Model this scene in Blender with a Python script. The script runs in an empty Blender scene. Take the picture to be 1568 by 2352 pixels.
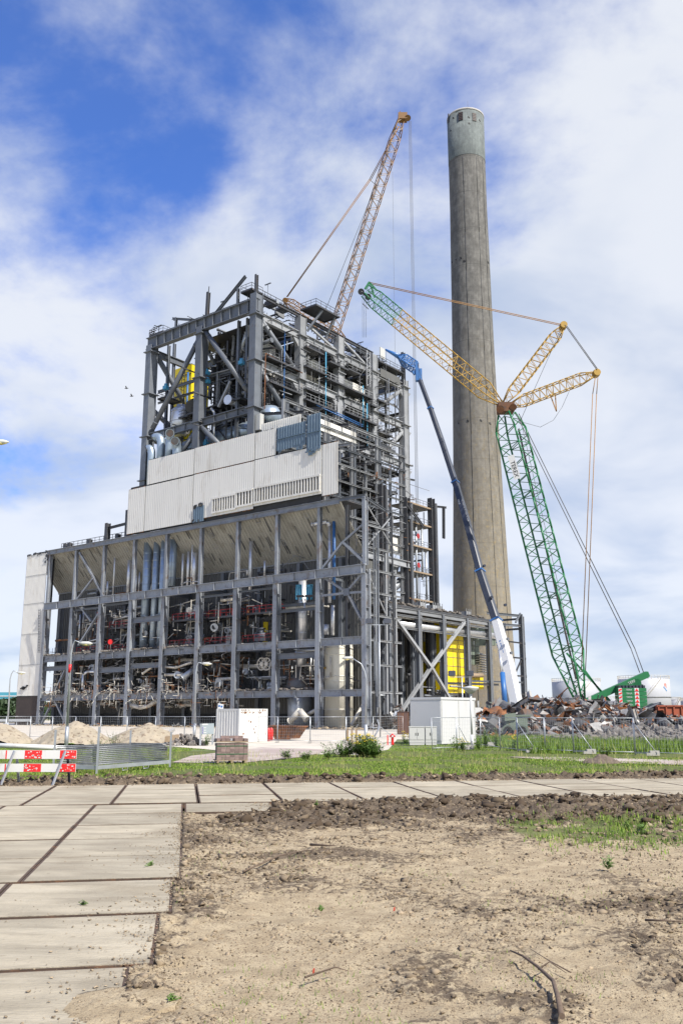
import bpy, math, random
import numpy as np
from mathutils import Vector, Matrix
random.seed(7); rng = np.random.default_rng(11)
scene = bpy.context.scene
COL = scene.collection
# ------------------------------------------------------------------ camera
FOC, TH, CAMH = 2080.0, math.atan2(464, 2080), 2.2
cam = bpy.data.cameras.new('camera'); camo = bpy.data.objects.new('camera', cam); COL.objects.link(camo)
cam.sensor_fit = 'VERTICAL'; cam.sensor_height = 36.0; cam.lens = FOC / 2352 * 36.0
cam.clip_start = 0.1; cam.clip_end = 6000
camo.location = (0, 0, CAMH); camo.rotation_euler = (math.pi / 2 + TH, 0, 0)
scene.camera = camo
# ------------------------------------------------------------------ sky and sun
SUN_AZ = Vector((0.68, -0.733, 0)).normalized(); SUN_EL = math.radians(47)
world = bpy.data.worlds.new('World'); scene.world = world; world.use_nodes = True
wn, wl = world.node_tree.nodes, world.node_tree.links; wn.clear()
def wnode(t, **k):
    n = wn.new(t)
    for a, b in k.items(): setattr(n, a, b)
    return n
def wmath(op, a, b=None, clamp=False):
    n = wnode('ShaderNodeMath', operation=op); n.use_clamp = clamp
    for i, q in enumerate((a, b)):
        if q is None: continue
        if isinstance(q, (int, float)): n.inputs[i].default_value = q
        else: wl.new(q, n.inputs[i])
    return n.outputs[0]
sky = wnode('ShaderNodeTexSky', sky_type='NISHITA'); sky.sun_disc = False
sky.sun_elevation = SUN_EL; sky.sun_rotation = math.atan2(SUN_AZ.x, SUN_AZ.y)
sky.air_density = 1.0; sky.dust_density = 0.3; sky.ozone_density = 2.5; sky.altitude = 0
tc = wnode('ShaderNodeTexCoord'); sx = wnode('ShaderNodeSeparateXYZ'); wl.new(tc.outputs['Generated'], sx.inputs[0])
zz = wmath('ADD', wmath('MAXIMUM', sx.outputs[2], 0.0), 0.30)
cx = wnode('ShaderNodeCombineXYZ')
wl.new(wmath('DIVIDE', sx.outputs[0], zz), cx.inputs[0]); wl.new(wmath('DIVIDE', sx.outputs[1], zz), cx.inputs[1])
def wnoise(scale, detail, rough, off, dist=0.0):
    mp = wnode('ShaderNodeMapping'); mp.inputs['Location'].default_value = off; wl.new(cx.outputs[0], mp.inputs[0])
    n = wnode('ShaderNodeTexNoise'); n.inputs['Scale'].default_value = scale; n.inputs['Detail'].default_value = detail
    n.inputs['Roughness'].default_value = rough; n.inputs['Distortion'].default_value = dist; wl.new(mp.outputs[0], n.inputs['Vector'])
    return n.outputs[0]
def wramp(v, stops):
    r = wnode('ShaderNodeValToRGB'); wl.new(v, r.inputs[0]); r.color_ramp.interpolation = 'EASE'
    e = r.color_ramp.elements; e[0].position, e[0].color = stops[0]; e[1].position, e[1].color = stops[1]
    for p, c in stops[2:]: q = e.new(p); q.color = c
    return r.outputs[0]
SKOFF = (5.86, 8.06, 0.2)
n1 = wnoise(2.3, 8, 0.55, SKOFF, 0.25)
n2 = wnoise(4.2, 6, 0.6, (7.0, 2.0, 1.0), 0.2)
n3 = wnoise(2.3, 5, 0.5, (1.0, 9.0, 3.0), 0.3)
dens = wmath('ADD', wmath('MULTIPLY', n1, 0.8), wmath('MULTIPLY', n2, 0.32))
# more cover towards the horizon, as layered clouds always show
hz = wmath('MULTIPLY', wmath('SUBTRACT', 0.42, sx.outputs[2]), 0.42)
dens = wmath('ADD', dens, hz)
dens = wmath('ADD', dens, wmath('MULTIPLY', sx.outputs[0], 0.13))
cov = wramp(dens, [(0.34, (0.05, 0.05, 0.05, 1)), (0.575, (1, 1, 1, 1))])
shade = wramp(n3, [(0.30, (0.58, 0.67, 0.83, 1)), (0.58, (0.93, 0.96, 1.0, 1))])
skb = wnode('ShaderNodeMix', data_type='RGBA', blend_type='MULTIPLY'); skb.inputs[0].default_value = 1.0
wl.new(sky.outputs[0], skb.inputs[6]); skb.inputs[7].default_value = (0.044, 0.084, 0.158, 1)
mx = wnode('ShaderNodeMix', data_type='RGBA'); wl.new(wmath('MULTIPLY', cov, 0.90), mx.inputs[0]); wl.new(skb.outputs[2], mx.inputs[6])
cl = wnode('ShaderNodeMix', data_type='RGBA', blend_type='MULTIPLY'); cl.inputs[0].default_value = 1.0
wl.new(shade, cl.inputs[6]); cl.inputs[7].default_value = (0.67, 0.67, 0.67, 1); wl.new(cl.outputs[2], mx.inputs[7])
bg = wnode('ShaderNodeBackground'); wl.new(mx.outputs[2], bg.inputs[0]); bg.inputs[1].default_value = 1.0
wo = wnode('ShaderNodeOutputWorld'); wl.new(bg.outputs[0], wo.inputs[0])
sun = bpy.data.lights.new('sun', 'SUN'); suno = bpy.data.objects.new('sun', sun); COL.objects.link(suno)
sun.energy = 5.0; sun.angle = math.radians(0.6); sun.color = (1.0, 0.95, 0.87)
sdir = Vector((SUN_AZ.x * math.cos(SUN_EL), SUN_AZ.y * math.cos(SUN_EL), math.sin(SUN_EL)))
suno.rotation_euler = sdir.to_track_quat('Z', 'Y').to_euler(); suno.location = (60, -60, 120)
vs = scene.view_settings; vs.view_transform = 'Standard'; vs.look = 'None'; vs.exposure = 0.52; vs.gamma = 1.0; vs.use_curve_mapping = False
scene.cycles.use_denoising = True; scene.cycles.max_bounces = 6
# ------------------------------------------------------------------ geometry of the view (plate measurements on real planes)
F_ = np.array([0, math.cos(TH), math.sin(TH)]); U_ = np.array([0, -math.sin(TH), math.cos(TH)]); R_ = np.array([1., 0, 0]); CAM = np.array([0, 0, CAMH])
def ray(x, y): return R_ * (x - 784) / FOC + U_ * (1176 - y) / FOC + F_
def G(x, y, z=0.0):
    d = ray(x, y); return Vector(CAM + d * ((z - CAMH) / d[2]))
def P(x, y, Y):
    d = ray(x, y); return Vector(CAM + d * (Y / d[1]))
_e = np.array([-.789, .615, 0]); EU = _e / np.linalg.norm(_e); EV = np.array([EU[1], -EU[0], 0]); C0 = np.array([3.6065, 137.74, 0])
VU, VV, UP = Vector(EU), Vector(EV), Vector((0, 0, 1))
def W(u, v, z): return Vector(C0 + EU * u + EV * v + np.array([0, 0, z]))
def FV(x, y, v):           # point of the facade-parallel plane v
    d = ray(x, y); t = ((C0 + EV * v - CAM) @ EV) / (d @ EV); p = CAM + d * t; return float((p - C0) @ EU), v, float(p[2])
def FU(x, y, u):           # point of the side plane u
    d = ray(x, y); t = ((C0 + EU * u - CAM) @ EU) / (d @ EU); p = CAM + d * t; return u, float((p - C0) @ EV), float(p[2])
zF = lambda x, y: ((30 + x * .829) / 1.50638, (1800 + y * .829) / 1.50638)
zA = lambda x, y: ((480 + x / 3.136) / 1.50638, (1000 + y / 3.136) / 1.50638)
zB = lambda x, y: ((980 + x / 3.136) / 1.50638, (1000 + y / 3.136) / 1.50638)
z4 = lambda x, y: ((1000 + x / 3.136) / 1.50638, (1700 + y / 3.136) / 1.50638)
zR = lambda x, y: ((1180 + x * .4464) / 1.50638, (1700 + y * .4464) / 1.50638)
z6 = lambda x, y: ((1650 + x * .454) / 1.50638, (2000 + y * .454) / 1.50638)
# ------------------------------------------------------------------ mesh helpers
class MB:
    def __init__(s): s.v = []; s.f = []; s.sm = []
    def add(s, vs, fs, smooth=False):
        o = len(s.v); s.v += [tuple(p) for p in vs]; s.f += [tuple(i + o for i in f) for f in fs]; s.sm += [smooth] * len(fs); return s
    def hexa(s, p):        # 8 corners: bottom 4, top 4
        return s.add(p, [(3, 2, 1, 0), (4, 5, 6, 7), (0, 1, 5, 4), (1, 2, 6, 5), (2, 3, 7, 6), (3, 0, 4, 7)])
    def box(s, c, sx, sy, sz, X=Vector((1, 0, 0)), Y=Vector((0, 1, 0)), Z=UP):
        c = Vector(c); a, b, d = X * sx / 2, Y * sy / 2, Z * sz / 2
        return s.hexa([c - a - b - d, c + a - b - d, c + a + b - d, c - a + b - d, c - a - b + d, c + a - b + d, c + a + b + d, c - a + b + d])
    def bar(s, p0, p1, w, h=None, up=UP):
        p0, p1 = Vector(p0), Vector(p1); h = h or w; d = p1 - p0; L = d.length
        if L < 1e-5: return s
        d.normalize(); sd = d.cross(up)
        if sd.length < 1e-3: sd = d.cross(Vector((1, 0, 0)))
        sd.normalize(); u2 = sd.cross(d)
        return s.box((p0 + p1) / 2, w, L, h, sd, d, u2)
    def ibeam(s, p0, p1, h, w, up=UP, tf=None, tw=None):   # web along up
        p0, p1 = Vector(p0), Vector(p1); d = p1 - p0; L = d.length; d.normalize(); sd = d.cross(up); sd.normalize(); u2 = sd.cross(d)
        tf = tf or h * .07 + .02; tw = tw or max(.03, w * .08); c = (p0 + p1) / 2
        s.box(c + u2 * (h - tf) / 2, w, L, tf, sd, d, u2); s.box(c - u2 * (h - tf) / 2, w, L, tf, sd, d, u2)
        s.box(c, tw, L, h - 2 * tf, sd, d, u2)
        return s
    def tube(s, p0, p1, r, n=8, r1=None, cap=True, smooth=True):
        p0, p1 = Vector(p0), Vector(p1); r1 = r if r1 is None else r1; d = (p1 - p0)
        if d.length < 1e-6: return s
        d.normalize(); a = d.orthogonal().normalized(); b = d.cross(a)
        vs = []
        for p, q in ((p0, r), (p1, r1)):
            for i in range(n):
                t = 2 * math.pi * i / n; vs.append(p + (a * math.cos(t) + b * math.sin(t)) * q)
        o = len(s.v); s.add(vs, [(i, (i + 1) % n, n + (i + 1) % n, n + i) for i in range(n)], smooth)
        if cap: s.f += [tuple(o + i for i in range(n - 1, -1, -1)), tuple(o + n + i for i in range(n))]; s.sm += [False, False]
        return s
    def path(s, pts, r, n=6, smooth=True):
        for a, b in zip(pts[:-1], pts[1:]): s.tube(a, b, r, n, cap=True, smooth=smooth)
        return s
    def loft(s, pts, rs, n=8, smooth=True):     # continuous tube through pts
        pts = [Vector(p) for p in pts]; rings = []; a = None
        for i, p in enumerate(pts):
            d = (pts[min(i + 1, len(pts) - 1)] - pts[max(i - 1, 0)]).normalized()
            if a is None: a = d.orthogonal().normalized()
            a = (a - d * a.dot(d)).normalized(); b = d.cross(a)
            rings += [p + (a * math.cos(2 * math.pi * k / n) + b * math.sin(2 * math.pi * k / n)) * rs[i] for k in range(n)]
        m = len(pts); o = len(s.v)
        s.add(rings, [(i * n + k, i * n + (k + 1) % n, (i + 1) * n + (k + 1) % n, (i + 1) * n + k) for i in range(m - 1) for k in range(n)], smooth)
        s.f += [tuple(o + k for k in range(n - 1, -1, -1)), tuple(o + (m - 1) * n + k for k in range(n))]; s.sm += [False, False]
        return s
    def lathe(s, c, prof, n=32, smooth=True, cap=True):     # prof: (r, z)
        c = Vector(c); vs = [c + Vector((r * math.cos(2 * math.pi * k / n), r * math.sin(2 * math.pi * k / n), z)) for r, z in prof for k in range(n)]
        m = len(prof); o = len(s.v)
        s.add(vs, [(i * n + k, i * n + (k + 1) % n, (i + 1) * n + (k + 1) % n, (i + 1) * n + k) for i in range(m - 1) for k in range(n)], smooth)
        if cap: s.f += [tuple(o + k for k in range(n - 1, -1, -1)), tuple(o + (m - 1) * n + k for k in range(n))]; s.sm += [False, False]
        return s
    def sheet(s, o, A, B, N, pitch=.3, depth=.05, th=.02):   # corrugated: ribs run along B, spaced along A, relief along N
        o, A, B = Vector(o), Vector(A), Vector(B); L = A.length; a = A / L; k = max(1, int(L / pitch)); st = L / k
        prof = []
        for i in range(k):
            x = i * st; prof += [(x, 0), (x + st * .36, 0), (x + st * .5, depth), (x + st * .86, depth)]
        prof.append((L, 0)); n = len(prof)
        f = [o + a * x + N * d for x, d in prof]; vs = f + [p + B for p in f] + [p - N * th for p in f] + [p + B - N * th for p in f]
        fs = [(i, i + 1, n + i + 1, n + i) for i in range(n - 1)] + [(2 * n + i + 1, 2 * n + i, 3 * n + i, 3 * n + i + 1) for i in range(n - 1)]
        fs += [(i + 1, i, 2 * n + i, 2 * n + i + 1) for i in range(n - 1)] + [(n + i, n + i + 1, 3 * n + i + 1, 3 * n + i) for i in range(n - 1)]
        fs += [(0, n, 3 * n, 2 * n), (n - 1, 3 * n - 1, 4 * n - 1, 2 * n - 1)]
        return s.add(vs, fs)
    def prism(s, poly, d):      # extrude a polygon by vector d
        n = len(poly); poly = [Vector(p) for p in poly]; d = Vector(d)
        return s.add(poly + [p + d for p in poly], [tuple(range(n - 1, -1, -1)), tuple(range(n, 2 * n))] + [(i, (i + 1) % n, n + (i + 1) % n, n + i) for i in range(n)])
    def rail(s, pts, h=1.1, sp=1.6, r=.04, mid=True):
        for a, b in zip(pts[:-1], pts[1:]):
            a, b = Vector(a), Vector(b); L = (b - a).length; k = max(1, round(L / sp))
            for i in range(k + 1):
                p = a.lerp(b, i / k); s.bar(p, p + UP * h, r * 1.4)
            s.bar(a + UP * h, b + UP * h, r * 1.5)
            if mid: s.bar(a + UP * h * .52, b + UP * h * .52, r * 1.2)
        return s
BASE = {}
def O(name, mb, mat, parent=None, flip=False):
    me = bpy.data.meshes.new(name); vs = np.array(mb.v, dtype=np.float64)
    if parent is None:
        lo, hi = vs.min(0), vs.max(0); base = np.array([(lo[0] + hi[0]) / 2, (lo[1] + hi[1]) / 2, lo[2]])
    else: base = BASE[parent.name]
    me.from_pydata((vs - base).tolist(), [], mb.f)
    if any(mb.sm): me.polygons.foreach_set('use_smooth', mb.sm)
    if mat is not None: me.materials.append(M[mat] if isinstance(mat, str) else mat)
    o = bpy.data.objects.new(name, me); COL.objects.link(o); BASE[o.name] = base
    if parent is None: o.location = base
    else: o.parent = parent
    return o
def tag(o, label, cat=None, group=None, kind=None):
    if label: o['label'] = label
    if cat: o['category'] = cat
    if group: o['group'] = group
    if kind: o['kind'] = kind
    return o
def thing(name, label, cat, loc, group=None):
    o = bpy.data.objects.new(name, None); COL.objects.link(o); o.location = loc; BASE[o.name] = np.array(tuple(loc)); o.empty_display_size = .5
    return tag(o, label, cat, group)
def dup(o, off, parent=None, name=None):       # copy of one mesh object moved by off, sharing mesh data
    c = o.copy(); COL.objects.link(c); c.parent = parent if parent is not None else o.parent; c.location = Vector(o.location) + Vector(off)
    BASE[c.name] = BASE[o.name] + np.array(tuple(off)) if o.parent is None else BASE[o.name]
    return c
def dup_tree(o, off):
    c = o.copy(); COL.objects.link(c); c.location = Vector(o.location) + Vector(off); BASE[c.name] = BASE[o.name] + np.array(tuple(off))
    for ch in list(o.children):
        d = ch.copy(); COL.objects.link(d); d.parent = c
        for g in list(ch.children):
            e = g.copy(); COL.objects.link(e); e.parent = d
    return c
def struct(name, mb, mat, label=None):
    o = O(name, mb, mat); o['kind'] = 'structure'
    if label: o['label'] = label
    return o
def raw(name, verts, faces, mat, base=(0, 0, 0)):   # big numpy meshes (triangles or quads)
    me = bpy.data.meshes.new(name); nv, nf, k = len(verts), len(faces), faces.shape[1]
    me.vertices.add(nv); me.vertices.foreach_set('co', (np.asarray(verts, np.float32) - np.asarray(base, np.float32)).ravel())
    me.loops.add(nf * k); me.loops.foreach_set('vertex_index', np.asarray(faces, np.int32).ravel())
    me.polygons.add(nf); me.polygons.foreach_set('loop_start', np.arange(0, nf * k, k, dtype=np.int32)); me.polygons.foreach_set('loop_total', np.full(nf, k, np.int32))
    me.update(); me.validate(); me.materials.append(M[mat])
    o = bpy.data.objects.new(name, me); COL.objects.link(o); o.location = base; BASE[o.name] = np.array(base); return o
def attr(o, name, arr):
    a = o.data.attributes.new(name, 'FLOAT', 'POINT'); a.data.foreach_set('value', np.asarray(arr, np.float32))
def text_mb(s, size, o, X, Yv, N, bold=0.0):      # lettering as a thin mesh: o = lower left, X right, Yv up
    cu = bpy.data.curves.new('t', 'FONT'); cu.body = s; cu.size = size; cu.extrude = 0.004; cu.offset = bold; cu.resolution_u = 2
    t = bpy.data.objects.new('t', cu); COL.objects.link(t); dg = bpy.context.evaluated_depsgraph_get()
    me = bpy.data.meshes.new_from_object(t.evaluated_get(dg)); mb = MB()
    mb.add([Vector(o) + X * p.co.x + Yv * p.co.y + N * p.co.z for p in me.vertices], [tuple(f.vertices) for f in me.polygons])
    bpy.data.objects.remove(t); bpy.data.meshes.remove(me); return mb
def vnoise(x, y, seed):
    xi, yi = np.floor(x).astype(np.int64), np.floor(y).astype(np.int64); fx, fy = x - xi, y - yi
    def h(a, b):
        n = (a * 374761393 + b * 668265263 + seed * 974711) & 0x7fffffff; n = ((n ^ (n >> 13)) * 1274126177) & 0x7fffffff; return ((n ^ (n >> 16)) & 0xffff) / 65535.0
    sx_, sy_ = fx * fx * (3 - 2 * fx), fy * fy * (3 - 2 * fy)
    return (h(xi, yi) * (1 - sx_) + h(xi + 1, yi) * sx_) * (1 - sy_) + (h(xi, yi + 1) * (1 - sx_) + h(xi + 1, yi + 1) * sx_) * sy_
def fbm(x, y, seed, o=4, g=.5):
    t = 0; a = 1; n = 0
    for i in range(o): t = t + a * vnoise(x * 2 ** i, y * 2 ** i, seed + i); n += a; a *= g
    return t / n
# ------------------------------------------------------------------ materials
M = {}
def mat(name, col, rough=.6, metal=0.0, var=.12, scale=1.2, col2=None, c2amt=.35, c2scale=.8, c2edge=(.5, .7), bump=0.0, bscale=8, rnd=0.0, spec=.5, stretch=None, emit=None):
    m = bpy.data.materials.new(name); m.use_nodes = True; nt = m.node_tree; N, L = nt.nodes, nt.links; b = N['Principled BSDF']
    b.inputs['Roughness'].default_value = rough; b.inputs['Metallic'].default_value = metal; b.inputs['Specular IOR Level'].default_value = spec
    tcn = N.new('ShaderNodeTexCoord'); src = tcn.outputs['Object']
    geo = N.new('ShaderNodeNewGeometry'); src = geo.outputs['Position']
    if stretch:
        mp = N.new('ShaderNodeMapping'); mp.inputs['Scale'].default_value = stretch; L.new(src, mp.inputs[0]); ssrc = mp.outputs[0]
    else: ssrc = src
    nz = N.new('ShaderNodeTexNoise'); nz.inputs['Scale'].default_value = scale; nz.inputs['Detail'].default_value = 6; nz.inputs['Roughness'].default_value = .6; L.new(ssrc, nz.inputs['Vector'])
    mr = N.new('ShaderNodeMapRange'); mr.inputs[1].default_value = .25; mr.inputs[2].default_value = .75; mr.inputs[3].default_value = 1 - var; mr.inputs[4].default_value = 1 + var; L.new(nz.outputs[0], mr.inputs[0])
    hv = N.new('ShaderNodeHueSaturation'); hv.inputs['Color'].default_value = (*col, 1); L.new(mr.outputs[0], hv.inputs['Value']); out = hv.outputs[0]
    if rnd:
        oi = N.new('ShaderNodeObjectInfo'); m2 = N.new('ShaderNodeMapRange'); m2.inputs[3].default_value = 1 - rnd; m2.inputs[4].default_value = 1 + rnd; L.new(oi.outputs['Random'], m2.inputs[0])
        h2 = N.new('ShaderNodeHueSaturation'); L.new(out, h2.inputs['Color']); L.new(m2.outputs[0], h2.inputs['Value']); out = h2.outputs[0]
    if col2:
        n2 = N.new('ShaderNodeTexNoise'); n2.inputs['Scale'].default_value = c2scale; n2.inputs['Detail'].default_value = 8; n2.inputs['Roughness'].default_value = .65; L.new(ssrc, n2.inputs['Vector'])
        cr = N.new('ShaderNodeMapRange'); cr.interpolation_type = 'SMOOTHSTEP'; cr.inputs[1].default_value = c2edge[0]; cr.inputs[2].default_value = c2edge[1]; cr.inputs[4].default_value = c2amt; L.new(n2.outputs[0], cr.inputs[0])
        mx = N.new('ShaderNodeMix'); mx.data_type = 'RGBA'; L.new(cr.outputs[0], mx.inputs[0]); L.new(out, mx.inputs[6]); mx.inputs[7].default_value = (*col2, 1); out = mx.outputs[2]
    L.new(out, b.inputs['Base Color'])
    if bump:
        nb = N.new('ShaderNodeTexNoise'); nb.inputs['Scale'].default_value = bscale; nb.inputs['Detail'].default_value = 8; L.new(ssrc, nb.inputs['Vector'])
        bp = N.new('ShaderNodeBump'); bp.inputs['Strength'].default_value = bump; bp.inputs['Distance'].default_value = .05; L.new(nb.outputs[0], bp.inputs['Height']); L.new(bp.outputs[0], b.inputs['Normal'])
    if emit: b.inputs['Emission Color'].default_value = (*emit, 1); b.inputs['Emission Strength'].default_value = 1
    M[name] = m; return m
RUST = (.16, .075, .035)
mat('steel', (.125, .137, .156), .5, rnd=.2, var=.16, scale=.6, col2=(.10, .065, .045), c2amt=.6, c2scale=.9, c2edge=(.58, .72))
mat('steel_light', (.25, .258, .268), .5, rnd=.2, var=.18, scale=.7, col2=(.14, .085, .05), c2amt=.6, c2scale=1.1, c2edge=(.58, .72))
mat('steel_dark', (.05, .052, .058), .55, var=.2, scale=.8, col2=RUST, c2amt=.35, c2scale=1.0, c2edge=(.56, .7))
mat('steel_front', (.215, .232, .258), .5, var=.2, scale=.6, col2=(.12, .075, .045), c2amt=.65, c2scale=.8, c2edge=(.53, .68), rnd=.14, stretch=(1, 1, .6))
mat('galv', (.40, .42, .44), .42, metal=.5, var=.15, scale=2.0)
mat('galv_dark', (.21, .22, .23), .45, metal=.4, var=.25, scale=3)  # darker galv: shade in the gaps between stacked panels is put into its colour
mat('galv_duct', (.34, .41, .48), .36, metal=.55, var=.2, scale=1.2, stretch=(1, 1, .5))
mat('alu', (.70, .70, .70), .34, metal=.7, var=.15, scale=1.5)
mat('clad_white', (.68, .66, .605), .55, var=.05, scale=.4, col2=(.40, .34, .26), c2amt=.5, c2scale=.7, c2edge=(.54, .76), stretch=(1, 1, .35), rnd=.03)
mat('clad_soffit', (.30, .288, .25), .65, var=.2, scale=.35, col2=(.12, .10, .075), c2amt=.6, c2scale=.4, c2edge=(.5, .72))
mat('clad_grey', (.105, .105, .10), .6, var=.14, scale=.4, col2=(.12, .115, .10), c2amt=.5, c2scale=.5, c2edge=(.55, .75), stretch=(1, 1, .4))
mat('clad_blue', (.10, .15, .20), .5, var=.15, scale=.8, col2=(.3, .3, .3), c2amt=.3, c2edge=(.6, .75))
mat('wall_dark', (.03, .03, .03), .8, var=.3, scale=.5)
mat('brick', (.055, .042, .036), .85, var=.25, scale=2.0, col2=(.12, .10, .09), c2amt=.4, c2scale=.6, c2edge=(.55, .75))
mat('concrete', (.36, .345, .32), .85, var=.15, scale=1.0, bump=.3, bscale=6)
mat('cream', (.66, .63, .53), .45, var=.04, scale=.6, col2=(.40, .36, .28), c2amt=.35, c2scale=.6, c2edge=(.6, .8), stretch=(1, 1, .4))
mat('pipe_beige', (.50, .47, .41), .55, var=.2, scale=1.2, col2=(.16, .12, .09), c2amt=.55, c2scale=.9, c2edge=(.55, .7))
mat('rust', RUST, .85, var=.35, scale=2.5, col2=(.36, .15, .05), c2amt=.6, c2scale=1.4, c2edge=(.45, .65))
mat('red', (.30, .02, .022), .5, var=.15)
mat('red_bright', (.62, .02, .02), .4, var=.06, scale=3)
mat('white_paint', (.58, .58, .56), .4, var=.03, scale=1.5, col2=(.45, .42, .38), c2amt=.3, c2scale=1.6, c2edge=(.6, .75))
mat('white_clean', (.54, .54, .535), .45, var=.03, scale=.5, col2=(.5, .47, .42), c2amt=.3, c2scale=.8, c2edge=(.58, .8))
mat('grey_box', (.46, .46, .44), .5, var=.03)
mat('brown', (.09, .05, .04), .6, var=.15)
mat('blue', (.035, .13, .34), .4, var=.12, scale=1)
mat('blue_light', (.07, .30, .48), .45, var=.12)
mat('yellow', (.72, .55, .01), .45, var=.05, scale=.5, col2=(.35, .27, .04), c2amt=.25, c2scale=.7, c2edge=(.58, .75))
mat('yellow_crane', (.37, .22, .028), .42, var=.1, scale=.8, col2=(.25, .13, .03), c2amt=.4, c2scale=1.2, c2edge=(.58, .72))
mat('orange_crane', (.19, .095, .025), .45, var=.12, scale=.8, col2=(.2, .09, .03), c2amt=.5, c2scale=1.0, c2edge=(.55, .7))
mat('green', (.015, .145, .05), .38, var=.10, scale=.8)
mat('green_grey', (.14, .17, .135), .6, var=.12, scale=.8, col2=(.08, .08, .06), c2amt=.5, c2edge=(.55, .72))
mat('crane_black', (.035, .04, .055), .22, var=.2, scale=1)
mat('rope', (.09, .09, .095), .6, var=.1)
mat('pendant', (.28, .15, .05), .6, var=.2)
mat('black', (.02, .02, .02), .6, var=.2)
mat('tank_white', (.40, .41, .44), .5, var=.03, scale=.2)
mat('logo_red', (.62, .25, .20), .5); mat('logo_blue', (.05, .22, .48), .5)
mat('slab', (.35, .305, .222), .85, var=.28, scale=1.3, col2=(.25, .215, .155), c2amt=.85, c2scale=1.5, c2edge=(.46, .68), bump=.4, bscale=30, rnd=.16, stretch=(.45, 1.5, 1))
mat('rust_edge', (.07, .045, .03), .8, var=.35, scale=6, col2=(.2, .095, .04), c2amt=.7, c2scale=4, c2edge=(.5, .68))
mat('sand', (.33, .28, .205), .95, var=.16, scale=1.6, col2=(.15, .11, .075), c2amt=.85, c2scale=3.2, c2edge=(.52, .62), bump=1.0, bscale=3.5)
mat('yard', (.52, .47, .39), .95, var=.12, scale=.35, col2=(.34, .30, .25), c2amt=.6, c2scale=.3, c2edge=(.5, .68), bump=.5, bscale=3)
mat('pavers', (.34, .27, .24), .9, var=.15, scale=.6, col2=(.5, .45, .38), c2amt=.6, c2scale=.4, c2edge=(.45, .65), bump=.3, bscale=12)
mat('rubble', (.165, .15, .135), .9, var=.2, scale=1.5, col2=(.18, .14, .12), c2amt=.6, c2scale=.9, c2edge=(.5, .66), rnd=.25, bump=.5, bscale=6)
mat('pave_brick', (.20, .14, .125), .85, var=.15, scale=4, rnd=.3)
mat('wood', (.27, .2, .13), .8, var=.2, scale=5)
mat('bark', (.12, .085, .06), .9, var=.3, scale=20)
mat('glass_blue', (.06, .25, .33), .15, var=.15, scale=.2)
mat('scrap_grey', (.13, .13, .13), .6, metal=.25, var=.3, scale=1.0, col2=RUST, c2amt=.7, c2scale=.8, c2edge=(.5, .64), rnd=.45)
mat('scrap_pale', (.33, .32, .30), .6, metal=.1, var=.25, scale=1.0, col2=(.2, .1, .05), c2amt=.6, c2scale=.9, c2edge=(.54, .68), rnd=.3)
mat('scrap_rust', (.19, .075, .027), .8, var=.4, scale=1.2, col2=(.05, .035, .03), c2amt=.7, c2scale=.9, c2edge=(.48, .62), rnd=.4)
mat('scrap_dark', (.06, .06, .062), .6, var=.3, rnd=.4, col2=RUST, c2amt=.5, c2edge=(.5, .66))
mat('skip_red', (.30, .07, .03), .65, var=.25, scale=.8, col2=(.08, .04, .03), c2amt=.5, c2edge=(.55, .7))
mat('petal', (.75, .55, .02), .6, var=.1)
mat('leaf', (.10, .18, .032), .6, var=.35, scale=3, rnd=.25)
mat('leaf_dark', (.025, .05, .016), .6, var=.35, scale=.8)
mat('lamp_glass', (.72, .62, .25), .3, var=.05)
mat('litter_red', (.4, .06, .03), .6)
mat('clear_dark', (.03, .03, .035), .2, var=.1)
mat('sign_grey', (.28, .33, .35), .4, var=.03); mat('purple', (.16, .08, .35), .4)
def add_layer(name, scale, lo, hi, amt, col, rough=.65, stretch=(1, 1, 1)):     # one more layer of wear on a material
    nt = M[name].node_tree; N, L = nt.nodes, nt.links; b = N['Principled BSDF']; src = b.inputs['Base Color'].links[0].from_socket; geo = N.new('ShaderNodeNewGeometry'); mp = N.new('ShaderNodeMapping'); mp.inputs['Scale'].default_value = stretch; L.new(geo.outputs['Position'], mp.inputs[0])
    n = N.new('ShaderNodeTexNoise'); n.inputs['Scale'].default_value = scale; n.inputs['Detail'].default_value = 9; n.inputs['Roughness'].default_value = rough; L.new(mp.outputs[0], n.inputs['Vector'])
    r = N.new('ShaderNodeMapRange'); r.interpolation_type = 'SMOOTHSTEP'; r.inputs[1].default_value = lo; r.inputs[2].default_value = hi; r.inputs[4].default_value = amt; L.new(n.outputs[0], r.inputs[0])
    x = N.new('ShaderNodeMix'); x.data_type = 'RGBA'; L.new(r.outputs[0], x.inputs[0]); L.new(src, x.inputs[6]); x.inputs[7].default_value = (*col, 1); L.new(x.outputs[2], b.inputs['Base Color'])
add_layer('slab', .45, .48, .66, .6, (.21, .172, .115)); add_layer('slab', 9, .60, .70, .6, (.17, .135, .09)); add_layer('slab', 1.0, .52, .60, .35, (.46, .41, .31), .7, (.3, 2.2, 1))
add_layer('clad_white', .5, .55, .68, .45, (.42, .37, .30), .7, (1, 1, .15)); add_layer('steel_front', 3.0, .58, .66, .6, (.10, .06, .035)); add_layer('white_paint', 1.2, .56, .70, .4, (.36, .27, .2), .7, (1, 1, .3)); add_layer('white_clean', .7, .56, .72, .3, (.38, .35, .30), .7, (1, 1, .2)); add_layer('green', 1.2, .56, .68, .5, (.06, .10, .06)); add_layer('yellow_crane', 1.5, .55, .66, .45, (.16, .11, .05))
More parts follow.
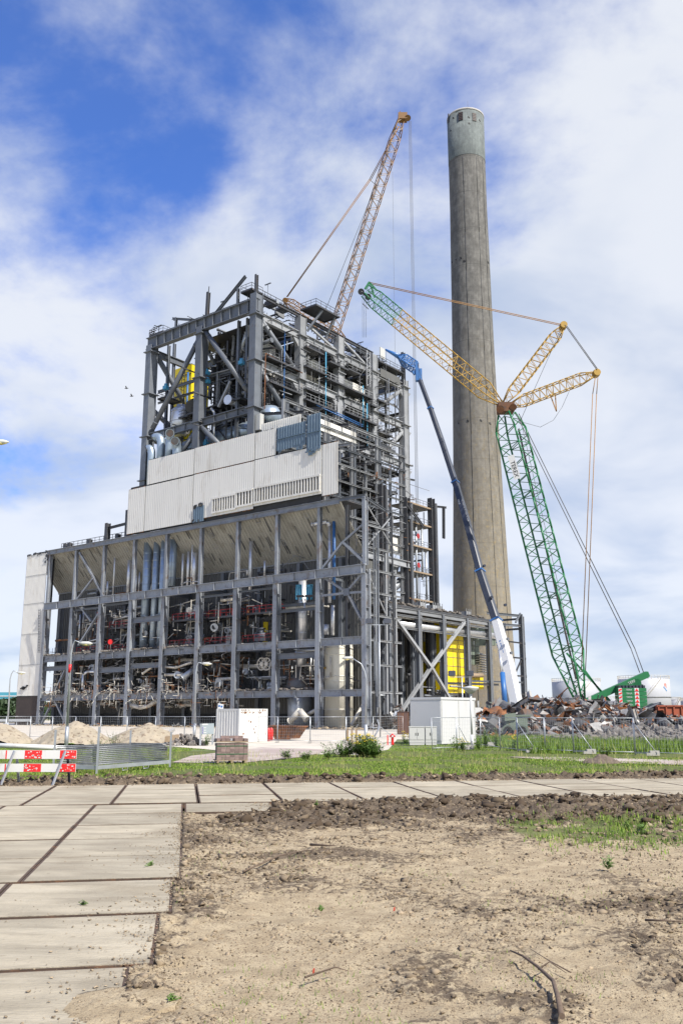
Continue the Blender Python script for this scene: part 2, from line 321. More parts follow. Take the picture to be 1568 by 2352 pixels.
# chimney concrete: lift joints, streaks, lichen on the weather side
def chimney_mat(name, col, dark, lichen):
    m = mat(name, col, .9, var=.35, scale=1.3, col2=dark, c2amt=.55, c2scale=.5, c2edge=(.40, .62), stretch=(1, 1, .6), bump=.5, bscale=1.6)
    nt = m.node_tree; N, L = nt.nodes, nt.links; b = N['Principled BSDF']; src = b.inputs['Base Color'].links[0].from_socket
    geo = N.new('ShaderNodeNewGeometry'); sp = N.new('ShaderNodeSeparateXYZ'); L.new(geo.outputs['Position'], sp.inputs[0])
    def mm(op, a, v=None):
        n = N.new('ShaderNodeMath'); n.operation = op
        for i, q in enumerate((a, v)):
            if q is None: continue
            if isinstance(q, (int, float)): n.inputs[i].default_value = q
            else: L.new(q, n.inputs[i])
        return n.outputs[0]
    def mixc(fac, colr):
        nonlocal src
        x = N.new('ShaderNodeMix'); x.data_type = 'RGBA'; L.new(fac, x.inputs[0]); L.new(src, x.inputs[6]); x.inputs[7].default_value = (*colr, 1); src = x.outputs[2]
    ln = mm('LESS_THAN', mm('FRACT', mm('DIVIDE', sp.outputs[2], 1.25)), .07); mixc(mm('MULTIPLY', ln, .28), dark)
    ln = mm('LESS_THAN', mm('FRACT', mm('DIVIDE', sp.outputs[2], 11.3)), .02); mixc(mm('MULTIPLY', ln, .55), dark)
    ang = mm('ARCTAN2', mm('SUBTRACT', sp.outputs[1], CHIM[1]), mm('SUBTRACT', sp.outputs[0], CHIM[0]))
    ln = mm('LESS_THAN', mm('FRACT', mm('MULTIPLY', ang, 18 / 6.28318)), .05); mixc(mm('MULTIPLY', ln, .5), dark)
    # rain streaks keyed to the angle
    cxy = N.new('ShaderNodeCombineXYZ'); L.new(mm('MULTIPLY', ang, 24.0), cxy.inputs[0]); L.new(mm('MULTIPLY', sp.outputs[2], .03), cxy.inputs[1])
    nz = N.new('ShaderNodeTexNoise'); nz.inputs['Scale'].default_value = 1.6; nz.inputs['Detail'].default_value = 7; L.new(cxy.outputs[0], nz.inputs[0])
    r = N.new('ShaderNodeMapRange'); r.inputs[1].default_value = .45; r.inputs[2].default_value = .75; r.inputs[4].default_value = .5; L.new(nz.outputs[0], r.inputs[0]); mixc(r.outputs[0], dark)
    if lichen:
        n2 = N.new('ShaderNodeTexNoise'); n2.inputs['Scale'].default_value = 1.1; n2.inputs['Detail'].default_value = 9; n2.inputs['Roughness'].default_value = .75; L.new(geo.outputs['Position'], n2.inputs[0])
        h = N.new('ShaderNodeMapRange'); h.inputs[1].default_value = 110; h.inputs[2].default_value = 30; L.new(sp.outputs[2], h.inputs[0])
        r2 = N.new('ShaderNodeMapRange'); r2.inputs[1].default_value = .53; r2.inputs[2].default_value = .66; L.new(n2.outputs[0], r2.inputs[0])
        mixc(mm('MULTIPLY', mm('MULTIPLY', r2.outputs[0], h.outputs[0]), .6), (.36, .25, .07))
        mixc(mm('MULTIPLY', h.outputs[0], .38), (.30, .25, .165))
    L.new(src, b.inputs['Base Color'])
CH_Y = 236.0
_a, _b = P(1040, 1400, CH_Y), P(1172, 1400, CH_Y); CHIM = ((_a.x + _b.x) / 2, CH_Y)
chimney_mat('chim', (.158, .152, .14), (.07, .067, .062), True)
chimney_mat('chim_top', (.15, .17, .162), (.08, .09, .09), False)
# field soil: attribute 'soil' 0 = pale sand, 1 = dark earth ; 'green' = thin turf
def soil_mat():
    m = bpy.data.materials.new('soil'); m.use_nodes = True; N, L = m.node_tree.nodes, m.node_tree.links; b = N['Principled BSDF']; b.inputs['Roughness'].default_value = .95; b.inputs['Specular IOR Level'].default_value = .15
    geo = N.new('ShaderNodeNewGeometry'); at = N.new('ShaderNodeAttribute'); at.attribute_name = 'soil'; ag = N.new('ShaderNodeAttribute'); ag.attribute_name = 'green'
    def nz(sc, d=6, r=.6):
        n = N.new('ShaderNodeTexNoise'); n.inputs['Scale'].default_value = sc; n.inputs['Detail'].default_value = d; n.inputs['Roughness'].default_value = r; L.new(geo.outputs['Position'], n.inputs[0]); return n.outputs[0]
    def mix(f, a, c):
        x = N.new('ShaderNodeMix'); x.data_type = 'RGBA'; L.new(f, x.inputs[0])
        for i, q in ((6, a), (7, c)):
            if isinstance(q, tuple): x.inputs[i].default_value = (*q, 1)
            else: L.new(q, x.inputs[i])
        return x.outputs[2]
    def mr(v, a, c, lo=0, hi=1):
        x = N.new('ShaderNodeMapRange'); x.interpolation_type = 'SMOOTHSTEP'; x.inputs[1].default_value = a; x.inputs[2].default_value = c; x.inputs[3].default_value = lo; x.inputs[4].default_value = hi; L.new(v, x.inputs[0]); return x.outputs[0]
    sand = mix(mr(nz(3.0), .35, .65), (.42, .342, .225), (.31, .245, .158)); sand = mix(mr(nz(14, 6, .7), .53, .64, 0, .6), sand, (.25, .19, .125)); sand = mix(mr(nz(45, 5), .55, .64, 0, .8), sand, (.15, .11, .072))
    earth = mix(mr(nz(5.0), .3, .7), (.15, .115, .08), (.075, .057, .04)); earth = mix(mr(nz(22, 4), .52, .68, 0, .7), earth, (.23, .18, .12))
    ad = N.new('ShaderNodeMath'); ad.operation = 'ADD'; L.new(at.outputs['Fac'], ad.inputs[0])
    sb = N.new('ShaderNodeMath'); sb.operation = 'MULTIPLY_ADD'; L.new(nz(9, 7, .7), sb.inputs[0]); sb.inputs[1].default_value = 2.2; sb.inputs[2].default_value = -1.02; L.new(sb.outputs[0], ad.inputs[1])
    c = mix(mr(ad.outputs[0], .36, .64), sand, earth); c = mix(mr(ag.outputs['Fac'], .3, .7, 0, .8), c, (.10, .13, .035))
    L.new(c, b.inputs['Base Color'])
    bp = N.new('ShaderNodeBump'); bp.inputs['Strength'].default_value = .7; bp.inputs['Distance'].default_value = .03; L.new(nz(35, 8, .65), bp.inputs['Height']); L.new(bp.outputs[0], b.inputs['Normal'])
    M['soil'] = m
soil_mat()
def blade_mat():
    m = bpy.data.materials.new('grass'); m.use_nodes = True; N, L = m.node_tree.nodes, m.node_tree.links; b = N['Principled BSDF']; b.inputs['Roughness'].default_value = .55; b.inputs['Specular IOR Level'].default_value = .25
    at = N.new('ShaderNodeAttribute'); at.attribute_name = 'tone'; r = N.new('ShaderNodeValToRGB'); L.new(at.outputs['Fac'], r.inputs[0]); e = r.color_ramp.elements
    e[0].position = 0; e[0].color = (.06, .125, .016, 1); e[1].position = .75; e[1].color = (.22, .31, .045, 1); q = e.new(1.0); q.color = (.36, .32, .13, 1); L.new(r.outputs[0], b.inputs['Base Color']); M['grass'] = m
blade_mat()
def clod_mat():
    m = bpy.data.materials.new('clod'); m.use_nodes = True; N, L = m.node_tree.nodes, m.node_tree.links; b = N['Principled BSDF']; b.inputs['Roughness'].default_value = .95; b.inputs['Specular IOR Level'].default_value = .1
    at = N.new('ShaderNodeAttribute'); at.attribute_name = 'tone'; r = N.new('ShaderNodeValToRGB'); L.new(at.outputs['Fac'], r.inputs[0]); e = r.color_ramp.elements
    e[0].color = (.075, .055, .038, 1); e[1].color = (.36, .285, .195, 1); L.new(r.outputs[0], b.inputs['Base Color']); M['clod'] = m
clod_mat()
# ================================================================== SETTING: ground
mb = MB(); mb.add([(-3000, -200, -.35), (3000, -200, -.35), (3000, 5000, -.35), (-3000, 5000, -.35)], [(0, 1, 2, 3)])
mat('ground', (.17, .17, .07), .95, var=.25, scale=.06, col2=(.33, .29, .22), c2amt=.8, c2scale=.02, c2edge=(.45, .6))
struct('ground', mb, 'ground', 'flat grassy and sandy ground reaching the horizon')
EA = Vector((-361 / 2131, 1, 0)).normalized(); EB = Vector((EA.y, -EA.x, 0))
def ab(X, Y): return X * EA.x + Y * EA.y, X * EB.x + Y * EB.y
def AB(a, b, z=0): return EA * a + EB * b + UP * z
def right_edge(a):     # right-hand edge of the slab path at distance a
    return np.where(a > 22.1, 2.3, np.where(a > 13.42, .06, np.where(a > 11.2, -.05, np.where(a > 9.05, -.18, -.38))))
# --- field of bare soil in front, a relief sheet finer near the camera
ny, nx = 430, 540
Yr = 4.6 * (58 / 4.6) ** (np.arange(ny) / (ny - 1)); T = np.linspace(-.60, .80, nx)
Xg, Yg = np.meshgrid(T, Yr); Xg = Xg * Yg
A_, B_ = ab(Xg, Yg)
on_path = ((A_ < 24.35) & (B_ < right_edge(A_) - .02)) | ((A_ >= 24.3) & (A_ <= 30.95))
n_big = fbm(Xg * .35, Yg * .35, 3); n_mid = fbm(Xg * 1.3, Yg * 1.3, 9); n_f = fbm(Xg * 5, Yg * 5, 21); n_s = fbm(Xg * 17, Yg * 17, 33, 3)
near_strip = np.clip(1 - (24.3 - A_) / 6.6, 0, 1) * (A_ < 24.4) * np.clip((B_ - 0.5) / 1.5, 0, 1)
far_ridge = np.exp(-((A_ - 31.9) / .85) ** 2)
edge_soil = np.exp(-((B_ - right_edge(A_)) / .45) ** 2) * (A_ < 24.3)
right_soil = np.clip((B_ - 5.5) / 3, 0, 1) * np.exp(-((A_ - 19.3) / 2.2) ** 2)
soil = 1.9 * near_strip * (.55 + .9 * n_mid) + 1.1 * far_ridge + .22 * edge_soil + .45 * right_soil + .75 * (A_ > 31) + 1.2 * (n_big - .54) + .9 * (n_mid - .52)
soil += .3 * np.exp(-((A_ - 8.0) / 1.2) ** 2) * np.clip((B_ - .5), 0, 1) * (n_mid > .45)
soil = np.clip(soil + .20, 0, 1)
hgt = -.045 + .10 * (n_big - .5) + .05 * (n_mid - .5) + (.02 + .13 * soil) * (n_f - .42) + (.012 + .05 * soil) * (n_s - .5)
hgt += near_strip * (.10 * np.maximum(0, n_mid - .45) + .03) + far_ridge * (.05 + .34 * np.maximum(0, n_f - .35)) + edge_soil * .03 + right_soil * .12 * n_f
lump = np.maximum(0, fbm(Xg * 8.5, Yg * 8.5, 91, 3, .6) - .47) * 2.2; lmk = np.clip(.5 * edge_soil + near_strip + far_ridge + .8 * right_soil + .35 * soil, 0, 1.2); hgt += .10 * lump * lmk
hgt = np.where(A_ > 33.5, hgt * .4 - .03, hgt)
hgt = np.where(on_path, -.22, hgt)
green = np.clip(1.4 * (A_ > 32.9 + .9 * (n_mid - .5)) + (np.exp(-((A_ - 17.2) / 1.7) ** 2) * np.clip((B_ - 5.9) / 1.2, 0, 1)) * 1.4 * (n_mid > .42), 0, 1)
V_ = np.stack([Xg, Yg, hgt], -1).reshape(-1, 3); idx = np.arange(ny * nx).reshape(ny, nx)
Fq = np.stack([idx[:-1, :-1], idx[:-1, 1:], idx[1:, 1:], idx[1:, :-1]], -1).reshape(-1, 4)
field = raw('soil_field', V_, Fq, 'soil'); field['kind'] = 'structure'; field['label'] = 'bare sandy field with churned dark earth along the slab road'
attr(field, 'soil', soil.ravel()); attr(field, 'green', green.ravel()); field.data.polygons.foreach_set('use_smooth', np.ones(len(Fq), bool))
def field_h(X, Y):
    j = np.clip(np.searchsorted(Yr, Y), 0, ny - 1); i = np.clip(((X / Y + .60) / 1.40 * (nx - 1)).astype(int), 0, nx - 1); return hgt[j, i], soil[j, i], on_path[j, i]
# --- meadow ground beyond the ridge, sand yard, paver roads (each a sheet a little above the one below)
def sheet_poly(name, pts, z, m, label, relief=0.0, seed=1):
    mbx = MB(); mbx.add([(p[0], p[1], z) for p in pts], [tuple(range(len(pts)))]); return struct(name, mbx, m, label)
mat('turf', (.095, .125, .035), .95, var=.3, scale=.6, col2=(.22, .18, .11), c2amt=.7, c2scale=.35, c2edge=(.5, .66))
sheet_poly('meadow', [(-90, 50), (120, 50), (160, 130), (-120, 130)], -.06, 'turf', 'rough green meadow around the site fence')
yl = [(-140, 92), (-37, 84), (-24, 76), (-12, 66), (-6, 56), (1, 52), (3, 60), (5, 84), (11, 86), (14, 100), (60, 100), (110, 330), (-140, 330)]
sheet_poly('sand_yard', yl, -.03, 'yard', 'pale trampled sand yard in front of the power station')
# rough pale sand berms inside the fence
def mound(name, c, rx, ry, h, m, seed, label=None, cat=None, n=46, rough=.25, group=None, kind=None, sharp=1.0, parent=None):
    g = np.linspace(-1, 1, n); gx, gy = np.meshgrid(g, g); r = np.sqrt(gx ** 2 + gy ** 2)
    wob = .75 + .5 * fbm(gx * 1.6 + 9, gy * 1.6 + 9, seed, 3)
    zc = np.maximum(0, 1 - (r / wob)) ** sharp * h
    zc = zc + (zc > 0.01) * rough * h * (fbm(gx * 6 + 5, gy * 6 + 5, seed + 4, 4) - .45) * np.minimum(1, zc / h * 4)
    zc = np.where(r > wob, -.12, zc)
    V = np.stack([c[0] + gx * rx, c[1] + gy * ry, c[2] + zc], -1).reshape(-1, 3); ii = np.arange(n * n).reshape(n, n)
    Fx = np.stack([ii[:-1, :-1], ii[:-1, 1:], ii[1:, 1:], ii[1:, :-1]], -1).reshape(-1, 4)
    o = raw(name, V, Fx, m, base=tuple(c)) if parent is None else raw(name, V, Fx, m, base=tuple(BASE[parent.name]))
    if parent is not None: o.parent = parent; o.location = (0, 0, 0)
    o.data.polygons.foreach_set('use_smooth', np.ones(len(Fx), bool))
    return tag(o, label, cat, group, kind)
sheet_poly('paver_road', [tuple(G(1165, 1737))[:2], tuple(G(1300, 1747))[:2], tuple(G(1640, 1758))[:2], (36, 47), (36, 52), tuple(G(1568, 1744))[:2], tuple(G(1300, 1738))[:2]], -.02, 'pavers', 'narrow pinkish paved track in front of the right-hand fence')
sheet_poly('paver_apron', [tuple(G(545, 1752))[:2], tuple(G(690, 1738))[:2], tuple(G(770, 1722))[:2], tuple(G(600, 1716))[:2], tuple(G(440, 1735))[:2], tuple(G(395, 1750))[:2]], -.015, 'pavers', 'sand-covered paver apron behind the brick pallet')
# --- concrete slab road: every slab its own piece with a rusty steel edge
S = 2.15
road = bpy.data.objects.new('slab_road', None); COL.objects.link(road); road['kind'] = 'structure'; road['label'] = 'road of square concrete slabs with rusty steel edges'; BASE[road.name] = np.zeros(3)
hs = S / 2
def slab_proto():
    m1 = MB(); e = .036; g = .010; t = hs - g
    m1.box((0, 0, -.07), 2 * (t - e), 2 * (t - e), .14, EB, EA); sl = bpy.data.meshes.new('slab'); sl.from_pydata([tuple(p) for p in m1.v], [], m1.f); sl.materials.append(M['slab'])
    m2 = MB()
    for sgn in (-1, 1):
        m2.box(EB * sgn * (t - e / 2) + UP * -.072, e, 2 * t, .140, EB, EA); m2.box(EA * sgn * (t - e / 2 * .6) + UP * -.074, 2 * (t - e), e * .6, .14, EB, EA)
    ed = bpy.data.meshes.new('steel_edge'); ed.from_pydata([tuple(p) for p in m2.v], [], m2.f); ed.materials.append(M['rust_edge']); return sl, ed
SL, ED = slab_proto()
def slab(a, b, tilt=.003):
    o = bpy.data.objects.new('slab', SL); COL.objects.link(o); o.parent = road; o.location = AB(a, b, random.uniform(-.012, .004))
    o.rotation_euler = (random.uniform(-tilt, tilt), random.uniform(-tilt, tilt), random.uniform(-.003, .003))
    e = bpy.data.objects.new('steel_edge', ED); COL.objects.link(e); e.parent = o
for r in range(3):
    for k in range(-4, 19): slab(24.42 + hs + r * S + .0 * k, -3.9 - hs + 2.17 * (k + 1))
for i in range(5):
    for k in range(-4, 1): slab(24.27 - hs - i * S, .06 - hs + k * S)
slab(24.27 - hs, .06 + hs + .03)
for i, off in enumerate((-.05, -.18, -.38, -.42)):
    for k in range(-2, 1): slab(13.42 - hs - i * 2.2, off - hs + k * S)
# --- clods of earth (nobody could count them)
ico_v = []; ph = (1 + 5 ** .5) / 2
for s1 in (-1, 1):
    for s2 in (-1, 1): ico_v += [(0, s1, s2 * ph), (s1, s2 * ph, 0), (s2 * ph, 0, s1)]
ico_v = np.array(ico_v, float); ico_v /= np.linalg.norm(ico_v[0])
def hull_faces(v):
    fs = []; n = len(v); el = min(np.linalg.norm(v[0] - v[i]) for i in range(1, n)) * 1.05
    for i in range(n):
        for j in range(i + 1, n):
            for k in range(j + 1, n):
                if all(np.linalg.norm(v[p] - v[q]) < el for p, q in ((i, j), (j, k), (i, k))):
                    nn = np.cross(v[j] - v[i], v[k] - v[i]); fs.append((i, j, k) if nn @ v[i] > 0 else (i, k, j))
    return np.array(fs)
ICO = hull_faces(ico_v)
def scatter(name, pos, size, tone, m, flat=.65, jit=.55, label=None, base=(0, 0, 0)):
    n = len(pos); v = (ico_v[None] * (1 + rng.uniform(-jit, jit, (n, 12, 1)) * .6) + rng.normal(0, .55 * jit, (n, 12, 3))) * size[:, None, None]
    an = rng.uniform(0, 6.28, n); c, s = np.cos(an)[:, None], np.sin(an)[:, None]; sx2 = rng.uniform(.7, 1.4, (n, 1))
    x = v[..., 0] * sx2; y = v[..., 1]; V = np.stack([x * c - y * s, x * s + y * c, v[..., 2] * flat], -1) + pos[:, None, :]
    Fx = (ICO[None] + (np.arange(n) * 12)[:, None, None]).reshape(-1, 3); o = raw(name, V.reshape(-1, 3), Fx, m, base)
    attr(o, 'tone', np.repeat(tone, 12)); o['kind'] = 'stuff'
    if label: o['label'] = label
    return o
def field_points(n, ylo, yhi, pw=1.0):
    Y = ylo * (yhi / ylo) ** (rng.random(n) ** pw); X = Y * rng.uniform(-.46, .52, n); return X, Y
X, Y = field_points(95000, 5.5, 36); h, so, onp = field_h(X, Y); cl_ = fbm(X * 1.1, Y * 1.1, 77)
keep = (~onp) & (rng.random(len(X)) < (.3 + .7 * so) * np.clip((cl_ - .34) * 5, .04, 1)) & (Y < 35.5)
X, Y, h, so = X[keep], Y[keep], h[keep], so[keep]; sz = .006 + .016 * rng.random(len(X)) ** 3 + (.05 * rng.random(len(X)) ** 9) * (.35 + so); sz *= np.clip(Y / 12, .7, 1.8)
scatter('soil_clods', np.stack([X, Y, h + sz * .02], 1), sz, np.clip(1 - so * .8 - .25 + rng.normal(0, .16, len(X)), 0, 1), 'clod', label='loose clods of dark earth on the bare field')
X, Y = field_points(110000, 5.5, 25); h, so, onp = field_h(X, Y); cl_ = fbm(X * 2.2, Y * 2.2, 87); k_ = (~onp) & (rng.random(len(X)) < np.clip((cl_ - .30) * 2.4, .05, 1)); X, Y, h, so = X[k_], Y[k_], h[k_], so[k_]
n_ = len(X); sz = (.0035 + .009 * rng.random(n_) ** 3) * np.clip(Y / 9, .7, 2.2); oct_ = np.array([(1, 0, 0), (0, 1, 0), (-1, 0, 0), (0, -1, 0), (0, 0, 1)], float); v = oct_[None] * rng.uniform(.5, 1.6, (n_, 5, 1)) * sz[:, None, None] + np.stack([X, Y, h - .001], 1)[:, None]
of = np.array([(0, 1, 4), (1, 2, 4), (2, 3, 4), (3, 0, 4)]); cr_ = raw('soil_crumbs', v.reshape(-1, 3), (of[None] + (np.arange(n_) * 5)[:, None, None]).reshape(-1, 3), 'clod'); attr(cr_, 'tone', np.repeat(np.clip(rng.normal(.38, .25, n_), 0, 1), 5)); cr_['kind'] = 'stuff'; cr_['label'] = 'dark crumbs of earth speckling the sandy field'
# bigger lumps beside the slab edge and along the ridges
Al = rng.uniform(6.5, 24, 420); X2 = np.array([AB(a, float(right_edge(np.array(a))) + abs(random.gauss(.03, .25)), 0)[:] for a in Al]); h2, _, _ = field_h(X2[:, 0], X2[:, 1]); s2 = .006 + .05 * rng.random(len(Al)) ** 5
Ar = rng.normal(31.9, .7, 3500); Br = rng.uniform(-10, 34, 3500); X3 = np.array([AB(a, b, 0)[:] for a, b in zip(Ar, Br)]); h3, _, _ = field_h(X3[:, 0], X3[:, 1]); s3 = .015 + .07 * rng.random(3500) ** 4
k3 = Ar > 31.05
A4 = rng.normal(23.2, .75, 3000); B4 = rng.uniform(1.5, 20, 3000); k4 = A4 < 24.25; X4 = np.array([AB(a, b, 0)[:] for a, b in zip(A4, B4)]); h4, _, _ = field_h(X4[:, 0], X4[:, 1]); s4 = .010 + .05 * rng.random(3000) ** 4
Xa = np.concatenate([X2, X3[k3], X4[k4]]); ha = np.maximum(np.concatenate([h2, h3[k3], h4[k4]]), -.03); sa = np.concatenate([s2, s3[k3], s4[k4]])
scatter('earth_lumps', np.stack([Xa[:, 0], Xa[:, 1], ha + sa * .0], 1), sa, np.clip(rng.normal(.42, .22, len(sa)), 0, 1), 'clod', flat=.75, jit=.6, label='dark earth lumps banked along the slab road')
# sand and mud dragged onto the edges of the slabs
ns = 2600; as_ = rng.uniform(6.5, 24.2, ns); bs_ = right_edge(as_) - np.abs(rng.exponential(.16, ns)) * (.4 + 2.0 * (fbm(as_ * .8, as_ * 0, 15) > .5)); Xs = np.array([AB(a, b)[:] for a, b in zip(as_, bs_)]); ss_ = .004 + .014 * rng.random(ns) ** 3
na = 2600; aa_ = np.where(rng.random(na) < .5, 30.9 - np.abs(rng.exponential(.12, na)), 24.45 + np.abs(rng.exponential(.14, na))); ba_ = rng.uniform(-6, 24, na); k_ = (aa_ > 28) | (ba_ > 2.3); Xq = np.array([AB(a, b)[:] for a, b in zip(aa_[k_], ba_[k_])]); sq_ = .008 + .03 * rng.random(len(Xq)) ** 3
Xs = np.concatenate([Xs, Xq]); ss_ = np.concatenate([ss_, sq_]); scatter('dragged_mud', np.stack([Xs[:, 0], Xs[:, 1], ss_ * .1], 1), ss_, np.clip(rng.normal(.8, .3, len(ss_)), 0, 1), 'clod', flat=.4, label='crumbs of mud and sand dragged onto the slab edges')
# --- grass
def grass(name, X, Y, Z, hmin, hmax, wid, label, lean=.5, tone=(.45, .25)):
    n = len(X); h = rng.uniform(hmin, hmax, n); an = rng.uniform(0, 6.28, n); w = wid * rng.uniform(.6, 1.3, n); la = rng.uniform(0, 6.28, n); ll = h * rng.uniform(.1, lean, n)
    b0 = np.stack([X - np.cos(an) * w, Y - np.sin(an) * w, Z], 1); b1 = np.stack([X + np.cos(an) * w, Y + np.sin(an) * w, Z], 1); tp = np.stack([X + np.cos(la) * ll, Y + np.sin(la) * ll, Z + h], 1)
    V = np.stack([b0, b1, tp], 1).reshape(-1, 3); Fx = np.arange(n * 3).reshape(-1, 3); o = raw(name, V, Fx, 'grass'); o['kind'] = 'stuff'; o['label'] = label
    t = np.clip(tone[0] + tone[1] * rng.standard_normal(n) + .5 * (fbm(X * .35, Y * .35, 5) - .5), 0, 1); attr(o, 'tone', np.repeat(t, 3))
def in_yard(X, Y):
    inside = np.zeros(len(X), bool); n = len(yl)
    for i in range(n):
        (x1, y1), (x2, y2) = yl[i], yl[(i + 1) % n]; c = ((y1 > Y) != (y2 > Y)) & (X < (x2 - x1) * (Y - y1) / (y2 - y1 + 1e-9) + x1); inside ^= c
    return inside
n = 380000; Y = rng.uniform(33, 78, n) ** 1.0; X = Y * rng.uniform(-.46, .55, n); a, b = ab(X, Y)
den = fbm(X * .5, Y * .5, 41); k = (a > 32.6 + 1.3 * (den - .3)) & ~in_yard(X, Y) & (rng.random(n) < np.clip((den - .40) * 4.0, .03, 1))
tr = (Y > 49.2) & (Y < 53.6) & (X > 9.5); ap = (Y > 41.5) & (Y < 60) & (X < -2.5 + (Y - 48) * .25) & (X > -9.5) & (Y > 44 - X * .4); k &= ~tr & ~ap; X, Y = X[k], Y[k]
hh, _, _ = field_h(X, Y); grass('meadow_grass', X, Y, np.where(Y < 57, np.maximum(hh, -.06), -.06), .025, .09, .022, 'short green grass of the meadow strip between road and fence')
n = 9000; Y = rng.uniform(34, 58, n); X = Y * rng.uniform(-.3, .42, n); k = (fbm(X * .8, Y * .8, 71) > .55) & ~in_yard(X, Y); grass('dry_stalks', X[k], Y[k], np.full(k.sum(), -.05), .15, .42, .010, 'dry yellow stalks standing in the meadow strip', .5, (.95, .15))
n = 60000; Y = rng.uniform(54, 78, n); X = rng.uniform(11, 34, n); k = (X < Y * .42) & (rng.random(n) < np.clip((fbm(X * .6, Y * .6, 47) - .2) * 3, .1, 1)); grass('tall_grass', X[k], Y[k], np.full(k.sum(), -.06), .25, .75, .03, 'tall rank grass behind the right-hand fence', .6, (.35, .22))
n = 26000; Y = rng.uniform(14.6, 22.4, n); X = rng.uniform(3.2, 11.5, n); a, b = ab(X, Y); g = np.exp(-((a - 17.2) / 1.6) ** 2) * np.clip((b - 5.6) / 1.5, 0, 1) + .45 * np.exp(-((a - 21.8) / .8) ** 2) * (b > 8)
k = (rng.random(n) < g * np.clip((fbm(X * 1.6, Y * 1.6, 51) - .36) * 5, 0, 1)); hh, _, _ = field_h(X[k], Y[k]); grass('verge_grass', X[k], Y[k], hh, .04, .13, .010, 'patch of green grass on the churned soil at the right')
n = 9000; X, Y = field_points(n, 6.2, 24); hh, so, onp = field_h(X, Y); k = (~onp) & (fbm(X * 1.3, Y * 1.3, 61) > .60); grass('sparse_sprouts', X[k], Y[k], hh[k], .02, .06, .004, 'thin green sprouts scattered on the sandy soil', .8, (.5, .2))
# ================================================================== CHIMNEY
prof_px = [(1640, 1037, 1186), (1600, 1038, 1184), (1500, 1039, 1178), (1400, 1040, 1172), (1280, 1041.5, 1165), (1150, 1042, 1156), (1040, 1042, 1149), (940, 1041, 1143), (820, 1039, 1135), (700, 1036, 1127), (580, 1031.5, 1119), (480, 1028, 1112), (359, 1024.5, 1107.5), (290, 1022.5, 1105.5)]
cp = []
for y, l, r in prof_px:
    pl, pr = P(l, y, CH_Y), P(r, y, CH_Y); cp.append(((pr.x - pl.x) / 2, pl.z))
ztop = P(1064, 249, CH_Y - 5).z; zband = P(1064, 352, CH_Y - 5).z
cc = Vector((CHIM[0], CHIM[1], 0)); cp[0] = (cp[0][0], -.1)
def rad(z):
    for (r0, z0), (r1, z1) in zip(cp[:-1], cp[1:]):
        if z0 <= z <= z1: return r0 + (r1 - r0) * (z - z0) / (z1 - z0)
    return cp[-1][0]
chim = thing('chimney', 'tall tapering concrete chimney with grey-green painted top', 'chimney', cc)
mb = MB(); mb.lathe(cc, [c for c in cp if c[1] < zband] + [(rad(zband), zband)], 72, cap=False); O('shaft', mb, 'chim', chim)
rt = rad(ztop); mb = MB(); mb.lathe(cc, [(rad(zband) + .06, zband - .3), (rad(zband) + .06, zband), (rt + .05, ztop), (rt - .35, ztop), (rt - .4, ztop - 9), (.1, ztop - 9)], 72, cap=False); o = O('upper_band', mb, 'chim_top', chim); o['label'] = 'grey-green painted top of the chimney'
mb = MB(); mb.lathe(cc, [(rt + .051, ztop - .45), (rt + .12, ztop - .45), (rt + .12, ztop + .12), (rt - .3, ztop + .12)], 72, cap=False); O('rim', mb, 'concrete', chim)
def on_chim(x, y, push=.0):
    best = None
    for i in range(400):
        Yq = CH_Y - 9 + i * .02; p = P(x, y, Yq)
        if math.hypot(p.x - cc.x, p.y - cc.y) <= rad(p.z) + push: best = p; break
    return best
for (x, y, w, h) in ((1029.5, 271.5, .55, 3.0), (1057, 267, 1.3, 2.6), (1088.5, 269, 1.2, 2.6)):
    p = on_chim(x, y, .08); nrm = Vector((p.x - cc.x, p.y - cc.y, 0)).normalized(); tg = UP.cross(nrm)
    mb = MB(); mb.box(p + nrm * .02, w, .12, h, tg, nrm); wd = O('opening', mb, 'black', chim)
    for k in range(5): O('louver', MB().box(p + nrm * .1 + UP * (-h / 2 + (k + .5) * h / 5), w * .9, .06, .16, tg, nrm), 'brown', wd)
for (x, y) in ((1040, 271), (1075, 269), (1100, 276), (1034, 300), (1076, 283), (1046, 596), (1065, 599), (1057, 592), (1120, 602), (1037, 602), (1117, 888), (1073, 966), (1103, 965), (1124, 972), (1052, 972)):
    p = on_chim(x, y, .05)
    if p is None: continue
    nrm = Vector((p.x - cc.x, p.y - cc.y, 0)).normalized(); tg = UP.cross(nrm); mb = MB(); mb.box(p, .35, .1, .5, tg, nrm); mb.box(p + tg * .3 - UP * .2, .2, .14, .35, tg, nrm); O('bracket_hole', mb, 'black', chim)
mb = MB(); mb.tube((cc.x, cc.y - rt, ztop), (cc.x, cc.y - rt, ztop + 2.2), .035, 5); O('lightning_rod', mb, 'rope', chim)
for ang in (250, 292, 318):
    mb = MB(); q = [Vector((cc.x + (rad(z) + .06) * math.cos(math.radians(ang)), cc.y + (rad(z) + .06) * math.sin(math.radians(ang)), z)) for z in np.linspace(3, zband - 1, 14)]
    mb.path(q, .05, 4); O('conductor_strip', mb, 'steel_dark', chim)
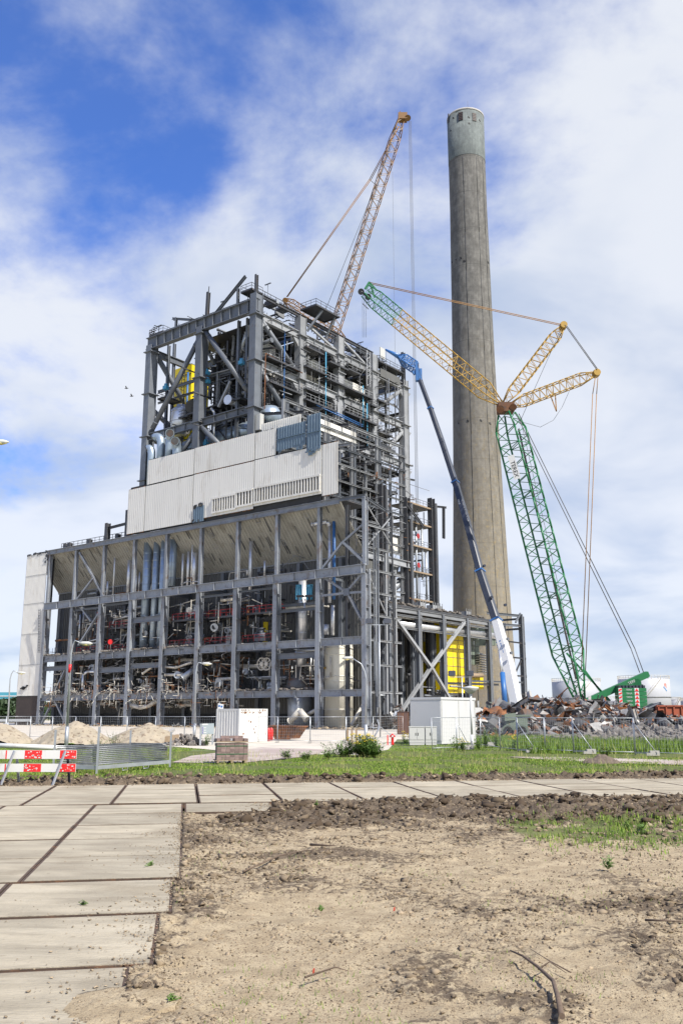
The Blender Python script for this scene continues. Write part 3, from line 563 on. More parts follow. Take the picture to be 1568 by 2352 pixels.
# ================================================================== BOILER HOUSE
BH = thing('boiler_house', 'half stripped power station boiler house of grey steel frames and torn white cladding', 'building', W(0, 0, 0))
def H(name, p0, p1, h, w, m='steel', up=None, parent=None):
    mbx = MB(); mbx.ibeam(p0, p1, h, w, UP if up is None else up); return O(name, mbx, m, parent or BH)
def bx(name, u0, u1, v0, v1, z0, z1, m, parent=None):
    mbx = MB(); mbx.box(W((u0 + u1) / 2, (v0 + v1) / 2, (z0 + z1) / 2), abs(u1 - u0), abs(v1 - v0), z1 - z0, VU, VV); return O(name, mbx, m, parent or BH)
us = [0, 9.1, 18.2, 27.35, 36.5, 45.7, 54.9, 64.1, 73.2, 82.2]
# columns of the front frame (lower heavy, upper lighter)
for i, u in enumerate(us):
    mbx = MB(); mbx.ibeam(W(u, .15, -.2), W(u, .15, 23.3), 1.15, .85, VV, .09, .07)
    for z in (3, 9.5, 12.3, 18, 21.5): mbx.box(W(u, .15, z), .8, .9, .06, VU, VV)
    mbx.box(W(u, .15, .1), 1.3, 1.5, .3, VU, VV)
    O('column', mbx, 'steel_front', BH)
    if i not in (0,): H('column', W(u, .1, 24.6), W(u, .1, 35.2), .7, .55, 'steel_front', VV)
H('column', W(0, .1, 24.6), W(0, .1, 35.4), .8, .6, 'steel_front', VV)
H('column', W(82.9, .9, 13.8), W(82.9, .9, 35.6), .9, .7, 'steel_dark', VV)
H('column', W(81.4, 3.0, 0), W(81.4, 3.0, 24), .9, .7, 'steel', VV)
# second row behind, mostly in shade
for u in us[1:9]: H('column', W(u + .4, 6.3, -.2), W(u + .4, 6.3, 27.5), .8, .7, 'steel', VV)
H('column', W(4.6, 1.6, -.1), W(4.6, 1.6, 35), .55, .5, 'steel_dark', VV)
# main girder, eave girder, floor beams
mbx = MB(); mbx.ibeam(W(-.35, -.45, 23.95), W(82.6, -.45, 23.95), 1.45, .6, UP, .09, .05)
for k in range(18): mbx.box(W(.2 + k * 4.57, -.62, 23.95), .05, .28, 1.26, VU, VV)
O('main_girder', mbx, 'steel_front', BH)
mbx = MB(); mbx.ibeam(W(4.9, -.2, 35.4), W(83, -.2, 35.4), .95, .5); O('eave_girder', mbx, 'steel_front', BH)
H('eave_girder', W(-.3, -.2, 35.45), W(4.9, -.2, 35.55), .55, .4)
H('roof_beam', W(0, .1, 35.3), W(-.05, 6, 34.0), .4, .35, 'steel')
for zt, h in ((13.75, 1.2), (5.85, 1.05)):
    for i in range(9):
        mbx = MB(); mbx.ibeam(W(us[i] + .45, .0, zt - h / 2), W(us[i + 1] - .45, .0, zt - h / 2), h, .5, UP, .08, .05)
        mbx.box(W((us[i] + us[i + 1]) / 2, -.17, zt - h / 2), .05, .2, h - .18, VU, VV); O('floor_beam', mbx, 'steel_front', BH)
for i, z, h in ((1, 11.3, .9), (5, 10.9, .9), (6, 10.4, .95), (8, 11.2, .9), (5, 19.4, 1.0), (1, 18.6, .5), (7, 22.6, .35), (2, 22.6, .3), (3, 22.4, .35), (6, 22.9, .35)):
    H('floor_beam', W(us[i] + .45, .1, z), W(us[i + 1] - .45, .1, z), h, .4)
for i in range(1, 9):
    H('floor_beam', W(us[i] + .1, 3.2, 13.0), W(us[i + 1] - .1, 3.2, 13.0), .7, .3, 'steel')
    for z in (13.0, 5.2, 23.8): H('cross_beam', W(us[i], .7, z), W(us[i], 6.2, z), .7, .35, 'steel')
# floor decks with broken edges
for i in range(2, 9):
    for z, dv in ((13.82, 0), (5.92, 0)):
        if i in (2,) and z > 10: continue
        bx('floor_deck', us[i] + .1, us[i + 1] - .1, .35 + random.uniform(0, .6), 6.7, z, z + .22, 'concrete')
# braces of the front
def brace(pts, v, w=.42, mapf=zF, m='steel_front', h=.35):
    for a, b in zip(pts[:-1], pts[1:]):
        mbx = MB(); mbx.ibeam(W(*FV(*mapf(*a), v)), W(*FV(*mapf(*b), v)), w, h, VV); O('brace', mbx, m, BH)
brace([(298, 135), (398, 318)], -.05); brace([(354, 243), (287, 330)], -.1)
brace([(302, 362), (346, 422)], .1); brace([(380, 385), (293, 522)], .05)
brace([(188, 748), (138, 852)], .2); brace([(192, 748), (232, 832)], .25); brace([(248, 602), (196, 712)], .3)
brace([(1306, 206), (1392, 95), (1484, 14)], -.05); brace([(1397, 93), (1487, 178)], -.1)
brace([(1312, 236), (1411, 300)], 0); brace([(1474, 226), (1416, 294)], .02); brace([(1416, 306), (1476, 420)], .04); brace([(1302, 316), (1405, 304), (1476, 300)], .06, .35)
mbx = MB(); u, v, z = FV(*zF(1412, 300), 0); mbx.box(W(u, -.24, z), 1.1, .05, 1.1, VU, VV); O('gusset', mbx, 'steel', BH)
# --- corrugated walls, soffit, cladding
Nf = -VV
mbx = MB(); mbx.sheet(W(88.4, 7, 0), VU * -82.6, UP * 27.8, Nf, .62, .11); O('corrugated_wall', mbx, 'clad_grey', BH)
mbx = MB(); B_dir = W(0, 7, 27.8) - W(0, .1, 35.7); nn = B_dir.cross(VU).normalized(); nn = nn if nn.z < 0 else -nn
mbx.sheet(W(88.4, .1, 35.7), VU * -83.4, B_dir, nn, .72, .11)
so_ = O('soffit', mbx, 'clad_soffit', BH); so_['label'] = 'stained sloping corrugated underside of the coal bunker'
for k in range(150):
    u = random.uniform(8, 84); t = random.uniform(.1, .8); L = random.uniform(.1, .3); c = W(u, .1, 35.7) + B_dir * t + nn * .125
    if k < 22:
        mbx = MB(); bl = B_dir.normalized()
        for s_ in (-1, 1): mbx.box(c + VU * s_ * .45, .08, .9, .04, VU, bl, nn); mbx.box(c + bl * s_ * .45, .9, .08, .04, VU, bl, nn)
        O('hatch_frame', mbx, 'steel_light', so_)
    elif k < 90:
        mbx = MB(); mbx.box(c, .22, B_dir.length * L, .02, VU, B_dir.normalized(), nn); O('stained_sheet', mbx, 'steel_dark' if k % 2 == 0 else 'clad_grey', so_)
mbx = MB(); mbx.bar(W(88.4, 6.85, 27.85), W(5.4, 6.85, 27.85), .2, .25); O('wall_flashing', mbx, 'steel_light', BH)
# left gable strip: white sheet above a dark brick plinth
mbx = MB(); mbx.sheet(W(90.6, -.1, 5.9), VU * -7.6, UP * 29.7, Nf, .42, .04); gw = O('gable_wall', mbx, 'clad_white', BH)
for z in (12.2, 18.6, 25, 31):
    mbx = MB(); mbx.box(W(86.8, -.155, z), 7.5, .03, .07, VU, VV); O('sheet_joint', mbx, 'steel_light', gw)
bx('brick_plinth', 83.0, 90.6, -.05, .35, -.2, 5.88, 'brick', BH)
mbx = MB()
for k in range(26): mbx.box(W(88.2 + random.gauss(0, .6), -.2, 7.6 + random.gauss(0, .18)), random.uniform(.2, .8), .15, random.uniform(.08, .3), VU, VV)
O('torn_cable_bracket', mbx, 'black', gw)
mbx = MB(); 
for k in range(40):
    z = 35.6 + random.uniform(-.3, .25); u = random.uniform(82.6, 84) if k % 2 else random.uniform(83, 90.5); mbx.box(W(u, -.1, z if k % 2 == 0 else random.uniform(33, 36.3)), random.uniform(.1, .5), .2, random.uniform(.1, .5), VU, VV)
O('torn_edge', mbx, 'steel_dark', gw)
mbx = MB()
for s_ in (-.3, .3): mbx.bar(W(83.1 + s_, -.5, 14.5), W(83.5 + s_, -.9, 23.5), .09)
for k in range(16): mbx.bar(W(82.8 + k * .025, -.52 - k * .025, 15 + k * .55), W(83.4 + k * .025, -.52 - k * .025, 15 + k * .55), .06)
O('caged_ladder', mbx, 'steel_dark', gw)
# white upper cladding in panels with torn dark joints
panels = [(57.0, 51.9, 36.2, 45.0), (51.9, 38.6, 36.2, 45.0), (38.6, 23.3, 36.6, 45.1), (23.3, 8.2, 37.0, 45.2), (8.2, 4.8, 36.6, 45.2), (51.6, 38.6, 45.25, 50.1), (38.6, 23.3, 45.3, 50.2), (23.3, 18.3, 45.35, 50.1)]
for k, (a, b, z0, z1) in enumerate(panels):
    mbx = MB(); mbx.sheet(W(a - .07, -.55, z0), VU * -(a - b - .14), UP * (z1 - z0), Nf, .5, .02); pn = O('cladding_panel', mbx, 'clad_white', BH)
    mbx = MB()
    for q in range(int((a - b) * 2.2)):
        uu = random.uniform(b + .2, a - .2); mbx.box(W(uu, -.5, z0 - .02), random.uniform(.15, .7), .05, random.uniform(.1, .32), VU, VV)
        if random.random() < .5: mbx.box(W(random.uniform(b + .2, a - .2), -.5, z1 + .05), random.uniform(.15, .6), .05, random.uniform(.08, .2), VU, VV)
    O('torn_edge', mbx, 'wall_dark' if k % 2 else 'rust', pn)
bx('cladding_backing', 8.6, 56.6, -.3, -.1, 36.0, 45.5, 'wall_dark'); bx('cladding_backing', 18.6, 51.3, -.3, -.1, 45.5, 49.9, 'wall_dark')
# louvre slots along the foot of the right hand panels
for (a, b, dz) in ((33.2, 27.6, 0), (27.2, 23.6, .25), (23.0, 8.6, .35)):
    mbx = MB(); L = a - b; n = int(L / .62)
    for q in range(n + 1): mbx.box(W(a - q * L / n, -.70, 38.5 + dz), .28, .16, 2.3, VU, VV)
    mbx.box(W((a + b) / 2, -.72, 37.2 + dz), L + .4, .2, .32, VU, VV); mbx.box(W((a + b) / 2, -.72, 39.8 + dz), L + .4, .2, .3, VU, VV); lv = O('louvre', mbx, 'clad_white', BH)
    mbx = MB(); mbx.box(W((a + b) / 2, -.64, 38.5 + dz), L, .05, 2.4, VU, VV); O('louvre_gap', mbx, 'wall_dark', lv)
mbx = MB(); mbx.sheet(W(38.2, -.68, 36.0), VU * -2.8, UP * 2.9, Nf, .5, .06); bp_ = O('torn_blue_panel', mbx, 'clad_blue', BH)
mbx = MB()
for q in range(9): mbx.box(W(38.3 - random.uniform(0, 3), -.75, 36.2 + random.choice((0, 2.7)) + random.gauss(0, .3)), random.uniform(.2, .7), .06, random.uniform(.2, .7), VU, VV, UP)
O('torn_edge', mbx, 'wall_dark', bp_)
for (a, b, z0, z1, v) in ((18.1, 11.6, 45.9, 50.0, -.62), (11.3, 8.3, 44.6, 50.8, -.75)):
    mbx = MB(); mbx.sheet(W(a, v, z0), VU * -(a - b), UP * (z1 - z0), Nf, .55, .08); bp_ = O('torn_blue_panel', mbx, 'clad_blue', BH)
    mbx = MB(); mbx.bar(W(a, v - .1, (z0 + z1) / 2), W(b, v - .1, (z0 + z1) / 2), .12)
    for q in range(10): mbx.box(W(random.uniform(b, a), v - .05, z0 - .1 + random.gauss(0, .25)), random.uniform(.2, .8), .06, random.uniform(.2, .9), VU, VV)
    O('torn_edge', mbx, 'clad_blue', bp_)
mbx = MB(); mbx.sheet(W(18.2, -.4, 50.2), VU * -1.0, UP * .3, Nf, .4, .05); mbx.sheet(W(22.8, .6, 50.4), VU * -9, UP * 1.6, Nf, .42, .06); O('cladding_panel', mbx, 'clad_white', BH)
mbx = MB(); mbx.sheet(W(18.1, 8, 52.6), VV * 14, UP * 2.2, -VU, .42, .06); O('cladding_panel', mbx, 'clad_white', BH)
H('eave_girder', W(18, -.3, 45.6), W(4.6, 3, 45.6), .5, .35, 'steel_light')
# roof edge left of the panels: rail, stub columns, gutter
mbx = MB(); mbx.rail([W(80, 1, 36.0), W(57.5, 1, 36.0)], 1.2, 1.4, .06); O('railing', mbx, 'steel_dark', BH)
H('stub_column', W(64.6, .8, 36), W(64.6, .8, 39.6), .9, .8, 'steel_dark', VV); H('stub_column', W(58.2, .8, 36), W(58.2, .8, 41.4), 1.0, .9, 'steel_dark', VV)
H('roof_beam', W(64.6, .9, 38.6), W(57.2, .9, 38.9), .5, .3, 'steel_dark')
for u in (78, 76.6, 70, 61): bx('roof_box', u, u + .9, .6, 1.4, 35.9, 37.0, 'steel_dark')
bx('roof_deck', 4.9, 88, .15, 7.5, 35.75, 35.95, 'steel_dark')
# bunker volume behind the cladding
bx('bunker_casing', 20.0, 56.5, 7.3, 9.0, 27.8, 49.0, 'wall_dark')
# ------------------------------------------------------------------ pipework of the front bays
def pipe(pts, r, m, name='pipe', n=8, parent=None, flange=True):
    mbx = MB(); mbx.path(pts, r, n)
    if flange:
        for p, q in ((pts[0], pts[1]), (pts[-1], pts[-2])):
            d = (Vector(q) - Vector(p)).normalized(); mbx.tube(Vector(p) - d * .02, Vector(p) + d * .12, r * 1.28, n)
    return O(name, mbx, m, parent or BH)
def vp(x, y0, y1, v, r, m, name='pipe', mapf=zF, rings=0, n=10):
    ut, _, zt = FV(*mapf(x, y0), v); ub, _, zb = FV(*mapf(x, y1), v); u = (ut + ub) / 2; mbx = MB(); mbx.tube(W(u, v, zb), W(u, v, zt), r, n)
    if rings:
        k = int((zt - zb) / rings)
        for i in range(1, k): mbx.tube(W(u, v, zb + i * rings - .06), W(u, v, zb + i * rings + .06), r * 1.05, n)
    return O(name, mbx, m, BH)
for (x, y0, y1, r) in ((574, 92, 532, .86), (611, 94, 532, .68), (642, 84, 525, .66), (686, 82, 276, .72)): vp(x, y0, y1, 1.9, r * .95, 'galv_duct', 'duct', rings=1.5, n=16)
for (x, y0, y1, r) in ((503, 168, 302, .42), (727, 140, 275, .26), (750, 132, 272, .30), (766, 62, 272, .18), (777, 136, 268, .46), (1010, 88, 300, .34), (1069, 170, 232, .2), (442, 112, 320, .2), (533, 232, 300, .3), (546, 215, 300, .14), (414, 255, 318, .25), (1340, 18, 345, .30), (1357, 0, 330, .26), (1352, 355, 480, .3), (1326, 435, 478, .45)): vp(x, y0, y1, 2.6, r, 'blue' if x == 1357 else 'alu', 'pipe', rings=2.0)
vp(1228, 243, 532, 3.0, .80, 'alu', 'duct', rings=2.4, n=16); vp(1222, 540, 612, 3.0, .74, 'alu', 'duct', rings=2.4, n=16)
vp(300, 395, 500, 2.6, .3, 'alu'); vp(312, 362, 490, 3.0, .2, 'alu')
# silver elbow on top of a pipe beside the corner
u, v, z = FV(*zF(1340, 20), 2.6); pipe([W(u, 2.6, z), W(u + .2, 2.2, z + .5), W(u + 2.9, 1.6, z + .3)], .36, 'alu')
# blue hangers on the tall silver duct
for x in (1210, 1255):
    u, v, z = FV(*zF(x, 302), 1.8); mbx = MB()
    for s_ in (-.42, .42): mbx.box(W(u + s_, 1.8, z), .16, .4, 2.3, VU, VV)
    mbx.box(W(u, 1.8, z + 1.1), 1.0, .4, .4, VU, VV); mbx.box(W(u, 1.8, z + .3), .3, .3, 1.4, VU, VV); O('spring_hanger', mbx, 'blue_light', BH)
H('platform_beam', W(*FV(*zF(1135, 358), 1.6)), W(*FV(*zF(1282, 345), 1.6)), .45, .3); H('platform_beam', W(*FV(*zF(1200, 318), 1.4)), W(*FV(*zF(1285, 315), 1.4)), .35, .3, 'steel_dark')
# random pipe runs per bay and storey
PM = ['pipe_beige', 'pipe_beige', 'alu', 'galv', 'steel_dark', 'pipe_beige', 'rust']
def run_bay(i, z0, z1, nh, nv, nst, seed):
    R = random.Random(seed); a, b = us[i] + .6, us[i + 1] - .6
    for k in range(nh):
        z = R.uniform(z0 + .5, z1 - .2); v = R.uniform(1.0, 5.5); l = R.uniform(.5, 1) * (b - a); s = R.uniform(a, b - l); r = R.choice((.09, .1, .14, .2, .3)); pts = [W(s, v, z), W(s + l * .7, v, z + R.choice((0, 0, 0, .3, -.5)))]
        if R.random() < .5: pts.append(W(s + l * .75, v, z - R.uniform(.8, 2.5)))
        else: pts.append(W(s + l, v, z))
        pipe(pts, r, R.choice(PM), n=7)
    for k in range(nv):
        u = R.uniform(a, b); v = R.uniform(.9, 5); zt = R.uniform((z0 + z1) / 2, z1); zb = R.uniform(z0, (z0 + z1) / 2); r = R.choice((.07, .09, .12, .2)); pts = [W(u, v, zb), W(u, v, zt)]
        if R.random() < .45: pts += [W(u + R.uniform(-1.6, 1.6), v, zt + .1)]
        pipe(pts, r, R.choice(PM), n=7, flange=False)
    for k in range(nst):       # open stubs cut off towards the camera
        u = R.uniform(a + .5, b - .5); v = R.uniform(1, 3); z = R.uniform(z0 + .8, z1 - .8); r = R.uniform(.25, .6); L = R.uniform(1.5, 3.5)
        p = pipe([W(u - .6, v - L * .5, z + R.uniform(-.5, .2)), W(u, v, z), W(u + .4, v + L * .5, z + .1)], r, R.choice(('galv', 'pipe_beige', 'steel')), n=12, name='cut_pipe')
        mbx = MB(); q = W(u - .6, v - L * .5, z); mbx.tube(W(u - .62, v - L * .5 - .03, z - .1), W(u - .58, v - L * .5 + .02, z - .1), r * .8, 12); O('pipe_bore', mbx, 'black', p)
def platform(u0, u1, v0, v1, z, m='steel_dark', rm='steel_dark', sides='fb', name='platform'):
    mbx = MB(); mbx.box(W((u0 + u1) / 2, (v0 + v1) / 2, z), abs(u1 - u0), abs(v1 - v0), .16, VU, VV)
    for vv in (v0, v1): mbx.bar(W(u0, vv, z - .15), W(u1, vv, z - .15), .12, .3)
    for uu in (u0, u1): mbx.bar(W(uu, v0, z - .15), W(uu, v1, z - .15), .12, .3)
    pl = O(name, mbx, m, BH); mbx = MB()
    if 'f' in sides: mbx.rail([W(u0, v0, z), W(u1, v0, z)], 1.15, 1.4, .05)
    if 'b' in sides: mbx.rail([W(u0, v1, z), W(u1, v1, z)], 1.15, 1.4, .05)
    if 'r' in sides: mbx.rail([W(u0, v0, z), W(u0, v1, z)], 1.15, 1.4, .05)
    if 'l' in sides: mbx.rail([W(u1, v0, z), W(u1, v1, z)], 1.15, 1.4, .05)
    O('railing', mbx, rm, pl); return pl
def debris_edge(u0, u1, v, z, n, seed, m='rubble'):
    R = random.Random(seed); mbx = MB()
    for k in range(n):
        a = R.uniform(0, 6.28); mbx.box(W(R.uniform(u0, u1), v + R.uniform(-.5, .9), z + R.uniform(0, .3)), R.uniform(.15, .8), R.uniform(.15, .6), R.uniform(.08, .35), Vector((math.cos(a), math.sin(a), R.uniform(-.3, .3))).normalized(), Vector((-math.sin(a), math.cos(a), 0)))
    o = O('broken_deck_edge', mbx, m, BH); o['kind'] = 'stuff'
def cables(u0, u1, v, z, n, seed, m='rope', r=.035):
    R = random.Random(seed); mbx = MB()
    for k in range(n):
        p = W(R.uniform(u0, u1), v + R.uniform(-.4, .6), z); pts = [p]
        for q in range(6): p = p + Vector((R.gauss(0, .5), R.gauss(0, .25), -R.uniform(.0, 1.0) if q else R.uniform(-.2, .6))); pts.append(p)
        mbx.path(pts, r * R.uniform(.7, 1.6), 4)
    o = O('hanging_cables', mbx, m, BH); o['kind'] = 'stuff'
sd = 100
for i in range(1, 9):
    run_bay(i, 6.2, 12.6, 6 if i > 1 else 4, 4, 1 if i != 1 else 0, sd); sd += 1
    run_bay(i, 14.3, 22.8, 6 if i not in (1, 8, 2) else 2, 5 if i not in (1, 8) else 2, 2 if i in (3, 4, 5, 6) else 0, sd); sd += 1
    if i not in (1, 8): run_bay(i, 24.9, 27.4, 1, 1, 0, sd)
    sd += 1
    if i in (3, 4, 5, 6, 7): run_bay(i, 2.5, 4.9, 2, 1, 0, sd)
    sd += 1
    debris_edge(us[i] + .4, us[i + 1] - .4, .3, 13.85 if i > 3 else 5.95, 60 if i > 3 else 22, sd); debris_edge(us[i] + .4, us[i + 1] - .4, .3, 5.9, 45 if i > 3 else 20, sd + 1); sd += 2
    if i > 2: cables(us[i] + .5, us[i + 1] - .5, .2, 6.4, 9, sd, 'pipe_beige', .05); cables(us[i] + .5, us[i + 1] - .5, 1.5, 12.6, 6, sd + 50, 'rope', .04)
    sd += 1
def tangle(name, u0, u1, v0, v1, z0, z1, n, seed, m, r=(.03, .12), Lm=3.0):
    R = random.Random(seed); mbx = MB()
    for k in range(n):
        p = W(R.uniform(u0, u1), R.uniform(v0, v1), R.uniform(z0, z1)); t = R.random(); L = R.uniform(.4, 1) * Lm
        d = UP if t < .3 else (VU if t < .6 else (VV if t < .75 else Vector((R.gauss(0, 1), R.gauss(0, 1), R.gauss(0, .8))).normalized())); q = p + d * L * R.choice((-1, 1)); rr = R.uniform(*r)
        q.z = min(max(q.z, z0 - .3), z1 + .3)
        if (q - p).length > .2: mbx.tube(p, q, rr, 5) if R.random() < .6 else mbx.bar(p, q, rr * 1.6)
    o = O(name, mbx, m, BH); o['kind'] = 'stuff'; return o
for i in range(1, 9):
    for (z0, z1) in ((6.2, 12.4), (14.3, 22.6)):
        if i in (1, 8) and z0 > 10: continue
        k = 56 if i > 2 else 30
        tangle('tangled_pipework', us[i] + .5, us[i + 1] - .5, 2.4, 6.0, z0, z1, k, 900 + i * 7 + int(z0), 'steel_dark'); tangle('tangled_pipework', us[i] + .5, us[i + 1] - .5, .6, 4.5, z0, z1 - 1, k // 3, 1900 + i * 7 + int(z0), 'pipe_beige', (.03, .11), 2.4); tangle('tangled_pipework', us[i] + .5, us[i + 1] - .5, .8, 5, z0, z1, k // 4, 2900 + i * 7 + int(z0), 'rust' if i % 2 else 'galv', (.04, .1), 2.6)
    if i > 2: tangle('torn_scraps', us[i] + .4, us[i + 1] - .4, -.4, .8, 3.6, 8.2, 46, 3900 + i, 'pipe_beige', (.02, .06), 1.7); tangle('torn_scraps', us[i] + .4, us[i + 1] - .4, -.5, 1.0, 3.4, 8, 30, 5900 + i, 'rust', (.02, .06), 1.8); tangle('torn_scraps', us[i] + .4, us[i + 1] - .4, -.2, .8, 12.0, 15.2, 34, 4900 + i, 'steel_dark', (.02, .07), 1.6)
# machinery silhouettes on the floors
def machine(u, v, z, s, seed, m1='galv', m2='steel_dark'):
    R = random.Random(seed); mbx = MB(); c = W(u, v, z)
    mbx.box(c + UP * .25 * s, 2.2 * s, 1.2 * s, .5 * s, VU, VV); mbx.tube(c - VU * s + UP * .9 * s, c + VU * s + UP * .9 * s, .5 * s, 12); mbx.tube(c + UP * .9 * s, c + UP * 2.0 * s, .4 * s, 12)
    mbx.tube(c + UP * 1.95 * s, c + UP * 2.1 * s, .62 * s, 12); mbx.tube(c + VU * .9 * s + UP * .9 * s, c + VU * 1.2 * s + UP * .9 * s, .62 * s, 12)
    return O('pump_set', mbx, m1, BH)
for k, (i, z) in enumerate(((2, 6.2), (3, 6.2), (4, 6.2), (5, 6.2), (6, 6.2), (7, 6.2), (2, 14.2), (3, 14.2), (4, 14.2), (5, 14.2), (6, 14.2), (6, 19.8), (4, 19.8), (3, 19.8), (7, 14.2))):
    machine(us[i] + 2.4 + (k * 2.7) % 4.5, 2.2 + k % 3 * .8, z, .8 + .12 * (k % 4), k, ('galv', 'steel_dark', 'steel', 'pipe_beige')[k % 4])
# red railed platforms
for (i, z, v0) in ((2, 19.0, 1.6), (3, 18.9, 1.4), (4, 18.9, 1.2), (6, 18.6, 1.4)): platform(us[i] + .8, us[i + 1] - 1.0, v0, 5.5, z, 'steel_dark', 'red', 'fr')
for i in (2, 3, 4, 6, 7): mbx = MB(); mbx.rail([W(us[i] + .6, .9, 14.1), W(us[i + 1] - .8, .9, 14.1)], 1.1, 1.3, .055); O('railing', mbx, 'red', BH)
mbx = MB(); mbx.bar(W(*FV(*zF(372, 385), 1)), W(*FV(*zF(370, 492), 1)), .14); O('ladder', mbx, 'red', BH)
u, v, z = FV(*zF(427, 508), .4); mbx = MB(); mbx.tube(W(u, .4, z), W(u - .1, .2, z), .5, 12); O('valve_wheel', mbx, 'red_bright', BH)
for x in (1058, 1078):
    u, v, z = FV(*zF(x, 600), 1.6); mbx = MB()
    mbx.tube(W(u, 1.6, z), W(u - .05, 1.3, z), .35, 12)
    for k in range(16):
        a0, a1 = k * .3927, (k + 1) * .3927
        mbx.bar(W(u + math.cos(a0) * 1.0, 1.5, z + math.sin(a0) * 1.0), W(u + math.cos(a1) * 1.0, 1.5, z + math.sin(a1) * 1.0), .14)
        if k % 2 == 0: mbx.bar(W(u, 1.5, z), W(u + math.cos(a0), 1.5, z + math.sin(a0)), .09)
    O('hand_wheel', mbx, 'pipe_beige', BH)
bx('door', *(lambda a, b: (a[0], b[0]))(FV(*zF(458, 830), 6.8), FV(*zF(480, 830), 6.8)), 6.7, 6.85, .1, 4.6, 'yellow'); bx('door', *(lambda a, b: (a[0], b[0]))(FV(*zF(1062, 460), 6.8), FV(*zF(1082, 460), 6.8)), 6.7, 6.85, 14.1, 18.0, 'yellow')
# dark ceilings seen under the broken floors and the condenser dome in the second bay
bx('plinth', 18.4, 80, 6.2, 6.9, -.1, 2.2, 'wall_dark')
u, v, z = FV(*zF(1215, 690), 3.5); mbx = MB(); mbx.lathe(W(u, 3.5, 0), [(2.2, 5.9), (2.3, 6.6), (2.0, 7.6), (1.3, 8.3), (.8, 8.6), (.8, 9.8)], 24); O('condenser_dome', mbx, 'scrap_grey', BH)
mbx = MB(); mbx.lathe(W(u, 3.5, 0), [(1.9, 0), (2.0, 4.6), (1.4, 5.0)], 20); O('condenser_shell', mbx, 'galv', BH)
pipe([W(*FV(*zF(1175, 840), 0)), W(*FV(*zF(1215, 795), -.3)), W(*FV(*zF(1245, 830), -.2))], .5, 'pipe_beige', 'broken_pipe', 10); pipe([W(*FV(*zF(1240, 815), .8)), W(*FV(*zF(1285, 790), .8))], .3, 'pipe_beige', 'broken_pipe')
pipe([W(*FV(*zF(515, 772), .5)), W(*FV(*zF(548, 782), .3)), W(*FV(*zF(585, 775), .3)), W(*FV(*zF(622, 752), .5))], .38, 'pipe_beige', 'broken_pipe', 9)
pipe([W(*FV(*zF(725, 660), .2)), W(*FV(*zF(780, 618), 2))], .55, 'galv', 'cut_pipe', 12); pipe([W(*FV(*zF(655, 645), .5)), W(*FV(*zF(728, 645), .6))], .26, 'pipe_beige'); pipe([W(*FV(*zF(657, 612), .5)), W(*FV(*zF(700, 615), .5)), W(*FV(*zF(765, 592), .6))], .2, 'pipe_beige')
pipe([W(*FV(*zF(560, 640), .2)), W(*FV(*zF(618, 598), .6))], .22, 'pipe_beige'); pipe([W(*FV(*zF(310, 705), 1)), W(*FV(*zF(312, 645), 1)), W(*FV(*zF(330, 632), 1)), W(*FV(*zF(362, 632), 1))], .28, 'alu')
pipe([W(*FV(*zF(1430, 855), 1)), W(*FV(*zF(1478, 770), 3))], .25, 'pipe_beige', 'broken_pipe')
pipe([W(*FV(*zF(812, 615), 4)), W(*FV(*zF(925, 610), 4))], .95, 'steel_dark', 'duct', 14); pipe([W(*FV(*zF(965, 608), 4)), W(*FV(*zF(1070, 612), 4))], .35, 'pipe_beige')
# corner clutter to the right of the tank: vertical conduits on the side plane
for k in range(8):
    v = random.uniform(.3, 7.5); z1 = random.choice((13, 18, 24, 30, 34)); mbx = MB(); mbx.bar(W(-.1 - random.random() * .4, v, random.uniform(-.1, 8)), W(-.2 - random.random() * .3, v, z1), random.choice((.1, .14, .2, .28))); O('conduit', mbx, random.choice(('galv', 'steel', 'steel_light', 'steel_dark')), BH)
for z in (5.4, 9.5, 13.2, 17, 20.5, 24, 27.5, 31): H('girt', W(-.1, .8, z), W(-.1, 9.5, z), .3, .25, 'steel_light')
for v in (2.9, 5.6, 8.2): H('side_post', W(.1, v, -.1), W(.1, v, 33 - v), .35, .32, 'steel_light', VU)
for (v0, z0, v1, z1) in ((.4, 34.5, 8, 28), (8, 34, .5, 27.5), (.5, 24, 7.8, 14.5)): mbx = MB(); mbx.bar(W(.1, v0, z0), W(.1, v1, z1), .16); O('brace', mbx, 'steel_light', BH)
mbx = MB(); mbx.sheet(W(5.6, 7.1, 0), VV * 2.6, UP * 27, -VU, .42, .07); O('corrugated_wall', mbx, 'clad_grey', BH)
# ------------------------------------------------------------------ boiler tower
TU, TV = [26.0, 40.3, 55.0], [2.0, 14.5, 26.6, 38.4, 50.2]
def boxcol(u, v, z0, z1, w=1.5, m='steel'):
    mbx = MB(); mbx.ibeam(W(u, v, z0), W(u, v, z1), w * 1.25, w, VV, .12, .1)
    mbx.box(W(u - w * .36, v, (z0 + z1) / 2), .06, w * 1.1, z1 - z0 - .2, VU, VV)
    for z in np.arange(math.ceil(z0 / 9) * 9 + 2, z1, 9.0): mbx.box(W(u, v, z), w * 1.5, w * 1.7, .16, VU, VV)
    return O('tower_column', mbx, m, BH)
for u in TU:
    boxcol(u, 2.0, 36, 75.5 if u != 26 else 78.2, 1.55)
for v in TV[1:]: boxcol(26.0, v, 20 if v > 30 else 45, 78.2 if v < 45 else 75.8, 1.5, 'steel_light')
for v in TV[2:]: boxcol(55.0, v, 36, 75.5, 1.5)
boxcol(40.3, 26.6, 40, 75, 1.4); boxcol(40.3, 50.2, 40, 75, 1.4)
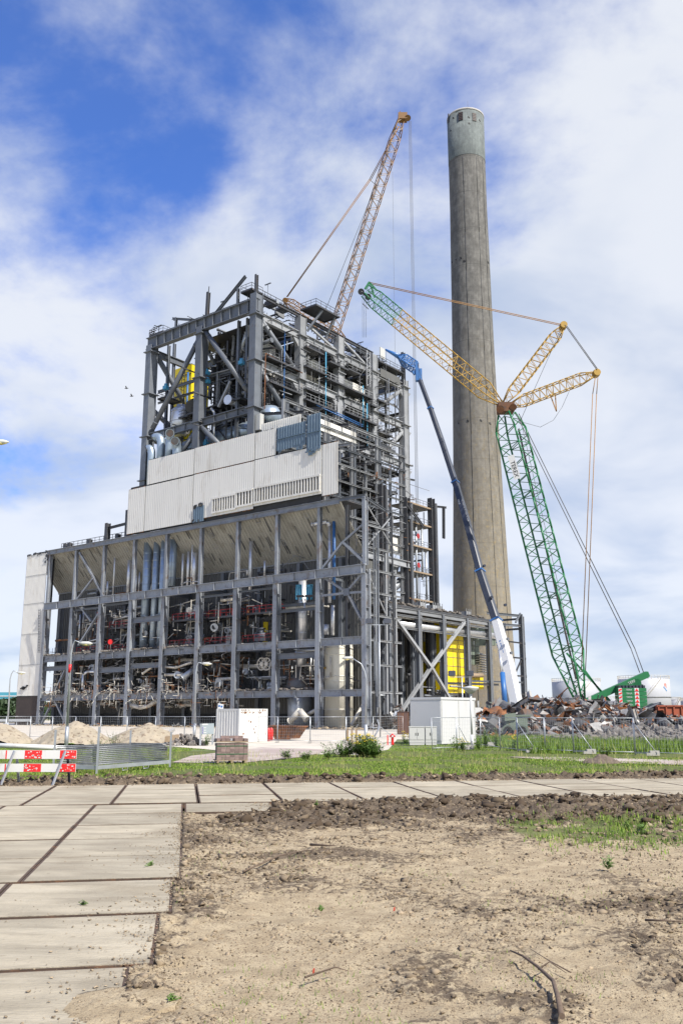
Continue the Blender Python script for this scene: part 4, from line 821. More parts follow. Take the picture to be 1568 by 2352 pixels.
def tbeam(p0, p1, h, w, m='steel', st=0):
    mbx = MB(); mbx.ibeam(p0, p1, h, w, UP, .13, .1)
    if st:
        d = (Vector(p1) - Vector(p0)); L = d.length; d.normalize(); sd_ = d.cross(UP)
        for k in range(1, int(L / st)): mbx.box(Vector(p0) + d * k * st, w * .92, .06, h - .3, sd_, d)
    return O('tower_beam', mbx, m, BH)
tbeam(W(25.2, 1.6, 75.9), W(56, 1.6, 75.9), 2.6, 1.1, 'steel', 2.3)
tbeam(W(27, 2, 56.0), W(39.5, 2, 56.0), 1.5, .8, 'steel', 3); tbeam(W(41, 2, 56.0), W(54.2, 2, 56.0), 1.5, .8, 'steel', 3)
for a, b in zip(TV[:-1], TV[1:]):
    for z, h in ((74.2, 1.5), (64.9, 1.5), (55.9, 1.4)): tbeam(W(26, a + .9, z), W(26, b - .9, z), h, .8, 'steel_light', 3)
    tbeam(W(55, a + .9, 74.2), W(55, b - .9, 74.2), 1.4, .7); tbeam(W(55, a + .9, 56), W(55, b - .9, 56), 1.4, .7)
for v in TV[1:]: tbeam(W(26.8, v, 74.6), W(54.2, v, 74.6), 1.6, .7); tbeam(W(26.8, v, 64.6), W(54.2, v, 64.6), .9, .5)
# corbels where beams meet columns
for v in TV:
    for z in (73.2, 63.9, 54.9):
        O('haunch', MB().prism([W(26.35, v + .9, z), W(26.35, v + 2.4, z), W(26.35, v + .9, z - 1.6)], VU * -.7), 'steel_light', BH)
        if v > 3: O('haunch', MB().prism([W(26.35, v - .9, z), W(26.35, v - .9, z - 1.6), W(26.35, v - 2.4, z)], VU * -.7), 'steel_light', BH)
def tstrut(p0, p1, r=.5, m='steel'):
    mbx = MB(); d = (Vector(p1) - Vector(p0)).normalized(); mbx.tube(p0, p1, r, 12); mbx.tube(Vector(p0) + d * 1.2, Vector(p0) + d * 1.5, r * 1.08, 12); mbx.tube(Vector(p1) - d * 1.5, Vector(p1) - d * 1.2, r * 1.08, 12); O('tube_brace', mbx, m, BH)
tstrut(W(53.6, 1.9, 57.6), W(41.2, 1.9, 73.2)); tstrut(W(39.2, 1.9, 74.2), W(27.6, 1.9, 59.6)); tstrut(W(39.5, 1.9, 55.2), W(33.6, 1.9, 49.8)); tstrut(W(41.2, 1.9, 54.4), W(47.8, 1.9, 48.5))
tstrut(W(26, 3.2, 73.6), W(26, 13.4, 66.4)); tstrut(W(26, 3.2, 64.0), W(26, 11.2, 56.8)); tstrut(W(26, 49.4, 73.3), W(26, 39.4, 66.0), .45, 'steel_light'); tstrut(W(26, 49.6, 63.6), W(26, 41.5, 56.2), .45, 'steel_light')
tstrut(W(55, 3, 74), W(55, 14, 63), .55); tstrut(W(55, 14, 62), W(55, 25, 57), .5); tstrut(W(55, 3, 62), W(55, 13, 57), .5)
mbx = MB(); mbx.bar(W(26, 28, 77.8), W(26, 36.6, 74.8), .4); O('brace', mbx, 'steel_light', BH)
mbx = MB(); mbx.bar(W(26, 16.2, 77.4), W(26, 25.4, 75), .4); O('brace', mbx, 'steel_light', BH)
H('roof_beam', W(26, 2.6, 78.4), W(26, 38.6, 78.4), .7, .4, 'steel_dark'); H('roof_beam', W(26, 14, 77.4), W(26, 50, 77.4), .35, .3, 'steel')
# --- inside: boiler casing, floors, ducts
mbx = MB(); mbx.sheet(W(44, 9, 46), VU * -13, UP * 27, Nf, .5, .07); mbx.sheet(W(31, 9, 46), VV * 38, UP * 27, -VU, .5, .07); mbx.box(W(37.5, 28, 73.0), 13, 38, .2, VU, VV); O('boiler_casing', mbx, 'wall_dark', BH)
mbx = MB(); mbx.sheet(W(39.5, 8.8, 66.0), VU * -8.5, UP * 6.5, Nf, .45, .07); O('casing_panel', mbx, 'clad_grey', BH)
O('casing_panel', MB().sheet(W(30.7, 5, 66.2), VV * 7.5, UP * 6.3, -VU, .45, .07), 'clad_white', BH); O('casing_panel', MB().sheet(W(30.7, 6, 66.2), VU * 4, UP * 5.8, Nf, .45, .07), 'clad_grey', BH)
O('casing_panel', MB().sheet(W(30.5, 16, 66.0), VV * 8, UP * 5.0, -VU, .45, .07), 'clad_grey', BH); O('casing_panel', MB().sheet(W(30.5, 28, 62.0), VV * 9, UP * 6, -VU, .45, .07), 'clad_grey', BH)
O('casing_panel', MB().sheet(W(27.6, 30.5, 65.5), VV * 7, UP * 5.2, -VU, .45, .07), 'clad_white', BH); O('casing_panel', MB().sheet(W(28.5, 16, 68.6), VV * 9, UP * 3.6, -VU, .45, .07), 'clad_white', BH)
for v0, v1, z in ((4, 13.5, 72.4), (15.5, 26, 72.2), (27.6, 37.5, 72.3), (39.3, 49, 73)): bx('roof_deck', 27.2, 45 if v0 < 20 else 54, v0, v1, z + 1.6, z + 1.75, 'steel_dark')
# yellow lift shaft at the back left
u0, v0, z0 = FV(*zA(390, 620), 22); u1, v1, z1 = FV(*zA(560, 1480), 22)
YU0, YU1 = FV(*zA(392, 900), 11)[0], FV(*zA(575, 900), 11)[0]; ys = bx('lift_shaft', YU0, YU1, 11, 16, 36, 74.0, 'yellow'); ys['label'] = 'yellow panelled lift shaft at the back of the tower'
for z in np.arange(50, 73, 2.2):
    mbx = MB(); mbx.box(W((YU0 + YU1) / 2, 10.96, z), YU0 - YU1, .08, .1, VU, VV); O('panel_joint', mbx, 'brown', ys)
mbx = MB()
for s_ in (-.45, .45): mbx.bar(W(YU1 + 2 + s_, 10.5, 50), W(YU1 + 2 + s_, 10.5, 73), .12)
for z in np.arange(50, 73, .8): mbx.bar(W(YU1 + 1.55, 10.5, z), W(YU1 + 2.45, 10.5, z), .09); mbx.box(W(YU1 + 2, 9.9, z), 1.1, .08, .1, VU, VV)
O('caged_ladder', mbx, 'steel_dark', ys)
mbx = MB(); mbx.tube(W(YU1 + .3, 10.3, 58), W(YU1 + .3, 10.3, 72), .2, 8); O('pipe', mbx, 'blue', BH)
# steam drum along the front under the lower ring, with dished end to the right
mbx = MB(); rings = [(W(49.5, 6.5, 53.0), .4), (W(49.2, 6.5, 53.0), 1.6), (W(48.4, 6.5, 53.0), 2.1), (W(28.5, 6.5, 53.8), 2.1), (W(27.6, 6.5, 53.85), 1.7), (W(27.1, 6.5, 53.9), .4)]
mbx.loft([p for p, r in rings], [r for p, r in rings], 24); dr = O('steam_drum', mbx, 'galv_duct', BH); dr['label'] = 'long horizontal steam drum behind the lower ring beam'
mbx = MB()
for u in np.arange(30, 48, 2.0): mbx.tube(W(u, 6.5, 53.75 - (u - 28.5) * .04), W(u + .12, 6.5, 53.75 - (u - 28.5) * .04), 2.14, 24, cap=False)
O('drum_band', mbx, 'steel', dr)
u, v, z = FV(*zA(1445, 1400), 6.0); mbx = MB(); mbx.lathe(W(u, 5.5, z), [(.2, -2.2), (1.4, -1.9), (2.05, -.9), (2.15, 0), (2.05, .9), (1.4, 1.9), (.2, 2.2)], 24); O('receiver_dome', mbx, 'galv_duct', BH)
# galvanised goosenecks at the left, silver filter vessel
def goose(x0, y0, x1, y1, v, r, hx):
    a, _, za = FV(*zA(x0, y0), v); b, _, zb = FV(*zA(x1, y1), v); pts = [W(a, v, 45), W(a, v, zb - 1.0)]; dx = (b - a)
    for k in range(1, 8): t = k / 7 * math.pi * .62; pts.append(W(a + dx * (1 - math.cos(t)) / 1.37, v - hx * (1 - math.cos(t)), zb - 1.0 + 1.25 * math.sin(t) * 1.2))
    mbx = MB(); mbx.loft(pts, [r] * len(pts), 16); g = O('gooseneck_duct', mbx, 'galv_duct', BH)
    mbx = MB(); d = (pts[-1] - pts[-2]).normalized(); mbx.tube(pts[-1], pts[-1] + d * .02, r * .86, 16); mbx.tube(pts[-1] - d * .1, pts[-1] + d * .05, r * 1.08, 16, cap=False); O('duct_mouth', mbx, 'scrap_dark', g)
goose(240, 1800, 180, 1640, 1.0, .82, .2); goose(335, 1780, 385, 1600, 1.0, .85, .8); goose(415, 1760, 450, 1690, .8, .85, 1.0); goose(140, 1850, 110, 1760, .4, .75, .2)
u, v, z = FV(*zA(455, 1420), 5); mbx = MB(); mbx.lathe(W(u, 5, z), [(1.0, -3.2), (1.9, -2.6), (1.9, 1.9), (1.5, 2.3), (.9, 2.5), (.9, 3.1)], 24); fv = O('filter_vessel', mbx, 'alu', BH)
mbx = MB(); [mbx.tube(W(u, 5, z + q), W(u, 5, z + q + .12), 1.95, 24) for q in (-2.4, -.6, 1.4)]; O('band', mbx, 'galv', fv)
pipe([W(*FV(*zA(965, 1200), 3)), W(*FV(*zA(1145, 1275), 8))], .75, 'alu', 'cut_pipe', 14); pipe([W(*FV(*zA(575, 1275), 3)), W(*FV(*zA(600, 1255), 9))], 1.0, 'steel_dark', 'cut_pipe', 14)
pipe([W(*FV(*zA(790, 1300), 2.6)), W(*FV(*zA(822, 1340), 2.6)), W(*FV(*zA(815, 1680), 2.6))], .22, 'alu'); pipe([W(*FV(*zA(860, 440), 6)), W(*FV(*zA(1035, 510), 6)), W(*FV(*zA(1015, 790), 6))], .28, 'steel_light'); pipe([W(*FV(*zA(1090, 640), 5)), W(*FV(*zA(1200, 680), 5))], .35, 'steel_light')
# vertical hangers and secondary posts on the front
for x, y0, y1, v, m in ((310, 620, 1560, 6, 'steel'), (372, 600, 1500, 8, 'steel'), (1075, 350, 1620, 4, 'steel'), (1175, 320, 1180, 3.6, 'steel'), (860, 900, 1260, 5, 'steel_light'), (775, 940, 1200, 6, 'steel'), (985, 990, 1180, 7, 'steel'), (265, 1560, 1690, 5, 'steel'), (870, 470, 900, 7, 'steel_dark'), (950, 500, 760, 8, 'steel_dark')):
    ut, _, zt = FV(*zA(x, y0), v); ub, _, zb = FV(*zA(x, y1), v); H('post', W((ut + ub) / 2, v, zb), W((ut + ub) / 2, v, zt), .55, .5, m, VV)
for a, b, v, h in (((740, 950), (1210, 840), 5, .7), ((210, 1120), (620, 990), 5, .6), ((740, 1040), (1200, 930), 9, .6), ((210, 1240), (600, 1120), 9, .4)): H('platform_beam', W(*FV(*zA(*a), v)), W(*FV(*zA(*b), v)), h, .35)
platform(55, 52.5, 4, 8, 64.8, sides='fbr'); platform(38, 28, 5, 8.5, 65.9, sides='f'); platform(48.5, 43, 3.5, 8, 59.2, sides='fr'); platform(38.5, 31, 3.4, 8, 59.6, sides='fr'); platform(45, 41, 3, 7, 59.2, sides='fr'); platform(48, 28, 4.2, 6, 50.6, sides='f', rm='galv')
mbx = MB(); mbx.bar(W(*FV(*zA(865, 1280), 3)), W(*FV(*zA(995, 1000), 3)), .4); O('brace', mbx, 'steel_light', BH)
for x, y in ((1115, 800), (295, 1070), (740, 915), (745, 1005), (690, 1690), (725, 1680)):
    u, v, z = FV(*zA(x, y), 3); mbx = MB(); mbx.box(W(u, 3, z), 1.0, .8, .7, VU, VV); mbx.tube(W(u, 3, z + .3), W(u, 3, z + .8), .35, 8); O('spring_hanger', mbx, 'blue_light', BH)
R = random.Random(5)
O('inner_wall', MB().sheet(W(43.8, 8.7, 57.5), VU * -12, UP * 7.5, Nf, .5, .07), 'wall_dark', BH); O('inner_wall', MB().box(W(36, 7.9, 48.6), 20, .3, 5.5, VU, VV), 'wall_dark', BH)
for k in range(80):       # pipes criss-crossing inside the front
    u = R.uniform(28, 44); v = R.uniform(4, 8.6); z = R.uniform(50, 73); r = R.choice((.1, .12, .18, .26, .4)); t = R.random()
    if t < .5: q = W(u, v, z - R.uniform(2, 7))
    elif t < .85: q = W(u - R.uniform(2, 7), v, z + R.uniform(-.4, .4))
    else: q = W(u - R.uniform(-3, 3), v + 1, z - R.uniform(2, 5))
    pipe([W(u, v, z), q], r, R.choice(('steel_dark', 'steel', 'galv', 'steel_light', 'steel_dark')), n=7)
for k in range(80):       # and behind the right hand side
    v = R.uniform(4, 49); u = R.uniform(26.9, 30.4); z = R.uniform(50, 73.5); r = R.choice((.09, .12, .16, .22)); t = R.random()
    q = W(u, v, z - R.uniform(2, 6)) if t < .6 else W(u, v + R.uniform(2, 6), z)
    pipe([W(u, v, z), q], r, R.choice(('steel_dark', 'steel', 'galv', 'steel_light', 'alu')), n=7)
# tube banks of the superheater headers
for (v0, n_, z, h) in ((16, 14, 68.2, 3.0), (20, 12, 66.8, 2.0), (29, 10, 66.6, 2.0), (33, 12, 64.6, 1.2)):
    mbx = MB()
    for k in range(n_): mbx.loft([W(27.3, v0 + k * .5, z - h / 2), W(27.3, v0 + k * .5, z + h / 2 - .2), W(27.7, v0 + k * .5, z + h / 2 + .1), W(28.6, v0 + k * .5, z + h / 2)], [.13] * 4, 6)
    O('tube_bank', mbx, 'clad_white', BH)
# galleries along the right hand side
for (v0, v1, z, du) in ((14.8, 20, 72.0, 0), (14.8, 21, 68.0, 0), (21, 36.5, 67.4, 0), (22, 28, 71.2, 0), (28.5, 33, 71.8, .4), (36, 38, 66, 0), (14.8, 19, 63.4, 0), (14.8, 24, 61.2, 0), (27, 38, 62.0, 0), (39, 42, 65.2, .3), (39, 43, 68, .3), (39, 44, 61, .3), (39, 45, 57.8, .3), (4, 13, 66.4, 0), (5, 14, 62, .4), (15, 26, 58.3, 0), (27, 38, 58.0, 0)):
    platform(24.6 + du, 27.2, v0, v1, z, sides='rfb', name='gallery', m='steel_dark', rm='steel_dark' if R.random() < .6 else 'steel_light')
for (v, z0, z1, m) in ((19.3, 53, 73.5, 'steel'), (21.4, 54, 73, 'blue_light'), (24.5, 53, 64, 'steel_light'), (25.4, 52, 63.5, 'steel_light'), (33.8, 60.5, 69.5, 'blue_light'), (35.2, 56, 66, 'blue_light'), (35, 66, 74, 'steel_dark'), (36, 58, 72, 'steel_dark'), (9, 57, 73, 'blue'), (43.2, 54, 74, 'steel'), (45.6, 60, 73, 'steel_dark')):
    mbx = MB(); mbx.tube(W(25.2, v, z0), W(25.2, v, z1), .11, 6); O('riser', mbx, m, BH)
mbx = MB(); [mbx.tube(W(24.8, 18, 60.8 + q), W(24.8, 33, 60.2 + q), .12, 6) for q in (0, .4)]; O('pipe', mbx, 'blue', BH)
for v0 in np.arange(20, 38, 1.8): H('outrigger', W(27, v0, 58.9), W(23.8, v0, 58.7), .3, .25, 'steel_light')
# reddish rail and conduit near the corner
mbx = MB(); mbx.bar(W(25.0, 3.6, 66.8), W(25.0, 14, 66.2), .18); mbx.bar(W(25.0, 3.6, 54), W(25.0, 3.6, 66.8), .16); O('rusty_rail', mbx, 'scrap_rust', BH)
bx('cable_box', 25.3, 24.2, 1.6, 2.6, 51.6, 54.6, 'grey_box')
tangle('tangled_pipework', 28, 44, 3.6, 8.4, 50.5, 72.5, 120, 51, 'steel_dark', (.05, .2), 4.5); tangle('tangled_pipework', 28, 46, 3.6, 8.4, 56, 73, 40, 52, 'steel', (.05, .16), 4); tangle('tangled_pipework', 24.6, 27.8, 4, 49, 51, 74, 170, 53, 'steel_dark', (.05, .16), 3.5); tangle('tangled_pipework', 25, 27.5, 4, 49, 51, 74, 50, 54, 'steel_light', (.04, .12), 3); tangle('tangled_pipework', 24.3, 27.5, 3, 50, 50, 74, 150, 64, 'steel_light', (.025, .06), 4.5); tangle('tangled_pipework', 44, 54.5, 3.6, 8, 50.5, 60, 40, 65, 'steel_dark', (.04, .14), 3); tangle('roof_clutter', 27, 33, 4, 48, 77.2, 79.6, 70, 55, 'steel_dark', (.05, .14), 2.5); tangle('roof_clutter', 28, 54, 2.4, 4.5, 77.2, 78.8, 40, 56, 'steel_dark', (.04, .12), 2.0)
# --- roof: walkways, light poles, odd steel
mbx = MB(); mbx.rail([W(54, 3, 77.4), W(27, 3, 77.4)], 1.2, 1.8, .06); mbx.rail([W(26.4, 3, 78.7), W(26.4, 14, 78.7)], 1.2, 1.6, .06); mbx.rail([W(29, 14, 78.7), W(29, 49, 77.8)], 1.1, 1.6, .06); O('railing', mbx, 'steel_dark', BH)
bx('roof_deck', 54.6, 26.5, 2.6, 5.2, 77.22, 77.36, 'steel_dark')
def light_pole(u, v, z, h=1.9):
    mbx = MB(); mbx.bar(W(u, v, z), W(u, v, z + h), .1); mbx.box(W(u, v, z + h), 1.5, .22, .14, VU, VV); O('light_pole', mbx, 'steel', BH)
for u in (54.6, 49.5, 36, 29.5): light_pole(u, 3.2, 77.3, 3.0)
for v, z in ((4.5, 78.6), (33.5, 76.6), (42, 75.0), (47, 74.5)): light_pole(25.6, v, z, 2.6)
platform(55.2, 51, 1.2, 3.4, 77.6, sides='frl'); mbx = MB(); [mbx.box(W(52.8 + k * .3, .9, 78.9 - k * .28), .3, 1.0, .06, VU, VV) for k in range(6)]; O('stair', mbx, 'steel_dark', BH)
H('odd_beam', W(48.3, 2.2, 77.2), W(48.3, 2.2, 80.0), .45, .4, 'steel', VV); H('odd_beam', W(49.5, 2.2, 80.1), W(42.5, 2.2, 77.8), .45, .35, 'steel')
H('odd_beam', W(39.2, 2.0, 77.2), W(39.0, 2.0, 82.6), .65, .55, 'steel_dark', VV); mbx = MB(); mbx.bar(W(39, 2, 82.4), W(38.9, 2, 83.8), .12); O('mast', mbx, 'steel_dark', BH)
H('odd_beam', W(37.5, 2.2, 77.3), W(29.2, 2.2, 83.0), .6, .4, 'steel'); H('odd_beam', W(31.2, 2.3, 77.4), W(31.2, 2.3, 81.2), .5, .4, 'steel', VV)
platform(30.2, 27.4, 2, 5, 80.0, sides='frl'); H('odd_beam', W(25.8, 1.6, 78), W(25.8, 1.6, 82.0), .6, .45, 'steel_dark', VV)
platform(23.0, 27.0, 15.6, 23, 80.6, sides='fbrl', name='roof_platform'); mbx = MB(); mbx.bar(W(26, 16.5, 76), W(23.4, 18, 80.2), .4); mbx.bar(W(26, 22, 76), W(23.4, 22, 80.2), .3); O('brace', mbx, 'steel', BH)
for k in range(26):
    v = R.uniform(5, 48); u = R.uniform(26.5, 32); z = 78.4 - max(0, v - 38) * .12; mbx = MB(); mbx.box(W(u, v, z + .4), R.uniform(.4, 2.2), R.uniform(.4, 3), R.uniform(.3, 1.3), VU, VV); O('roof_box', mbx, R.choice(('steel_dark', 'steel', 'steel_light', 'galv')), BH)
for k in range(14): v = R.uniform(24, 49); mbx = MB(); mbx.bar(W(26, v, 76), W(R.uniform(24.5, 30), v + R.uniform(-3, 3), R.uniform(77, 79.5)), .22); O('odd_beam', mbx, R.choice(('steel_dark', 'steel_light')), BH)
u, v, z = FU(*zB(600, 190), 26); 
# far end frame: walkway, tall end post, cross bracing to the sky
H('odd_beam', W(25.6, 49.6, 74.5), W(25.6, 49.6, 84.6 - 2.4), .8, .7, 'steel_dark', VV); platform(25, 27.5, 39.5, 49, 77.0, sides='rfb', name='gallery'); bx('sheet_gallery', 25.4, 25.6, 40.5, 48, 73.8, 75.6, 'clad_grey'); bx('notice_panel', 25.2, 25.4, 40.2, 42.0, 78.0, 80.4, 'grey_box')
mbx = MB()
for k in range(8): mbx.bar(W(25.3, 35.4 + (k % 2) * 1.2, 70 + k * 1.0), W(25.3, 36.6 - (k % 2) * 1.2, 71 + k * 1.0), .12)
for q in (35.4, 36.6): mbx.bar(W(25.3, q, 70), W(25.3, q, 78), .16)
O('lattice_post', mbx, 'steel_light', BH)
for z in (68, 62, 54): H('cross_beam', W(26.6, 50.2, z), W(39.6, 50.2, z + .2), .8, .5, 'steel_dark')
H('post', W(26.8, 44.3, 56), W(26.8, 44.3, 74), .4, .4, 'steel', VV)
for z, L in ((56.2, 1.6), (53, 2.2), (47.2, 3.6), (43.5, 2.2), (38.8, 2.4), (36.2, 1.8), (33, 1.5)): H('bracket', W(26, 51.0, z), W(26 - .6, 51 + L, z), .35, .3, 'steel_dark'); 
for z in (48.5, 44.0, 38.0): mbx = MB(); mbx.rail([W(26, 51.0, z), W(25.6, 52.8, z)], 1.1, .8, .05); O('railing', mbx, 'steel_dark', BH)
# ------------------------------------------------------------------ side frame (cladding rails stripped bare)
SV = [1.6, 5.4, 13.0, 21.0, 29.2, 37.4]
for v in SV:
    for dv in (-.45, .45): H('side_column', W(18.2, v + dv, 20 if v > 12 else 45), W(18.2, v + dv, 55.8), .55, .5, 'steel_light' if dv < 0 else 'steel', VV)
for v, zt in ((29.4, 46), (38.0, 45), (47.4, 46.6)):
    mbx = MB(); mbx.ibeam(W(17.6, v, 18.5), W(17.6, v, zt), 1.25, 1.1, VV, .1, .08); O('side_column', mbx, 'steel_dark', BH)
    H('side_column', W(17.0, v + .9, 18.5), W(17.0, v + .9, zt - 1), .4, .4, 'steel_light', VV)
for v in (9.3, 17, 25.2, 33.4): H('side_column', W(18.3, v, 19), W(18.3, v, 50 if v > 10 else 36), .4, .4, R.choice(('steel_light', 'steel')), VV)
for k, z in enumerate((22.5, 25.5, 28.6, 31.6, 34.8, 38.0, 41.2, 44.2, 47.4, 50.6, 53.6)):
    v0 = 1.0 if z > 46 else (9.0 if z < 36 else 3.5); v1 = 38.5 if z < 55 else 37.6
    H('girt', W(17.9, v0, z), W(17.9, v1, z), .32, .3, 'steel_light' if k % 3 else 'steel')
    if k % 2 == 0: H('girt', W(18.7, v0 + 2, z + 1.2), W(18.7, v1 - 4, z + 1.2), .25, .22, 'steel')
H('girt', W(18.2, 1.4, 55.7), W(18.2, 38, 55.7), .5, .4, 'steel_light')
for v, z in ((9, 57), (17, 56), (4, 55), (25.5, 53.6), (22, 49.5)): H('outrigger', W(25, v - 1, z), W(16.5, v + .5, z - 1.0), .5, .35, 'steel_dark')
for k in range(110):       # pipes, posts and scraps inside the side frame
    v = R.uniform(6, 37); u = R.uniform(19, 25); z = R.uniform(22, 53); t = R.random(); r = R.choice((.08, .1, .14, .2, .3))
    if t < .5: q = W(u, v, z - R.uniform(2, 8))
    elif t < .8: q = W(u, v + R.uniform(2, 6), z + R.uniform(-.3, .3))
    else: q = W(u - R.uniform(1, 5), v, z)
    pipe([W(u, v, z), q], r, R.choice(('steel_dark', 'steel_dark', 'steel', 'galv', 'alu', 'steel_light')), n=6)
for v0, v1, z in ((10, 20, 24.5), (10, 22, 28), (12, 28, 33), (22, 37, 37), (10, 28, 41.5), (22, 37, 46), (22, 37, 50.5), (30, 37.5, 41)): platform(19, 24.5, v0, v1, z, sides='r', m='steel_dark', name='gallery')
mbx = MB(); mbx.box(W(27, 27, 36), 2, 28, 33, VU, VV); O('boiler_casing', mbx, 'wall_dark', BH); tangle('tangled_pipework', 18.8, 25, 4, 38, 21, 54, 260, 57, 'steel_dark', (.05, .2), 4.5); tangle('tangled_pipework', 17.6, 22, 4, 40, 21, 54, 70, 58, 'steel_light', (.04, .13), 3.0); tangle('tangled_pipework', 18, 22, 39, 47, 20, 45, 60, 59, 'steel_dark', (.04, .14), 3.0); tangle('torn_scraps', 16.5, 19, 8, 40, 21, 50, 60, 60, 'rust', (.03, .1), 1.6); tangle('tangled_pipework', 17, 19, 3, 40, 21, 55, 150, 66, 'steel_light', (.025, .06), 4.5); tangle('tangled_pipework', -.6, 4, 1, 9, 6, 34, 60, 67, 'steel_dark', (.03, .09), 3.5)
# grey coal chute hanging in the side frame
u, v, z = FU(*z4(1130, 740), 19.5); mbx = MB(); p0 = [FU(*z4(x, y), 19.0) for x, y in ((1050, 725), (1215, 760), (1150, 960), (1080, 1050), (1040, 1010))]; mbx.prism([W(*p) for p in p0], VU * 3.0); O('coal_chute', mbx, 'steel_light', BH)
p0 = [FU(*z4(x, y), 19.2) for x, y in ((905, 690), (985, 690), (985, 900), (935, 1160))]; mbx = MB(); mbx.prism([W(*p) for p in p0], VU * 2); O('coal_chute', mbx, 'clad_grey', BH)
a, b = FU(*z4(1045, 660), 19), FU(*z4(1225, 530), 19); mbx = MB(); mbx.sheet(W(19, a[1], a[2]), VV * (b[1] - a[1]), UP * 4, -VU, .45, .06); O('casing_panel', mbx, 'clad_white', BH)
H('platform_beam', W(17.4, 22, 31.4), W(17.4, 38.5, 31.2), 1.3, .6, 'steel_light')
pipe([W(20, FU(*z4(1080, 1090), 20)[1], FU(*z4(1080, 1090), 20)[2]), W(19, FU(*z4(1210, 985), 19)[1], FU(*z4(1210, 985), 19)[2])], .8, 'galv', 'duct', 12)
# open scaffold bay at the right with yellowish deck edges
for z in (24.6, 30.2, 35.5, 40.3, 44.2):
    mbx = MB(); mbx.box(W(17.4, 42.8, z), .2, 9, .3, VU, VV); sc_ = O('deck_edge', mbx, 'wood' if z < 45 else 'steel', BH)
    mbx = MB(); mbx.box(W(20, 42.8, z - .1), 4.5, 9, .12, VU, VV); O('gallery', mbx, 'steel_dark', BH)
    mbx = MB(); mbx.rail([W(17.6, 39, z + .2), W(17.6, 47, z + .2)], 1.1, 1.3, .05); O('railing', mbx, 'steel', sc_)
for v, z0, z1 in ((42, 24, 41), (44.2, 29, 40), (40.3, 24, 34), (45.6, 25, 35)): pipe([W(18, v, z0), W(18, v, z1)], .22, 'galv', n=8)
for z in (37.5, 31.5): mbx = MB(); mbx.tube(W(17.0, 41.2, z), W(16.9, 41.2, z), .55, 12); O('valve_wheel', mbx, 'red', BH)
H('outrigger', W(17.6, 47.6, 45), W(16.4, 51.5, 45.2), .4, .35, 'steel_dark'); H('odd_beam', W(16.4, 50.4, 45.0), W(16.2, 49.8, 38.2), .5, .45, 'steel_dark', VV); H('odd_beam', W(17.2, 37.6, 43.5), W(16.2, 42, 39.5), .5, .3, 'steel_dark'); bx('girt_stub', 17.4, 17, 38.2, 42, 40.6, 41.2, 'steel')
# ================================================================== ANNEX
AX = thing('turbine_annex', 'low open steel annex with cross braces at the foot of the chimney', 'building', W(2, 9, 0))
def HA(name, p0, p1, h, w, m='steel', up=None):
    mbx = MB(); mbx.ibeam(p0, p1, h, w, UP if up is None else up); return O(name, mbx, m, AX)
AV = [8.9, 17.4, 25.2, 33.5, 41.5, 55.2]; au = 2.0
for v in AV:
    zt = 19.2 if v < 50 else 21.8; HA('column', W(au, v, -.2), W(au, v, zt), .85, .5, 'steel', VU); HA('column', W(au - .15, v + .75, -.2), W(au - .15, v + .75, zt - .4), .4, .35, 'steel_light', VV)
for v in (11.2, 13, 15.2, 19.8, 22, 27.5): HA('column', W(au + 3 + (v % 3), v, -.2), W(au + 3 + (v % 3), v, 18.5), .7, .5, 'steel', VV)
for v in (12, 18, 24, 30, 36, 42): 
    for u in (8, 14): HA('column', W(u, v, -.2), W(u, v, 19), .8, .6, 'steel_dark', VV)
mbx = MB(); mbx.box(W(10, 25.5, 19.5), 16.6, 34, .35, VU, VV); O('roof_deck', mbx, 'steel_dark', AX)
for z, h in ((18.9, .75), (16.0, .3), (18.0, .3)): HA('roof_beam', W(au - .1, 8.6, z), W(au - .1, 42, z), h, .4, 'steel_light')
for z in (20.9, 18.9): HA('roof_beam', W(au, 41.5, z), W(au, 56, z + .6), .5, .35); HA('roof_beam', W(au, 55.2, z), W(au + 8, 56, z), .4, .3)
for z in (1.5, 6, 9.5, 13, 16): HA('girt', W(au, 46, z), W(au - .3, 56.2, z), .28, .25, 'steel_dark')
HA('column', W(au, 48, -.2), W(au, 48, 19.5), .6, .5, 'steel', VV); mbx = MB(); mbx.bar(W(au, 48, 6), W(au, 55, 13), .25); O('brace', mbx, 'steel_dark', AX); mbx = MB(); mbx.bar(W(au, 53, 20), W(au, 55.2, 22), .3); O('brace', mbx, 'steel', AX)
for a, b in (((385, 935), (700, 1370)), ((700, 1370), (835, 1600)), ((952, 1015), (690, 1370)), ((690, 1370), (470, 1700))):
    mbx = MB(); mbx.ibeam(W(*FU(*zR(*a), au - .4)), W(*FU(*zR(*b), au - .4)), .55, .45, VU); O('cross_brace', mbx, 'steel_light', AX)
def apipe(pts, r, m, n=10, name='pipe'): mbx = MB(); mbx.path(pts, r, n); return O(name, mbx, m, AX)
apipe([W(2.8, 9.3, 16.7), W(2.8, 46, 16.9)], .55, 'alu', 12); apipe([W(3.2, 9, 17.9), W(3.2, 33, 18.0)], .2, 'pipe_beige')
for v in (12, 20, 28, 36): HA('hanger', W(2.8, v, 16.2), W(2.8, v, 19), .25, .2, 'steel_dark', VV)
